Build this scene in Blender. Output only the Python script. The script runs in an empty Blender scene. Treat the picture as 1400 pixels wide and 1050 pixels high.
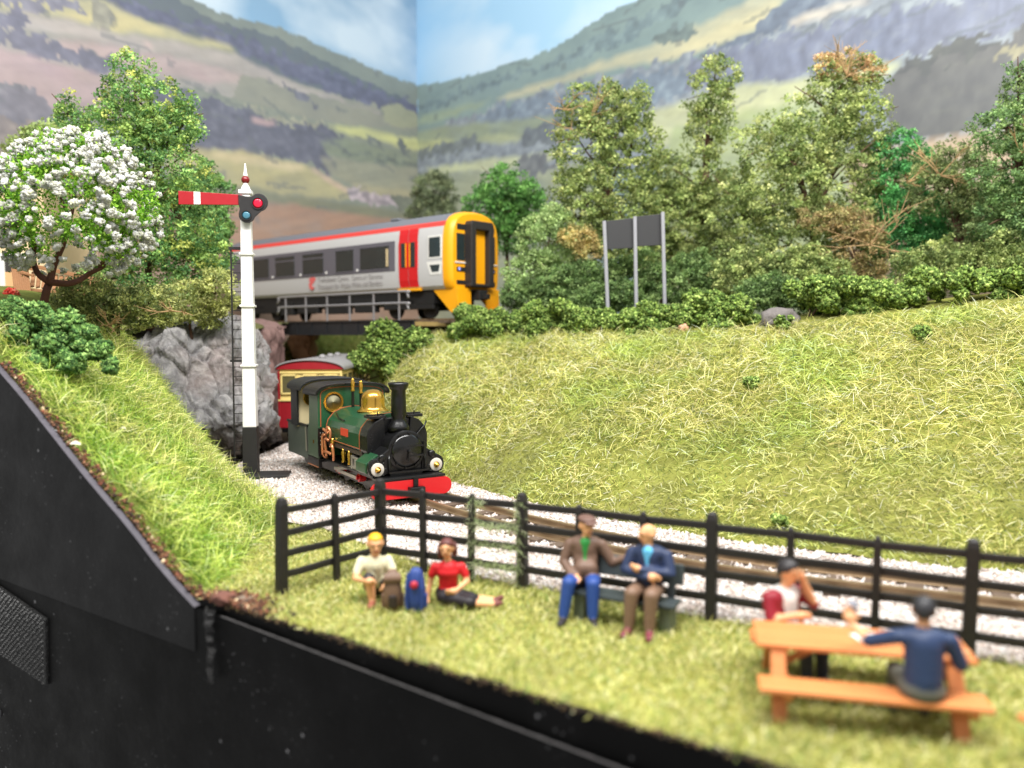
import bpy, bmesh, math, random
import numpy as np
from mathutils import Vector, Matrix, Euler, Quaternion

random.seed(7); RNG = np.random.default_rng(7)
scene = bpy.context.scene
COL = scene.collection

# ------------------------------------------------------------------ camera
CAM_H = 3.55; FPX = 1100.0; PITCH = math.atan(70.0/1100.0)
cam_d = bpy.data.cameras.new('camera'); cam = bpy.data.objects.new('camera', cam_d); COL.objects.link(cam)
cam.location = (0, 0, CAM_H); cam.rotation_euler = (math.pi/2 - PITCH, 0, 0)
cam_d.sensor_width = 36.0; cam_d.lens = 36.0*FPX/1400.0; cam_d.clip_start = 0.1; cam_d.clip_end = 400
cam_d.dof.use_dof = True; cam_d.dof.focus_distance = 17.3; cam_d.dof.aperture_fstop = 0.23
scene.camera = cam

# ------------------------------------------------------------------ light of the exhibition room
w = bpy.data.worlds.new('World'); scene.world = w; w.use_nodes = True
bg = w.node_tree.nodes['Background']; bg.inputs[0].default_value = (1.0, 0.995, 0.985, 1); bg.inputs[1].default_value = 0.58
def area_lamp(name, loc, target, sx, sy, power, color):
    d = bpy.data.lights.new(name, 'AREA'); d.shape = 'RECTANGLE'; d.size = sx; d.size_y = sy; d.energy = power; d.color = color
    o = bpy.data.objects.new(name, d); COL.objects.link(o); o.location = loc
    o.rotation_euler = (Vector(target) - Vector(loc)).to_track_quat('-Z', 'Y').to_euler()
    return o
area_lamp('strip_lamp', (6.0, 4.0, 30.0), (0.0, 24.0, 2.0), 34.0, 5.0, 25000, (1.0, 0.985, 0.955))
area_lamp('room_lamp', (-16.0, -4.0, 34.0), (-2.0, 16.0, 0.0), 10.0, 10.0, 8000, (1.0, 0.98, 0.95))
vs = scene.view_settings; vs.view_transform = 'Standard'; vs.look = 'None'; vs.exposure = 0.0; vs.gamma = 1.0; vs.use_curve_mapping = False
scene.render.engine = 'CYCLES'
scene.cycles.max_bounces = 6; scene.cycles.diffuse_bounces = 3; scene.cycles.glossy_bounces = 3
scene.cycles.transmission_bounces = 4; scene.cycles.transparent_max_bounces = 6
scene.cycles.use_denoising = True; scene.cycles.sample_clamp_indirect = 6.0

# ------------------------------------------------------------------ surveying helpers (real positions from sight lines)
_cp, _sp = math.cos(PITCH), math.sin(PITCH)
def ray(px, py):
    a = (px-700)/FPX; b = (525-py)/FPX
    return Vector((a, _cp + b*_sp, -_sp + b*_cp))
def at(px, py, Y):
    d = ray(px, py); return Vector((0, 0, CAM_H)) + d*(Y/d.y)
def gp(px, py, z=0.0):
    d = ray(px, py); return Vector((0, 0, CAM_H)) + d*((z-CAM_H)/d.z)
def onplane(px, py, p0, dirv):
    d = ray(px, py); n = Vector((-dirv[1], dirv[0])); t = (n.x*p0[0]+n.y*p0[1])/(n.x*d.x+n.y*d.y)
    return Vector((0, 0, CAM_H)) + d*t

# ------------------------------------------------------------------ numpy noise
_perm = np.random.default_rng(3).random((256, 256))
def vnoise(x, y):
    x = np.asarray(x, float); y = np.asarray(y, float)
    xi = np.floor(x).astype(int); yi = np.floor(y).astype(int); fx = x-xi; fy = y-yi
    fx = fx*fx*(3-2*fx); fy = fy*fy*(3-2*fy)
    g = lambda a, b: _perm[a & 255, b & 255]
    return (g(xi, yi)*(1-fx)+g(xi+1, yi)*fx)*(1-fy) + (g(xi, yi+1)*(1-fx)+g(xi+1, yi+1)*fx)*fy
def fbm(x, y, o=4):
    s = 0; a = 0.5; t = 0
    for i in range(o):
        s = s + a*vnoise(np.asarray(x)*2**i+17.3*i, np.asarray(y)*2**i+5.1*i); t += a; a *= 0.5
    return s/t
def lin(c):
    c = np.asarray(c, float)/255.0
    return np.where(c <= 0.04045, c/12.92, ((c+0.055)/1.055)**2.4)

# ------------------------------------------------------------------ materials
MATS = {}
def mat(name, color, rough=0.5, metal=0.0, var=0.12, scale=6.0, bump=0.0, bscale=40.0, spec=0.5, coat=0.0, srgb=True):
    if name in MATS: return MATS[name]
    m = bpy.data.materials.new(name); m.use_nodes = True; nt = m.node_tree; b = nt.nodes['Principled BSDF']
    c = lin(color) if srgb else np.array(color, float)
    tc = nt.nodes.new('ShaderNodeTexCoord'); nz = nt.nodes.new('ShaderNodeTexNoise')
    nz.inputs['Scale'].default_value = scale; nz.inputs['Detail'].default_value = 6; nz.inputs['Roughness'].default_value = 0.65
    nt.links.new(tc.outputs['Object'], nz.inputs['Vector'])
    mx = nt.nodes.new('ShaderNodeMix'); mx.data_type = 'RGBA'
    mx.inputs[6].default_value = (*(c*(1-var)), 1); mx.inputs[7].default_value = (*np.minimum(c*(1+var)+0.004*var, 1.0), 1)
    nt.links.new(nz.outputs['Fac'], mx.inputs[0]); nt.links.new(mx.outputs[2], b.inputs['Base Color'])
    mr = nt.nodes.new('ShaderNodeMapRange'); mr.inputs[3].default_value = max(rough-0.1, 0.03); mr.inputs[4].default_value = min(rough+0.12, 1)
    nt.links.new(nz.outputs['Fac'], mr.inputs[0]); nt.links.new(mr.outputs[0], b.inputs['Roughness'])
    b.inputs['Metallic'].default_value = metal; b.inputs['Specular IOR Level'].default_value = spec; b.inputs['Coat Weight'].default_value = coat
    if bump:
        n2 = nt.nodes.new('ShaderNodeTexNoise'); n2.inputs['Scale'].default_value = bscale; n2.inputs['Detail'].default_value = 8
        nt.links.new(tc.outputs['Object'], n2.inputs['Vector'])
        bp = nt.nodes.new('ShaderNodeBump'); bp.inputs['Strength'].default_value = bump; bp.inputs['Distance'].default_value = 0.05
        nt.links.new(n2.outputs['Fac'], bp.inputs['Height']); nt.links.new(bp.outputs[0], b.inputs['Normal'])
    MATS[name] = m; return m
def mat_attr(name, rough=0.7, spec=0.3, trans=0.0, gain=1.0, bump=0.0, bscale=30.0, var=0.0, vscale=20.0):
    """colour comes from the mesh's own paint attribute"""
    if name in MATS: return MATS[name]
    m = bpy.data.materials.new(name); m.use_nodes = True; nt = m.node_tree; b = nt.nodes['Principled BSDF']
    a = nt.nodes.new('ShaderNodeAttribute'); a.attribute_name = 'Col'
    src = a.outputs['Color']
    tc = nt.nodes.new('ShaderNodeTexCoord')
    if var:
        nz = nt.nodes.new('ShaderNodeTexNoise'); nz.inputs['Scale'].default_value = vscale; nz.inputs['Detail'].default_value = 6
        nt.links.new(tc.outputs['Object'], nz.inputs['Vector'])
        mr = nt.nodes.new('ShaderNodeMapRange'); mr.inputs[1].default_value = 0.25; mr.inputs[2].default_value = 0.75; mr.inputs[3].default_value = 1-var; mr.inputs[4].default_value = 1+var
        nt.links.new(nz.outputs['Fac'], mr.inputs[0])
        vm = nt.nodes.new('ShaderNodeVectorMath'); vm.operation = 'SCALE'
        nt.links.new(src, vm.inputs[0]); nt.links.new(mr.outputs[0], vm.inputs['Scale']); src = vm.outputs[0]
    nt.links.new(src, b.inputs['Base Color'])
    b.inputs['Roughness'].default_value = rough; b.inputs['Specular IOR Level'].default_value = spec
    if bump:
        n2 = nt.nodes.new('ShaderNodeTexNoise'); n2.inputs['Scale'].default_value = bscale; n2.inputs['Detail'].default_value = 8
        nt.links.new(tc.outputs['Object'], n2.inputs['Vector'])
        bp = nt.nodes.new('ShaderNodeBump'); bp.inputs['Strength'].default_value = bump; bp.inputs['Distance'].default_value = 0.05
        nt.links.new(n2.outputs['Fac'], bp.inputs['Height']); nt.links.new(bp.outputs[0], b.inputs['Normal'])
    if trans:
        out = nt.nodes['Material Output']; tr = nt.nodes.new('ShaderNodeBsdfTranslucent'); ms = nt.nodes.new('ShaderNodeMixShader')
        nt.links.new(src, tr.inputs[0]); ms.inputs[0].default_value = trans
        nt.links.new(b.outputs[0], ms.inputs[1]); nt.links.new(tr.outputs[0], ms.inputs[2]); nt.links.new(ms.outputs[0], out.inputs[0])
    MATS[name] = m; return m

# ------------------------------------------------------------------ mesh building
class MB:
    def __init__(s): s.v = []; s.f = []
    def add(s, vs, fs, M=None):
        o = len(s.v)
        for p in vs:
            p = Vector(p); s.v.append(tuple(M @ p) if M is not None else tuple(p))
        s.f += [tuple(i+o for i in f) for f in fs]; return s
    def box(s, c, d, M=None, R=None):
        x, y, z = d[0]/2, d[1]/2, d[2]/2; c = Vector(c)
        vs = [Vector((a*x, b*y, e*z)) for e in (-1, 1) for b in (-1, 1) for a in (-1, 1)]
        if R is not None: vs = [R @ v for v in vs]
        return s.add([v+c for v in vs], [(0, 2, 3, 1), (4, 5, 7, 6), (0, 1, 5, 4), (2, 6, 7, 3), (0, 4, 6, 2), (1, 3, 7, 5)], M)
    def bar(s, a, b, wd, ht, up=(0, 0, 1), M=None):
        a, b = Vector(a), Vector(b); t = (b-a).normalized(); u = Vector(up); r = t.cross(u).normalized(); u = r.cross(t)
        vs = []
        for p in (a, b):
            for i, j in ((-1, -1), (1, -1), (1, 1), (-1, 1)): vs.append(p + r*i*wd/2 + u*j*ht/2)
        return s.add(vs, [(0, 1, 2, 3)[::-1], (4, 5, 6, 7), (0, 1, 5, 4), (1, 2, 6, 5), (2, 3, 7, 6), (3, 0, 4, 7)], M)
    def tube(s, pts, r, n=8, M=None, cap=True):
        pts = [Vector(p) for p in pts]; k = len(pts); rr = r if isinstance(r, (list, tuple)) else [r]*k
        vs = []; ref = None
        for i, p in enumerate(pts):
            t = (pts[min(i+1, k-1)] - pts[max(i-1, 0)])
            if t.length < 1e-9: t = Vector((0, 0, 1))
            t.normalize()
            if ref is None: ref = Vector((0, 0, 1)) if abs(t.z) < 0.9 else Vector((1, 0, 0))
            a = t.cross(ref).normalized(); b = a.cross(t); ref = b
            for j in range(n):
                an = 2*math.pi*j/n; vs.append(p + (a*math.cos(an)+b*math.sin(an))*rr[i])
        fs = []
        for i in range(k-1):
            for j in range(n): fs.append((i*n+j, i*n+(j+1) % n, (i+1)*n+(j+1) % n, (i+1)*n+j))
        if cap: fs.append(tuple(range(n))[::-1]); fs.append(tuple(range((k-1)*n, k*n)))
        return s.add(vs, fs, M)
    def lathe(s, prof, c=(0, 0, 0), axis='z', n=20, M=None):
        c = Vector(c); vs = []; k = len(prof)
        for r, h in prof:
            r = max(r, 1e-4)
            for j in range(n):
                a = 2*math.pi*j/n; x, y = r*math.cos(a), r*math.sin(a)
                p = {'z': (x, y, h), 'x': (h, x, y), 'y': (y, h, x)}[axis]; vs.append(c+Vector(p))
        fs = [(i*n+j, i*n+(j+1) % n, (i+1)*n+(j+1) % n, (i+1)*n+j) for i in range(k-1) for j in range(n)]
        fs.append(tuple(range(n))[::-1]); fs.append(tuple(range((k-1)*n, k*n)))
        return s.add(vs, fs, M)
    def prism(s, poly, a, b, fn, M=None):
        """poly 2-D outline, extruded from a to b; fn(u,v,w) -> point"""
        n = len(poly); vs = [fn(u, v, a) for u, v in poly]+[fn(u, v, b) for u, v in poly]
        fs = [tuple(range(n))[::-1], tuple(range(n, 2*n))]+[(i, (i+1) % n, n+(i+1) % n, n+i) for i in range(n)]
        return s.add(vs, fs, M)
    def grid(s, P, M=None):
        """P: rows of points"""
        r, c = len(P), len(P[0]); vs = [p for row in P for p in row]
        return s.add(vs, [(i*c+j, i*c+j+1, (i+1)*c+j+1, (i+1)*c+j) for i in range(r-1) for j in range(c-1)], M)
    def mesh(s, name='m'):
        me = bpy.data.meshes.new(name); me.from_pydata(s.v, [], s.f); me.validate(); return me

def fix_normals(me):
    bm = bmesh.new(); bm.from_mesh(me); bmesh.ops.recalc_face_normals(bm, faces=bm.faces); bm.to_mesh(me); bm.free()
def np_mesh(name, V, F, nper, col=None, smooth=False):
    """fast mesh: V (n,3), F (m,nper) ints; col per vertex (n,3) linear"""
    me = bpy.data.meshes.new(name); V = np.asarray(V, np.float32); F = np.asarray(F, np.int32)
    me.vertices.add(len(V)); me.vertices.foreach_set('co', V.ravel())
    me.loops.add(F.size); me.loops.foreach_set('vertex_index', F.ravel())
    me.polygons.add(len(F)); me.polygons.foreach_set('loop_start', np.arange(0, F.size, nper, dtype=np.int32))
    me.polygons.foreach_set('loop_total', np.full(len(F), nper, np.int32))
    if smooth: me.polygons.foreach_set('use_smooth', np.ones(len(F), bool))
    me.update(calc_edges=True)
    if col is not None:
        at_ = me.color_attributes.new('Col', 'FLOAT_COLOR', 'POINT')
        c4 = np.ones((len(V), 4), np.float32); c4[:, :3] = col; at_.data.foreach_set('color', c4.ravel())
    return me
def obj(name, me, m=None, parent=None, smooth=False, bevel=0.0, sub=0, autos=None):
    if isinstance(me, MB): me = me.mesh(name); fix_normals(me)
    if m is not None and not me.materials: me.materials.append(m)
    if smooth: me.polygons.foreach_set('use_smooth', [True]*len(me.polygons))
    if autos is not None:
        me.polygons.foreach_set('use_smooth', [True]*len(me.polygons)); me.set_sharp_from_angle(angle=math.radians(autos))
    o = bpy.data.objects.new(name, me); COL.objects.link(o)
    if parent is not None: o.parent = parent
    if bevel:
        b = o.modifiers.new('bevel', 'BEVEL'); b.width = bevel; b.segments = 2; b.limit_method = 'ANGLE'; b.angle_limit = math.radians(40); b.harden_normals = False
    return o
def tag(o, label, cat, group=None, kind=None):
    o['label'] = label; o['category'] = cat
    if group: o['group'] = group
    if kind: o['kind'] = kind
    return o
def struct(o, label=None):
    o['kind'] = 'structure'
    if label: o['label'] = label
    return o
def thing(name, label, cat, loc=(0, 0, 0), rotz=0.0, group=None):
    o = bpy.data.objects.new(name, None); COL.objects.link(o); o.location = loc; o.rotation_euler = (0, 0, rotz)
    o.empty_display_size = 0.2
    return tag(o, label, cat, group)
def copy_thing(o, parent=None):
    c = o.copy(); COL.objects.link(c); c.parent = parent
    for ch in o.children: copy_thing(ch, c)
    return c
def catmull(pts, n):
    pts = [Vector(p) for p in pts]; out = []; P = [pts[0]*2-pts[1]]+pts+[pts[-1]*2-pts[-2]]
    for i in range(1, len(P)-2):
        for k in range(n):
            t = k/n; a, b, c, d = P[i-1], P[i], P[i+1], P[i+2]
            out.append(0.5*((2*b)+(c-a)*t+(2*a-5*b+4*c-d)*t*t+(3*b-a-3*c+d)*t**3))
    out.append(pts[-1]); return out
def resample(pts, n):
    pts = [Vector(p) for p in pts]; L = [0]
    for a, b in zip(pts, pts[1:]): L.append(L[-1]+(b-a).length)
    out = []; j = 0
    for i in range(n):
        t = L[-1]*i/(n-1)
        while j < len(pts)-2 and L[j+1] < t: j += 1
        u = (t-L[j])/max(L[j+1]-L[j], 1e-9); out.append(pts[j].lerp(pts[j+1], min(max(u, 0), 1)))
    return out
LEFT_PRINT = [((130,120,84),'field',[(30.43,10.16),(-0.35,12.68),(-0.15,-8.18),(31.0,-2.89)]),((112,128,112),'soft',[(28.0,19.89),(17.11,21.25),(15.36,19.98),(13.44,19.81),(11.8,19.85),(10.23,19.91),(7.37,19.75),(4.21,19.44),(1.54,19.21),(-0.42,19.16),(-0.38,14.99),(28.52,6.97)]),((74,92,96),'soft',[(28.03,19.09),(17.47,20.8),(15.37,19.6),(13.45,19.34),(11.81,19.36),(10.06,19.39),(7.39,18.98),(4.23,18.5),(1.55,18.14),(-0.4,17.74),(-0.39,16.83),(5.23,15.96),(9.21,16.17),(13.49,17.81),(18.88,18.06),(28.11,16.96)]),((128,134,112),'soft',[(28.06,18.3),(20.42,18.87),(18.38,18.33),(16.14,18.09),(13.48,18.1),(10.99,17.51),(8.25,17.25),(5.21,17.22),(2.44,17.6),(-0.4,17.38),(-0.39,15.91),(4.16,15.44),(10.16,14.8),(17.33,13.77),(28.29,12.67)]),((72,80,108),'tree',[(19.48,19.16),(16.76,19.01),(15.01,18.83),(12.82,18.94),(9.58,18.58),(6.65,18.35),(3.4,18.17),(0.71,18.1),(-0.4,17.93),(-0.27,17.44),(3.41,17.27),(5.74,17.15),(7.71,17.33),(9.87,17.66),(12.26,17.98),(12.83,18.27),(15.07,18.21),(17.09,18.2),(18.44,18.38),(19.18,18.78)]),((176,172,112),'field',[(24.85,17.75),(21.62,18.24),(19.81,18.49),(18.86,18.58),(18.44,18.38),(17.09,18.17),(15.07,18.18),(12.83,18.24),(12.59,17.97),(14.66,17.79),(16.69,17.67),(18.57,17.36),(20.62,17.36),(22.5,17.19),(24.89,16.89)]),((192,182,110),'field',[(20.91,17.4),(19.68,17.95),(18.38,18.23),(16.67,18.15),(16.14,17.95),(17.56,17.7),(18.9,17.4),(20.16,17.3)]),((128,128,104),'tree',[(19.55,18.82),(18.55,18.22),(18.73,17.44),(19.6,17.4),(19.7,18.07)]),((106,108,122),'tree',[(25.36,17.3),(22.76,17.77),(20.13,18.13),(19.77,17.92),(21.06,17.52),(22.78,17.28),(25.38,16.85)]),((166,158,144),'field',[(26.36,16.16),(22.51,17.12),(20.62,17.3),(18.9,17.27),(15.79,17.71),(12.26,17.9),(9.19,17.27),(5.74,17.07),(5.75,16.48),(11.02,16.17),(15.08,16.34),(18.92,16.68),(21.68,16.47),(26.38,15.6)]),((150,146,132),'field',[(28.2,14.82),(20.49,16.64),(15.06,17.2),(9.66,16.85),(5.75,16.9),(0.66,17.08),(-0.39,16.74),(-0.38,15.45),(9.25,14.19),(15.52,14.13),(28.3,12.4)]),((176,152,142),'field',[(21.69,16.13),(19.56,16.64),(16.89,16.87),(13.51,16.86),(12.3,16.56),(14.71,16.01),(17.26,15.89),(19.9,15.78),(21.71,15.63)]),((180,160,148),'field',[(15.07,16.63),(12.28,17.01),(11.66,16.71),(13.53,16.35)]),((132,136,112),'soft',[(12.28,17.01),(8.25,16.85),(4.14,16.81),(-0.39,16.83),(-0.39,16.0),(5.24,15.41),(10.15,15.12),(12.73,15.57)]),((92,96,108),'tree',[(9.89,17.08),(9.29,17.09),(8.25,16.77),(7.68,16.45),(8.5,16.4),(9.3,16.7)]),((146,152,110),'soft',[(3.02,17.22),(1.56,17.7),(0.16,17.45),(-0.2,16.7),(1.27,16.24),(2.57,16.35)]),((196,168,156),'field',[(17.64,17.21),(17.09,17.29),(16.74,17.18),(17.23,17.08)]),((94,96,114),'tree',[(25.41,16.11),(23.36,16.16),(22.4,16.28),(21.45,16.32),(20.81,16.18),(19.89,16.04),(18.94,16.08),(18.11,16.09),(18.36,15.76),(19.6,15.3),(20.53,15.43),(21.72,15.32),(22.84,15.53),(25.44,15.36)]),((94,96,116),'tree',[(25.39,16.73),(23.33,17.0),(22.34,17.17),(22.12,16.81),(22.53,16.33),(23.35,16.28),(25.42,15.88)]),((168,142,138),'field',[(26.41,14.99),(23.38,15.44),(21.72,15.32),(20.23,15.25),(18.64,15.23),(17.64,14.72),(17.69,13.02),(21.79,13.2),(26.48,13.08)]),((158,136,130),'field',[(26.46,13.64),(23.43,14.24),(21.16,14.33),(18.67,14.17),(18.7,13.17),(21.78,13.51),(26.49,12.79)]),((100,98,106),'tree',[(26.47,13.41),(23.44,13.94),(22.75,13.97),(21.99,14.09),(21.54,13.75),(21.21,13.0),(20.32,12.38),(19.73,11.28),(26.6,10.08)]),((120,108,96),'tree',[(26.51,12.23),(23.49,12.61),(22.38,12.52),(21.47,12.26),(21.26,11.57),(22.99,11.07),(26.58,10.42)]),((124,134,110),'soft',[(15.48,15.62),(13.54,15.69),(10.14,15.58),(7.3,15.56),(-0.39,16.37),(-0.34,10.82),(15.61,10.57)]),((80,84,100),'tree',[(17.27,15.55),(15.29,15.45),(13.55,15.25),(12.33,15.14),(10.07,14.98),(7.31,15.19),(5.73,14.86),(5.89,14.54),(7.02,14.09),(6.83,13.59),(6.23,13.06),(6.03,12.59),(6.85,12.47),(7.94,13.05),(10.38,13.17),(13.62,12.79),(15.37,12.53),(17.01,12.46)]),((148,150,116),'tree',[(12.33,15.29),(11.39,15.33),(10.15,15.19),(7.8,15.42),(7.3,15.23),(9.24,14.9),(11.4,14.95)]),((196,158,146),'field',[(11.66,14.82),(10.52,14.97),(10.16,14.88),(11.05,14.63),(11.66,14.59)]),((118,132,96),'field',[(7.42,14.43),(5.78,14.81),(3.05,14.95),(-0.38,14.89),(-0.37,13.97),(4.19,13.63),(7.03,13.68)]),((192,198,104),'field',[(7.0,15.37),(4.43,15.73),(1.64,15.73),(-0.39,15.91),(-0.38,15.17),(1.11,15.1),(2.35,15.2),(4.44,15.09),(6.04,15.14)]),((88,98,88),'tree',[(4.16,15.23),(3.16,15.36),(2.93,14.97),(3.89,14.76)]),((80,92,86),'tree',[(1.82,15.56),(1.4,15.63),(1.11,15.19),(0.68,14.9),(1.41,14.87),(1.88,15.15)]),((96,110,88),'tree',[(5.79,14.14),(3.05,14.33),(-0.37,14.34),(-0.37,13.97),(3.06,13.98),(5.69,13.9)]),((140,142,108),'field',[(7.53,13.52),(4.19,13.72),(-0.37,13.97),(-0.35,12.58),(5.29,12.27),(6.85,12.64)]),((160,154,106),'field',[(5.29,12.36),(-0.35,12.58),(-0.35,11.75),(4.22,11.55)]),((174,166,98),'field',[(16.29,12.58),(14.8,12.66),(12.38,12.96),(11.05,12.99),(8.23,12.8),(6.6,12.34),(5.3,11.85),(5.15,11.44),(7.38,11.16),(10.42,11.1),(13.66,11.12),(16.34,10.83)]),((196,180,122),'field',[(13.62,12.68),(11.05,12.95),(8.33,12.74),(9.29,12.44),(11.97,12.42),(14.02,12.39)]),((204,172,140),'field',[(8.33,12.82),(7.1,12.52),(5.83,12.03),(4.76,11.83),(5.2,11.6),(6.6,12.09),(8.09,12.62)]),((164,150,152),'village',[(5.62,11.97),(4.21,11.99),(1.92,11.93),(0.41,11.84),(0.35,11.3),(3.1,11.16),(5.41,11.41)]),((96,104,76),'tree',[(2.22,11.98),(-0.22,12.29),(-0.21,11.18),(1.63,11.06)]),((118,120,76),'field',[(16.34,10.97),(13.66,11.12),(10.42,11.1),(6.87,11.14),(3.1,11.16),(-0.34,11.1),(-0.33,10.54),(6.37,10.45),(12.44,10.54),(16.36,10.33)]),((166,122,80),'field',[(17.42,10.47),(12.43,10.61),(9.33,10.6),(4.23,10.6),(-0.33,10.63),(-0.15,-8.18),(28.94,-3.24),(28.41,9.8),(23.55,10.67),(20.36,10.98)]),((176,146,98),'field',[(28.39,10.18),(23.54,10.98),(20.05,11.16),(17.41,10.88),(17.43,10.26),(28.42,9.42)])]
RIGHT_PRINT = [((140,136,100),'field',[(-0.78,13.65),(42.37,9.06),(42.89,-1.82),(-1.04,-8.3)]),((122,146,138),'soft',[(-0.05,19.12),(1.71,19.01),(3.62,18.89),(5.79,18.77),(8.0,18.93),(10.09,18.9),(11.6,19.12),(13.05,19.64),(14.57,19.98),(16.28,20.1),(19.19,20.59),(24.65,20.88),(37.69,18.68),(38.52,-1.47),(-0.33,-6.26)]),((104,128,128),'tree',[(0.5,17.3),(3.99,17.83),(6.83,17.79),(8.82,17.88),(11.31,17.98),(13.62,18.12),(14.99,18.12),(16.3,18.43),(17.3,18.82),(18.75,19.08),(19.67,19.45),(18.26,19.82),(16.29,19.28),(14.17,18.93),(12.48,18.64),(10.09,18.36),(6.14,18.2),(1.7,18.03),(-0.06,17.95)]),((150,166,128),'field',[(0.5,17.25),(2.86,17.21),(6.48,17.13),(5.43,16.85),(1.69,16.67),(-0.08,16.72)]),((190,182,138),'field',[(6.66,17.03),(8.82,17.3),(11.01,17.34),(14.18,17.64),(17.31,17.76),(19.23,18.1),(21.03,18.3),(22.51,18.69),(23.93,18.31),(23.05,17.4),(21.49,17.0),(19.25,16.83),(17.32,16.92),(13.91,17.07),(11.01,16.97),(7.51,16.77)]),((204,192,140),'field',[(17.32,17.13),(19.24,17.4),(21.9,17.88),(23.34,18.28),(23.64,18.01),(22.75,17.29),(20.61,17.01),(18.3,16.83)]),((94,112,104),'tree',[(17.19,17.69),(17.8,18.11),(19.23,18.18),(19.7,17.78),(18.77,17.68),(18.05,17.68)]),((132,140,146),'tree',[(-0.09,15.49),(3.23,16.56),(7.51,16.67),(11.01,16.87),(13.91,16.98),(17.33,16.79),(19.25,16.7),(21.49,16.92),(22.96,17.2),(23.75,17.8),(25.85,17.8),(38.83,16.92),(39.12,10.01),(-0.12,13.01)]),((92,106,122),'tree',[(22.54,17.3),(23.34,17.98),(24.72,18.07),(26.57,17.79),(25.85,17.44),(24.35,17.27),(23.36,17.02),(21.92,16.71),(20.62,16.77),(19.25,16.95),(21.27,16.97)]),((196,182,160),'field',[(23.96,17.14),(25.49,17.35),(26.93,17.41),(27.29,17.21),(25.87,17.0),(24.36,16.93)]),((112,128,142),'tree',[(5.43,16.39),(8.82,16.63),(13.64,16.59),(17.33,16.36),(18.79,16.19),(19.28,15.16),(17.35,14.89),(13.93,14.91),(8.5,14.93),(5.07,14.97)]),((110,116,136),'conifer',[(19.25,16.75),(21.92,16.63),(23.77,16.74),(26.6,16.64),(29.63,16.46),(31.46,16.31),(38.9,15.28),(38.97,13.62),(32.93,14.81),(30.76,14.81),(28.72,14.53),(27.7,14.64),(23.82,14.53),(21.95,15.09),(20.2,15.08),(18.8,15.25)]),((140,150,112),'field',[(-0.08,16.31),(3.98,16.12),(8.5,15.66),(11.62,15.31),(11.63,14.43),(3.97,14.88),(-0.1,15.08)]),((182,184,116),'field',[(-0.09,15.71),(1.68,15.6),(3.37,15.18),(2.84,14.94),(0.48,15.02),(-0.1,15.1)]),((176,180,122),'field',[(5.07,15.07),(6.82,15.1),(8.56,14.63),(8.17,14.34),(6.13,14.65)]),((104,112,110),'tree',[(3.22,15.2),(5.07,15.22),(5.42,14.5),(3.97,14.46),(-0.1,14.66),(-0.1,15.05)]),((98,106,108),'tree',[(8.66,14.9),(11.02,15.23),(16.85,15.09),(17.35,14.57),(13.65,14.19),(11.03,13.82),(8.89,14.14)]),((198,200,142),'field',[(0.87,13.88),(5.42,13.74),(8.5,13.56),(11.63,13.54),(11.81,13.18),(8.83,12.93),(5.42,13.07),(1.27,13.44)]),((158,162,122),'field',[(-0.11,13.62),(5.42,13.07),(10.1,12.76),(13.67,12.51),(13.8,-4.52),(-0.33,-6.26)]),((108,110,108),'tree',[(8.17,13.46),(10.1,13.6),(11.03,12.63),(10.1,12.27),(8.5,12.58)]),((200,200,140),'field',[(16.6,14.45),(18.33,14.65),(21.96,14.94),(23.82,14.57),(25.92,14.59),(27.7,14.64),(28.72,14.53),(28.48,14.16),(27.73,13.79),(24.82,13.43),(21.99,13.35),(19.32,12.44),(17.38,12.65)]),((170,180,112),'field',[(18.35,13.56),(21.12,13.66),(24.82,13.58),(26.68,13.46),(27.1,-2.88),(13.8,-4.52)]),((84,82,72),'conifer',[(28.07,13.55),(28.4,14.09),(29.21,14.49),(30.0,14.65),(30.61,14.71),(31.36,14.8),(32.1,14.37),(32.93,14.78),(38.96,13.9),(39.09,10.7),(33.06,11.14),(31.62,11.21),(29.78,11.23),(28.37,11.91)]),((66,68,56),'tree',[(28.33,13.91),(29.21,14.46),(30.15,14.65),(31.36,14.8),(32.1,14.44),(31.53,14.15),(30.32,14.11),(29.22,13.92)]),((146,136,92),'conifer',[(32.11,14.18),(32.94,14.5),(34.28,14.48),(34.31,13.71),(32.97,13.73),(31.98,13.76)]),((196,160,112),'field',[(29.3,11.21),(31.62,11.26),(33.06,11.17),(39.09,10.84),(39.61,-1.34),(27.1,-2.88),(26.74,11.09)])]
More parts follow.
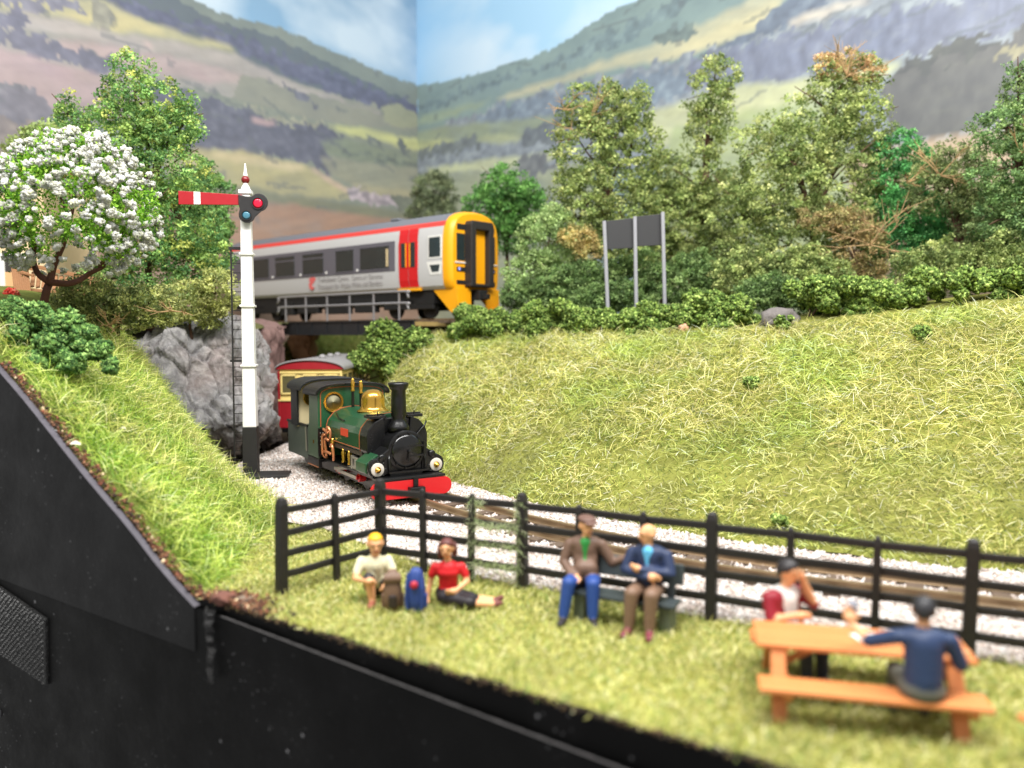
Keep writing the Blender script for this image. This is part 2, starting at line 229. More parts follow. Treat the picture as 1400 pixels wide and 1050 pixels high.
# ------------------------------------------------------------------ printed backdrop: two boards meeting in a corner
CORNER = np.array([-6.0, 52.0]); LDIR = np.array([-0.656, -0.755]); RDIR = np.array([0.755, -0.656])
def inside(poly, x, y):
    r = np.zeros(x.shape, bool); n = len(poly); j = n-1
    for i in range(n):
        xi, yi = poly[i]; xj, yj = poly[j]
        if yi != yj:
            r ^= ((yi > y) != (yj > y)) & (x < (xj-xi)*(y-yi)/(yj-yi)+xi)
        j = i
    return r
def box_blur(a, r):
    for ax in (0, 1):
        n = a.shape[ax]; p = np.pad(a, [(r+1, r) if k == ax else (0, 0) for k in range(2)], mode='edge'); c = np.cumsum(p, axis=ax)
        hi = np.take(c, np.arange(2*r+1, 2*r+1+n), axis=ax); lo = np.take(c, np.arange(0, n), axis=ax); a = (hi-lo)/(2*r+1)
    return a
def paint_print(S, Z, polys, sky, shape, sat, tint):
    c = sky(S, Z); c0 = c.copy(); skym = np.ones(len(S), bool); hz = 0.15
    wx = S+0.42*(fbm(S*1.1, Z*1.1, 3)-0.5); wz = Z+0.34*(fbm(S*1.3+40, Z*1.3+9, 4)-0.5)
    wx2 = S+0.6*(fbm(S*2.9, Z*2.9, 3)-0.5)+0.5*(fbm(S*0.7+3, Z*0.7, 2)-0.5); wz2 = Z+1.0*(fbm(S*2.6+40, Z*2.6+9, 3)-0.5)
    n1 = fbm(S*0.5+3, Z*1.2+8, 4); n2 = fbm(S*2.6, Z*3.6, 3); n3 = fbm(S*3.4+9, Z*1.9, 3); n4 = fbm(S*0.35+0.3*Z, Z*3.4+0.9*S, 4)
    bl = vnoise(S*3.2, Z*4.0); n5 = fbm(S*0.9+21, Z*1.6+13, 5)
    for col, tex, poly in polys:
        p = [(a, b) for a, b in poly]
        m = inside(p, wx2, wz2) if tex in ('tree', 'conifer', 'village') else inside(p, wx, wz)
        if not m.any(): continue
        k = lin(col)
        if tex == 'tree': t = 0.5+0.95*n2+0.3*(n1-0.5)
        elif tex == 'conifer': t = 0.55+0.9*n3+0.25*(n1-0.5)
        elif tex == 'field': t = 0.78+0.44*n4+0.16*(n2-0.5)
        elif tex == 'village': t = 0.55+0.95*bl
        else: t = 0.8+0.36*n1+0.18*(n2-0.5)
        a = m.astype(float).reshape(shape); a = (box_blur(a, 1) if tex == 'field' else a).ravel()[:, None]
        if tex == 'field': a = a*np.clip(0.80+0.55*(n5-0.3), 0.6, 1)[:, None]
        cc = k[None, :]*t[:, None]+(n1-0.5)[:, None]*np.array([0.10, 0.02, -0.10])[None, :]*k.mean()
        if tex in ('tree', 'conifer'): cc = cc+np.clip(n2-0.56, 0, 1)[:, None]*np.array([0.5, 0.5, 0.22])*k.mean()*1.6
        c = c*(1-a)+cc*a; skym &= a[:, 0] < 0.3
    rs = np.random.default_rng(int(S.max()*10)); ramp_ = sat < 0.83
    for q in range(170):      # printed hedgerows and lone trees
        i = rs.integers(0, len(S)); s0_, z0_ = S[i], Z[i]
        if skym[i] or z0_ < 6: continue
        ln = rs.uniform(0.3, 1.4) if rs.random() < 0.5 else 0.18; an = (rs.normal(0.12, 0.22) if ramp_ else rs.normal(0.25, 0.2))
        du = (S-s0_)*np.cos(an)+(Z-z0_)*np.sin(an); dv = -(S-s0_)*np.sin(an)+(Z-z0_)*np.cos(an)+0.25*(n2-0.5)
        mk = (abs(du) < ln) & (abs(dv) < 0.075+0.10*(ln < 0.3)) & ~skym; c[mk] = c[mk]*0.5+np.array(lin((84, 94, 92)))*0.5
    g = c.mean(1, keepdims=True); c = (g+(c-g)*sat)*np.array(tint); c = c*(1-hz)+np.array(lin((186, 190, 204)))*hz
    c = np.where(skym[:, None], c0, c)
    return np.clip(c, 0.01, 0.95)
def sky_left(S, Z):
    a = lin((128, 158, 184)); b = lin((136, 178, 212)); d = lin((206, 218, 226))
    t = np.clip((Z-14)/10, 0, 1)[:, None]; c = b*(1-t)+a*t
    cl = np.clip((fbm(S*0.16+4.5, Z*0.24+2, 5)-0.46)*4.2, 0, 1)[:, None]*np.clip((Z-15)/5, 0.15, 1)[:, None]
    return c*(1-0.75*cl)+d*0.75*cl
def sky_right(S, Z):
    a = lin((150, 196, 230)); b = lin((176, 212, 236)); d = lin((222, 234, 242))
    t = np.clip(S/14, 0, 1)[:, None]; c = a*(1-t)+b*t
    cl = np.clip((fbm(S*0.15+8.5, Z*0.25+5, 5)-0.42)*3.6, 0, 1)[:, None]*np.clip(S/9+0.2, 0, 1)[:, None]
    return c*(1-0.8*cl)+d*0.8*cl
def backdrop(dirv, smax, zmin, zmax, step, polys, sky, nrm, label, sat, tint):
    s = np.arange(0, smax+step, step); z = np.arange(zmin, zmax+step, step); ns, nz = len(s), len(z)
    S, Z = np.meshgrid(s, z); S = S.ravel(); Z = Z.ravel()
    col = paint_print(S, Z, polys, sky, (nz, ns), sat, tint)
    V = np.stack([CORNER[0]+dirv[0]*S, CORNER[1]+dirv[1]*S, Z], 1)
    i = np.arange(nz-1)[:, None]*ns+np.arange(ns-1)[None, :]; i = i.ravel()
    F = np.stack([i, i+1, i+1+ns, i+ns], 1)
    me = np_mesh('print', V, F, 4, col)
    root = obj('backdrop', MB().prism([(0, zmin-0.1), (smax, zmin-0.1), (smax, zmax), (0, zmax)], 0.02, 0.35,
        lambda u, v, d: (CORNER[0]+dirv[0]*u-nrm[0]*d, CORNER[1]+dirv[1]*u-nrm[1]*d, v)), mat('backdrop_board', (190, 190, 185), 0.8))
    struct(root, label)
    obj('landscape_print', me, mat_attr('landscape_print', 0.42, 0.35), root)
backdrop(LDIR, 31.0, -0.6, 26.0, 0.11, LEFT_PRINT, sky_left, (0.755, -0.656), 'printed landscape backdrop board behind the signal arm', 0.80, (1.0, 0.97, 1.02))
backdrop(RDIR, 44.0, -0.6, 26.0, 0.12, RIGHT_PRINT, sky_right, (-0.656, -0.755), 'printed landscape backdrop board behind the long row of trees', 0.86, (0.95, 1.0, 1.04))

# ------------------------------------------------------------------ loft surfaces
def loft(rows, nu, nv, amp=0.0, fr=1.0, seed=0):
    R = [resample(catmull(r, 8), nu) for r in rows]
    cols = []
    for j in range(nu): cols.append(resample(catmull([r[j] for r in R], 10), nv))
    G = np.array([[cols[j][i][:] for j in range(nu)] for i in range(nv)])
    if amp:
        G[..., 2] += amp*(fbm(G[..., 0]*fr+seed, G[..., 1]*fr+2*seed, 5)-0.5)*2
    return G
def grid_mesh(name, G, col=None, smooth=True):
    nv, nu = G.shape[:2]; i = (np.arange(nv-1)[:, None]*nu+np.arange(nu-1)[None, :]).ravel()
    return np_mesh(name, G.reshape(-1, 3), np.stack([i, i+1, i+1+nu, i+nu], 1), 4, col, smooth)
def sample_grid(G, n, rng):
    A, B, C, D = G[:-1, :-1], G[:-1, 1:], G[1:, 1:], G[1:, :-1]
    nr = np.cross(C-A, D-B); ar = np.linalg.norm(nr, axis=-1); p = (ar/ar.sum()).ravel()
    idx = rng.choice(p.size, n, p=p); i, j = np.unravel_index(idx, ar.shape)
    u = rng.random(n)[:, None]; v = rng.random(n)[:, None]
    P = (A[i, j]*(1-u)+B[i, j]*u)*(1-v)+(D[i, j]*(1-u)+C[i, j]*u)*v
    N = nr[i, j]/np.maximum(ar[i, j], 1e-9)[:, None]; N = np.where(N[:, 2:3] < 0, -N, N)
    return P, N, i/ar.shape[0], j/ar.shape[1]
def strands(P, N, L, W, lay, cols, rng, droop=0.35):
    """thin bent fibres; lay 0 upright .. 1 lying flat"""
    n = len(P); az = rng.random(n)*2*np.pi
    T = np.stack([np.cos(az), np.sin(az), np.zeros(n)], 1); T -= N*(T*N).sum(1)[:, None]; T /= np.linalg.norm(T, axis=1)[:, None]
    la = np.clip(lay+0.25*rng.standard_normal(n), 0.02, 0.99)*np.pi/2
    D = N*np.cos(la)[:, None]+T*np.sin(la)[:, None]
    D2 = D*(1-droop)+T*droop*1.0-np.array([0, 0, 1.0])*droop*0.35; D2 /= np.linalg.norm(D2, axis=1)[:, None]
    K = np.cross(D, rng.standard_normal((n, 3))); K /= np.linalg.norm(K, axis=1)[:, None]
    L = L[:, None]; W = W[:, None]
    a = P-K*W/2; b = P+K*W/2; m = P+D*L*0.5; c = m-K*W*0.45; d = m+K*W*0.45; e = m+D2*L*0.5
    V = np.stack([a, b, c, d, e], 1).reshape(-1, 3); o = np.arange(n)[:, None]*5
    F = np.concatenate([o+np.array([[0, 1, 3]]), o+np.array([[0, 3, 2]]), o+np.array([[2, 3, 4]])])
    C = np.repeat(cols, 5, axis=0)
    return V, F, C
def palette(n, cols, wts, rng, jit=0.12):
    cols = np.array([lin(c) for c in cols]); k = rng.choice(len(cols), n, p=np.array(wts)/sum(wts))
    return np.clip(cols[k]*(1+jit*rng.standard_normal(n))[:, None], 0.003, 0.9)
GRASS = mat_attr('static_grass_fibre', 0.55, 0.3, 0.25)
SOIL = mat_attr('scenic_ground', 0.9, 0.15, 0.0, bump=0.6, bscale=14, var=0.25, vscale=3.0)

# ------------------------------------------------------------------ black layout boards along the front
P0 = (-3.86, 10.1); FD = (0.834, -0.552); FN = (-0.552, -0.834)     # line of the front edge, direction to the right, normal to the viewer
def fp(t, z, out=0.0): return Vector((P0[0]+FD[0]*t+FN[0]*out, P0[1]+FD[1]*t+FN[1]*out, z))
def board_mat(name, tone):
    m = bpy.data.materials.new(name); m.use_nodes = True; nt = m.node_tree; b = nt.nodes['Principled BSDF']; L = nt.links.new
    tc = nt.nodes.new('ShaderNodeTexCoord')
    def noise(sc, det, vec=None, ro=0.6):
        n = nt.nodes.new('ShaderNodeTexNoise'); n.inputs['Scale'].default_value = sc; n.inputs['Detail'].default_value = det; n.inputs['Roughness'].default_value = ro
        L(vec or tc.outputs['Object'], n.inputs['Vector']); return n.outputs['Fac']
    def ramp(src, lo, hi):
        r = nt.nodes.new('ShaderNodeMapRange'); r.inputs[1].default_value = lo; r.inputs[2].default_value = hi; r.clamp = True; L(src, r.inputs[0]); return r.outputs[0]
    def math_(op, a, c):
        q = nt.nodes.new('ShaderNodeMath'); q.operation = op
        for k, v in ((0, a), (1, c)):
            if isinstance(v, float): q.inputs[k].default_value = v
            else: L(v, q.inputs[k])
        return q.outputs[0]
    mp = nt.nodes.new('ShaderNodeMapping'); mp.inputs['Rotation'].default_value = (0, 0.9, 0.6); mp.inputs['Scale'].default_value = (1.0, 14.0, 14.0); L(tc.outputs['Object'], mp.inputs[0])
    scr = math_('MULTIPLY', ramp(noise(1.3, 5, mp.outputs[0]), 0.66, 0.78), ramp(noise(0.7, 3), 0.40, 0.60))
    vo = nt.nodes.new('ShaderNodeTexVoronoi'); vo.inputs['Scale'].default_value = 3.2; L(tc.outputs['Object'], vo.inputs['Vector'])
    spk = math_('MULTIPLY', ramp(vo.outputs['Distance'], 0.10, 0.05), ramp(noise(2.1, 2), 0.52, 0.56))
    v2 = nt.nodes.new('ShaderNodeTexVoronoi'); v2.inputs['Scale'].default_value = 11.0; L(tc.outputs['Object'], v2.inputs['Vector'])
    spk2 = math_('MULTIPLY', ramp(v2.outputs['Distance'], 0.17, 0.08), ramp(noise(1.1, 2), 0.55, 0.62))
    haze = ramp(noise(0.55, 6), 0.42, 0.85)
    dirt = math_('ADD', math_('ADD', math_('MULTIPLY', scr, 0.26), math_('MULTIPLY', spk, 0.5)), math_('ADD', math_('MULTIPLY', haze, 0.018), math_('MULTIPLY', spk2, 0.28)))
    mx = nt.nodes.new('ShaderNodeMix'); mx.data_type = 'RGBA'; L(dirt, mx.inputs[0])
    mx.inputs[6].default_value = (*lin(tone), 1); mx.inputs[7].default_value = (0.32, 0.32, 0.33, 1); L(mx.outputs[2], b.inputs['Base Color'])
    L(ramp(noise(1.5, 6), -0.6, 1.5), b.inputs['Roughness']); b.inputs['Specular IOR Level'].default_value = 0.2
    bp = nt.nodes.new('ShaderNodeBump'); bp.inputs['Strength'].default_value = 0.12; bp.inputs['Distance'].default_value = 0.05; L(noise(9, 8), bp.inputs['Height']); L(bp.outputs[0], b.inputs['Normal'])
    MATS[name] = m; return m
BLACK = board_mat('matt_black_board', (7, 7, 8)); BLACK2 = board_mat('black_frame_board', (5, 5, 5))
BLACK2.node_tree.nodes['Principled BSDF'].inputs['Specular IOR Level'].default_value = 0.1
hill_px = [(-420, 300), (-240, 322), (-120, 372), (-60, 432), (0, 500), (40, 546), (85, 602), (130, 658), (180, 716), (230, 780), (274, 828)]
hill_top = [onplane(x, y, P0, FD) for x, y in hill_px]
def tz(v): return ((v.x-P0[0])*FD[0]+(v.y-P0[1])*FD[1], v.z)
top2 = [tz(v) for v in resample(catmull(hill_top, 6), 50)]
t_end = top2[-1][0]
poly = top2+[(t_end, -0.56), (top2[0][0], -0.30)]
b = MB().prism(poly, 0.0, 0.09, lambda u, v, d: fp(u, v, d))
hb = obj('hill_profile_board', b, BLACK, bevel=0.012); tag(hb, 'black painted board cut to the slope of the grassy hill', 'board')
# paler raw edge along the cut
mb = MB()
for (ta, za), (tb, zb) in zip(top2, top2[1:]):
    mb.add([fp(ta, za+0.004, 0.094), fp(tb, zb+0.004, 0.094), fp(tb, zb+0.012, 0.0), fp(ta, za+0.012, 0.0)], [(0, 1, 2, 3)])
obj('cut_edge', mb, mat('scuffed_grey_edge', (78, 75, 82), 0.6, var=0.5, scale=5), hb)
mb = MB()
N = 90
for i in range(N):
    pass
topz = lambda t: 0.10+0.05*(float(fbm(t*2.2, 3.3, 4))-0.5)*2
ledge = lambda t: -0.02-0.049*(t-0.7)
rows = [[fp(-0.9+15*i/N, topz(14*i/N), 0.0) for i in range(N+1)], [fp(-0.9+15*i/N, -0.9, 0.0) for i in range(N+1)]]
rowsb = [[fp(-0.9+15*i/N, topz(14*i/N)-0.005, -0.10) for i in range(N+1)], rows[0]]
mb.grid(rows); mb.grid(rowsb)
es = obj('edge_strip', mb, BLACK2); tag(es, 'rough black strip edging the lawn above the frame board', 'board')
pl = [(-16, -7), (15, -7), (15, ledge(15)), (0.25, ledge(0.25)), (-0.3, 0.0), (-16, -0.2)]
fb = obj('frame_board', MB().prism(pl, 0.005, 0.075, lambda u, v, d: fp(u, v, d)), BLACK2, bevel=0.01)
tag(fb, 'long black frame board under the lawn and hill board', 'board')
mb = MB()
for i in range(60):
    ta = 0.3+i*0.25; tb = ta+0.25
    mb.add([fp(ta, ledge(ta)+0.004, 0.078), fp(tb, ledge(tb)+0.004, 0.078), fp(tb, ledge(tb)+0.012, 0.05), fp(ta, ledge(ta)+0.012, 0.062)], [(0, 1, 2, 3)])
obj('dusty_edge_highlight', mb, mat('dusty_edge_highlight', (52, 50, 50), 0.7, var=1.0, scale=3.0), fb)  # dusty line along the ledge, with the edge highlight painted into its colour
# hook-tape pad
hp = [(-60, 760), (65, 846), (66, 936), (-60, 850)]
pad = [onplane(x, y, (P0[0]+FN[0]*0.09, P0[1]+FN[1]*0.09), FD) for x, y in hp]
pd = obj('hook_tape_pad', MB().prism([tz(v) for v in pad], 0.075, 0.13, lambda u, v, d: fp(u, v, d)), mat('hook_tape', (12, 12, 12), 0.5, bump=0.8, bscale=30), bevel=0.01)
tag(pd, 'square of black hook tape stuck low on the black board', 'hook tape')
t2 = [tz(v) for v in pad]; V = []; F = []
rr = np.random.default_rng(5)
A, B_, C_, D_ = [np.array(q) for q in t2]
hk = MB()
for i in range(30):
    for j in range(22):
        u = (i+0.5+0.5*(j % 2))/30.5; v = (j+0.5)/22
        q = (A*(1-u)+B_*u)*(1-v)+(D_*(1-u)+C_*u)*v+rr.normal(0, 0.006, 2); r = 0.016+0.006*rr.random()
        c = fp(q[0], q[1], 0.135)
        hk.add([c+Vector((FD[0]*r, FD[1]*r, 0)), c-Vector((FD[0]*r, FD[1]*r, 0)), c+Vector((0, 0, r*1.2)), c-Vector((0, 0, r*1.2)), c+Vector((FN[0], FN[1], 0.3))*r*1.7], [(0, 2, 4), (2, 1, 4), (1, 3, 4), (3, 0, 4)])
ho = obj('hooks', hk, mat('hook_plastic', (10, 10, 10), 0.3, spec=0.35), pd); ho['kind'] = 'stuff'
scw = onplane(6, 972, P0, FD); ts, zs = tz(scw)
so = obj('screw', MB().lathe([(0.0, 0.03), (0.05, 0.028), (0.075, 0.0), (0.075, -0.02)], axis='z', n=14), mat('screw_steel', (70, 70, 72), 0.35, 0.8))
so.location = fp(ts, zs, 0.085); so.rotation_euler = Vector((FN[0], FN[1], 0)).to_track_quat('Z', 'Y').to_euler(); tag(so, 'small dark screw head below the hook tape', 'screw')

# ------------------------------------------------------------------ ground under everything
def fline(t, back): return Vector((P0[0]+FD[0]*t-FN[0]*back, P0[1]+FD[1]*t-FN[1]*back, 0))
gb = []
for i in range(41):
    row = []
    for j in range(41):
        p = fline(-22+48*j/40, 0.12+48*i/40); p.z = -0.12; row.append(p)
    gb.append(row)
struct(obj('ground', MB().grid(gb), mat('base_earth', (92, 80, 62), 0.95, var=0.4, bump=0.6)))

# hillside on the left
rows = [
  [v + Vector((-FN[0]*0.02, -FN[1]*0.02, 0.02)) for v in hill_top[3:]],
  [at(-60, 410, 15), at(30, 432, 16), at(70, 478, 15.6), at(130, 520, 15.0), at(190, 590, 14.3), at(245, 655, 13.6), at(300, 720, 13.2), gp(345, 752)],
  [at(-40, 395, 19), at(60, 405, 19), at(110, 452, 18.2), at(165, 482, 18.0), at(215, 545, 17.5), at(262, 610, 17.0), at(315, 668, 16.2), gp(380, 712)],
  [at(-40, 390, 23), at(70, 400, 22.5), at(135, 440, 21.5), at(178, 478, 20.4), at(222, 540, 20.2), at(270, 602, 19.4), at(322, 655, 18.6), gp(388, 694)],
]
HILL = loft(rows, 90, 80, 0.07, 1.1, 2)
c = np.array(lin((92, 100, 44)))[None, :]*(0.7+0.6*fbm(HILL[..., 0].ravel()*3, HILL[..., 1].ravel()*3, 4))[:, None]
hs = obj('hillside', grid_mesh('hillside', HILL, c), SOIL); struct(hs, 'steep grassy hillside rising behind the black profile board')
# lawn
def lawn_z(x, y): return 0.0
back = [gp(300, 712), gp(370, 716), gp(430, 722), gp(520, 752), gp(620, 782), gp(715, 800), gp(850, 822), gp(978, 846), gp(1160, 872), gp(1337, 898), gp(1600, 940)]
front = [fp(t, 0.10, -0.02) for t in (-0.2, 0.4, 1.2, 2.2, 3.4, 4.6, 6.2, 7.8, 9.6, 11.6, 13.5)]
LAWN = loft([front, [a.lerp(b_, 0.3)*1.0+Vector((0, 0, -0.05)) for a, b_ in zip(front, back)], [a.lerp(b_, 0.7)+Vector((0, 0, -0.02)) for a, b_ in zip(front, back)], back], 110, 50, 0.03, 1.6, 5)
LAWN[..., 2] = np.clip(LAWN[..., 2], -0.05, 0.14)
c = np.array(lin((134, 134, 66)))[None, :]*(0.7+0.6*fbm(LAWN[..., 0].ravel()*2, LAWN[..., 1].ravel()*2, 4))[:, None]
struct(obj('lawn', grid_mesh('lawn', LAWN, c), SOIL), 'short grass lawn between the fence and the black edge')
# embankment on the right
bot = [(-5.2, 33), (-5.1, 29.5), (-4.7, 26), (-3.3, 21.8), (-1.35, 18.7), (0.75, 16.1), (3.5, 13.7), (7.4, 11.7), (11.5, 10.0), (15, 8.6)]
crest = [(-4.6, 33.5, 3.6), (-4.3, 31, 3.5), (-3.6, 28.6, 3.2), (-2.5, 27.6, 3.3), (-1, 27, 3.3), (2, 25, 3.5), (5, 23.3, 3.55), (9.3, 21.6, 3.95), (13.3, 20.5, 4.45), (18, 19, 4.8)]
botv = [Vector((x, y, 0.0)) for x, y in bot]; crv = [Vector(p) for p in crest]
m1 = [a.lerp(b_, 0.3)+Vector((0, 0, 0.05)) for a, b_ in zip(botv, crv)]; m2 = [a.lerp(b_, 0.68)+Vector((0, 0, 0.22)) for a, b_ in zip(botv, crv)]
BANK = loft([botv, m1, m2, crv, [p+Vector((0.6, 1.3, 0.25)) for p in crv]], 130, 80, 0.10, 0.8, 9)
c = np.array(lin((122, 124, 60)))[None, :]*(0.7+0.6*fbm(BANK[..., 0].ravel()*2, BANK[..., 1].ravel()*2, 4))[:, None]
struct(obj('embankment', grid_mesh('embankment', BANK, c), SOIL), 'broad embankment of pale dry grass behind the narrow railway')
# upper levels carrying the main line
cr2 = [p+Vector((0.5, 1.2, 0.1)) for p in crv]
UP = loft([cr2, [p+Vector((3, 5, 0.5)) for p in crv], [p+Vector((9, 12, 0.7)) for p in crv], [p+Vector((16, 20, 0.9)) for p in crv]], 60, 40, 0.12, 0.6, 4)
UP[..., 2] = np.minimum(UP[..., 2], 4.35)
# keep the upper level inside the backdrop
def clampback(G):
    dx = G[..., 0]-CORNER[0]; dy = G[..., 1]-CORNER[1]
    d = dx*(-0.656)+dy*(-0.755)        # distance in front of the right-hand board
    k = np.minimum(d-0.15, 0); G[..., 0] -= k*(-0.656); G[..., 1] -= k*(-0.755)
    e = dx*0.755+dy*(-0.656); k = np.minimum(e-0.15, 0); G[..., 0] -= k*0.755; G[..., 1] -= k*(-0.656)
clampback(UP)
c = np.array(lin((96, 96, 60)))[None, :]*(0.7+0.6*fbm(UP[..., 0].ravel()*2, UP[..., 1].ravel()*2, 4))[:, None]
struct(obj('upper_terrain', grid_mesh('upper_terrain', UP, c), SOIL))
LUP = loft([[at(-40, 398, 21), at(70, 405, 21), at(150, 445, 21.5), at(240, 450, 23), at(330, 452, 25), Vector((-9.0, 29.5, 3.7))],
            [at(-40, 395, 26), at(70, 405, 26), at(150, 430, 27), at(240, 440, 28), at(330, 440, 30), Vector((-9.4, 33, 3.9))],
            [Vector((-24, 34, 4)), Vector((-20, 36, 4)), Vector((-17, 38, 4)), Vector((-15, 40, 4)), Vector((-13, 41, 4)), Vector((-10, 40, 4))]], 50, 40, 0.12, 0.6, 6)
clampback(LUP)
c = np.array(lin((104, 104, 64)))[None, :]*(0.7+0.6*fbm(LUP[..., 0].ravel()*2, LUP[..., 1].ravel()*2, 4))[:, None]
struct(obj('upper_terrain', grid_mesh('upper_terrain', LUP, c), SOIL))
# far bank seen beneath the bridge
FARB = loft([[Vector((-11, 37, -0.1)), Vector((-7, 40, -0.1)), Vector((-2, 37, -0.1)), Vector((-0.5, 34, 0))],
             [Vector((-11, 38, 2.5)), Vector((-7, 41.5, 1.6)), Vector((-2, 39, 2.6)), Vector((-0.5, 35, 2.6))],
             [Vector((-11, 42, 4.0)), Vector((-7, 44, 3.6)), Vector((-2, 42, 4)), Vector((0.5, 38, 4))]], 40, 30, 0.15, 0.8, 3)
c = np.array(lin((112, 122, 62)))[None, :]*(0.6+0.8*fbm(FARB[..., 0].ravel()*2, FARB[..., 1].ravel()*2, 4))[:, None]
struct(obj('far_bank', grid_mesh('far_bank', FARB, c), SOIL))

# ------------------------------------------------------------------ ballast and narrow-gauge track
def ballast_mat():
    m = bpy.data.materials.new('ballast_bed'); m.use_nodes = True; nt = m.node_tree; b = nt.nodes['Principled BSDF']; L = nt.links.new
    tc = nt.nodes.new('ShaderNodeTexCoord'); vo = nt.nodes.new('ShaderNodeTexVoronoi'); vo.inputs['Scale'].default_value = 22; L(tc.outputs['Object'], vo.inputs['Vector'])
    r = nt.nodes.new('ShaderNodeValToRGB'); r.color_ramp.elements[0].color = (*lin((158, 146, 136)), 1); r.color_ramp.elements[1].color = (*lin((214, 204, 196)), 1)
    L(vo.outputs['Color'], r.inputs[0]); L(r.outputs[0], b.inputs['Base Color']); b.inputs['Roughness'].default_value = 0.85
    bp = nt.nodes.new('ShaderNodeBump'); bp.inputs['Strength'].default_value = 0.7; bp.inputs['Distance'].default_value = 0.03; bp.invert = True
    L(vo.outputs['Distance'], bp.inputs['Height']); L(bp.outputs[0], b.inputs['Normal']); MATS['ballast_bed'] = m; return m
bnear = [gp(352, 690), gp(384, 712), gp(440, 722), gp(520, 754), gp(620, 785), gp(715, 803), gp(850, 825), gp(978, 849), gp(1160, 876), gp(1337, 902), gp(1600, 945)]
bfar = [Vector((-8, 38, 0)), Vector((-5.0, 30, 0)), Vector((-4.6, 26, 0)), Vector((-3.2, 21.6, 0)), Vector((-1.2, 18.6, 0)), Vector((0.9, 16, 0)), Vector((3.6, 13.6, 0)), Vector((5.5, 12.5, 0)), Vector((7.5, 11.6, 0)), Vector((11.5, 9.9, 0)), Vector((14, 8.8, 0))]
bleft = [Vector((-9.5, 36, 0)), Vector((-7.7, 29, 0)), Vector((-7.2, 24.5, 0)), Vector((-7.4, 21, 0)), gp(300, 672)]
near_all = bleft[:4]+[gp(305, 675)]+bnear
far_all = [Vector((-7.0, 38, 0)), Vector((-5.1, 31, 0)), Vector((-4.9, 27, 0)), Vector((-4.4, 24.5, 0))]+bfar[3:]
n_ = 120
nr_ = resample(catmull(near_all, 6), n_); fr_ = resample(catmull(far_all, 6), n_)
BAL = np.array([[(nr_[j].lerp(fr_[j], i/39))[:] for j in range(n_)] for i in range(40)])
BAL[..., 2] = 0.015+0.035*(fbm(BAL[..., 0]*1.5, BAL[..., 1]*1.5, 4)-0.5)*2
struct(obj('ballast_bed', grid_mesh('ballast_bed', BAL), ballast_mat()), 'pale pinkish white ballast along the narrow railway')
rb = np.random.default_rng(11)
Pb, Nb, ib, jb = sample_grid(BAL, 33000, rb)
keep = (Pb[:, 1] < 27); Pb = Pb[keep]; nS = len(Pb)
octv = np.array([[1, 0, 0], [-1, 0, 0], [0, 1, 0], [0, -1, 0], [0, 0, 1], [0, 0, -1]], float)
octf = np.array([[0, 2, 4], [2, 1, 4], [1, 3, 4], [3, 0, 4], [2, 0, 5], [1, 2, 5], [3, 1, 5], [0, 3, 5]])
def crumbs(P, size, cols, rng, squash=0.8):
    n = len(P); q = rng.standard_normal((n, 4)); q /= np.linalg.norm(q, axis=1)[:, None]
    w_, x, y, z = q.T
    R = np.stack([1-2*(y*y+z*z), 2*(x*y-z*w_), 2*(x*z+y*w_), 2*(x*y+z*w_), 1-2*(x*x+z*z), 2*(y*z-x*w_), 2*(x*z-y*w_), 2*(y*z+x*w_), 1-2*(x*x+y*y)], 1).reshape(n, 3, 3)
    loc = octv[None]*(size[:, None, None]*(0.6+0.8*rng.random((n, 6, 1)))); loc[:, :, 2] *= squash
    V = np.einsum('nij,nkj->nki', R, loc)+P[:, None, :]
    F = (np.arange(n)[:, None, None]*6+octf[None]).reshape(-1, 3)
    return V.reshape(-1, 3), F, np.repeat(cols, 6, axis=0)
tetv = np.array([[1, 1, 1], [-1, -1, 1], [-1, 1, -1], [1, -1, -1]], float)/1.3
tetf = np.array([[0, 1, 2], [0, 3, 1], [0, 2, 3], [1, 3, 2]])
def shards(P, size, cols, rng):
    n = len(P); V = tetv[None]*size[:, None, None]*(0.7+0.6*rng.random((n, 4, 1))); q = rng.standard_normal((n, 4)); q /= np.linalg.norm(q, axis=1)[:, None]; w_, x, y, z = q.T
    R = np.stack([1-2*(y*y+z*z), 2*(x*y-z*w_), 2*(x*z+y*w_), 2*(x*y+z*w_), 1-2*(x*x+z*z), 2*(y*z-x*w_), 2*(x*z-y*w_), 2*(y*z+x*w_), 1-2*(x*x+y*y)], 1).reshape(n, 3, 3)
    V = np.einsum('nij,nkj->nki', R, V)+P[:, None, :]
    return V.reshape(-1, 3), (np.arange(n)[:, None, None]*4+tetf[None]).reshape(-1, 3), np.repeat(cols, 4, axis=0)
cb = palette(nS, [(222, 212, 206), (206, 192, 184), (184, 170, 162), (228, 224, 220), (170, 156, 146), (214, 196, 184)], [5, 5, 3, 4, 1.4, 3], rb)
V, F, C = shards(Pb+np.array([0, 0, 0.008]), 0.026+0.018*rb.random(nS), cb, rb)
st = obj('ballast_stones', np_mesh('ballast_stones', V, F, 3, C), mat_attr('ballast_stone', 0.8, 0.3)); tag(st, 'loose pale stones strewn over the narrow track bed', 'ballast', kind='stuff')

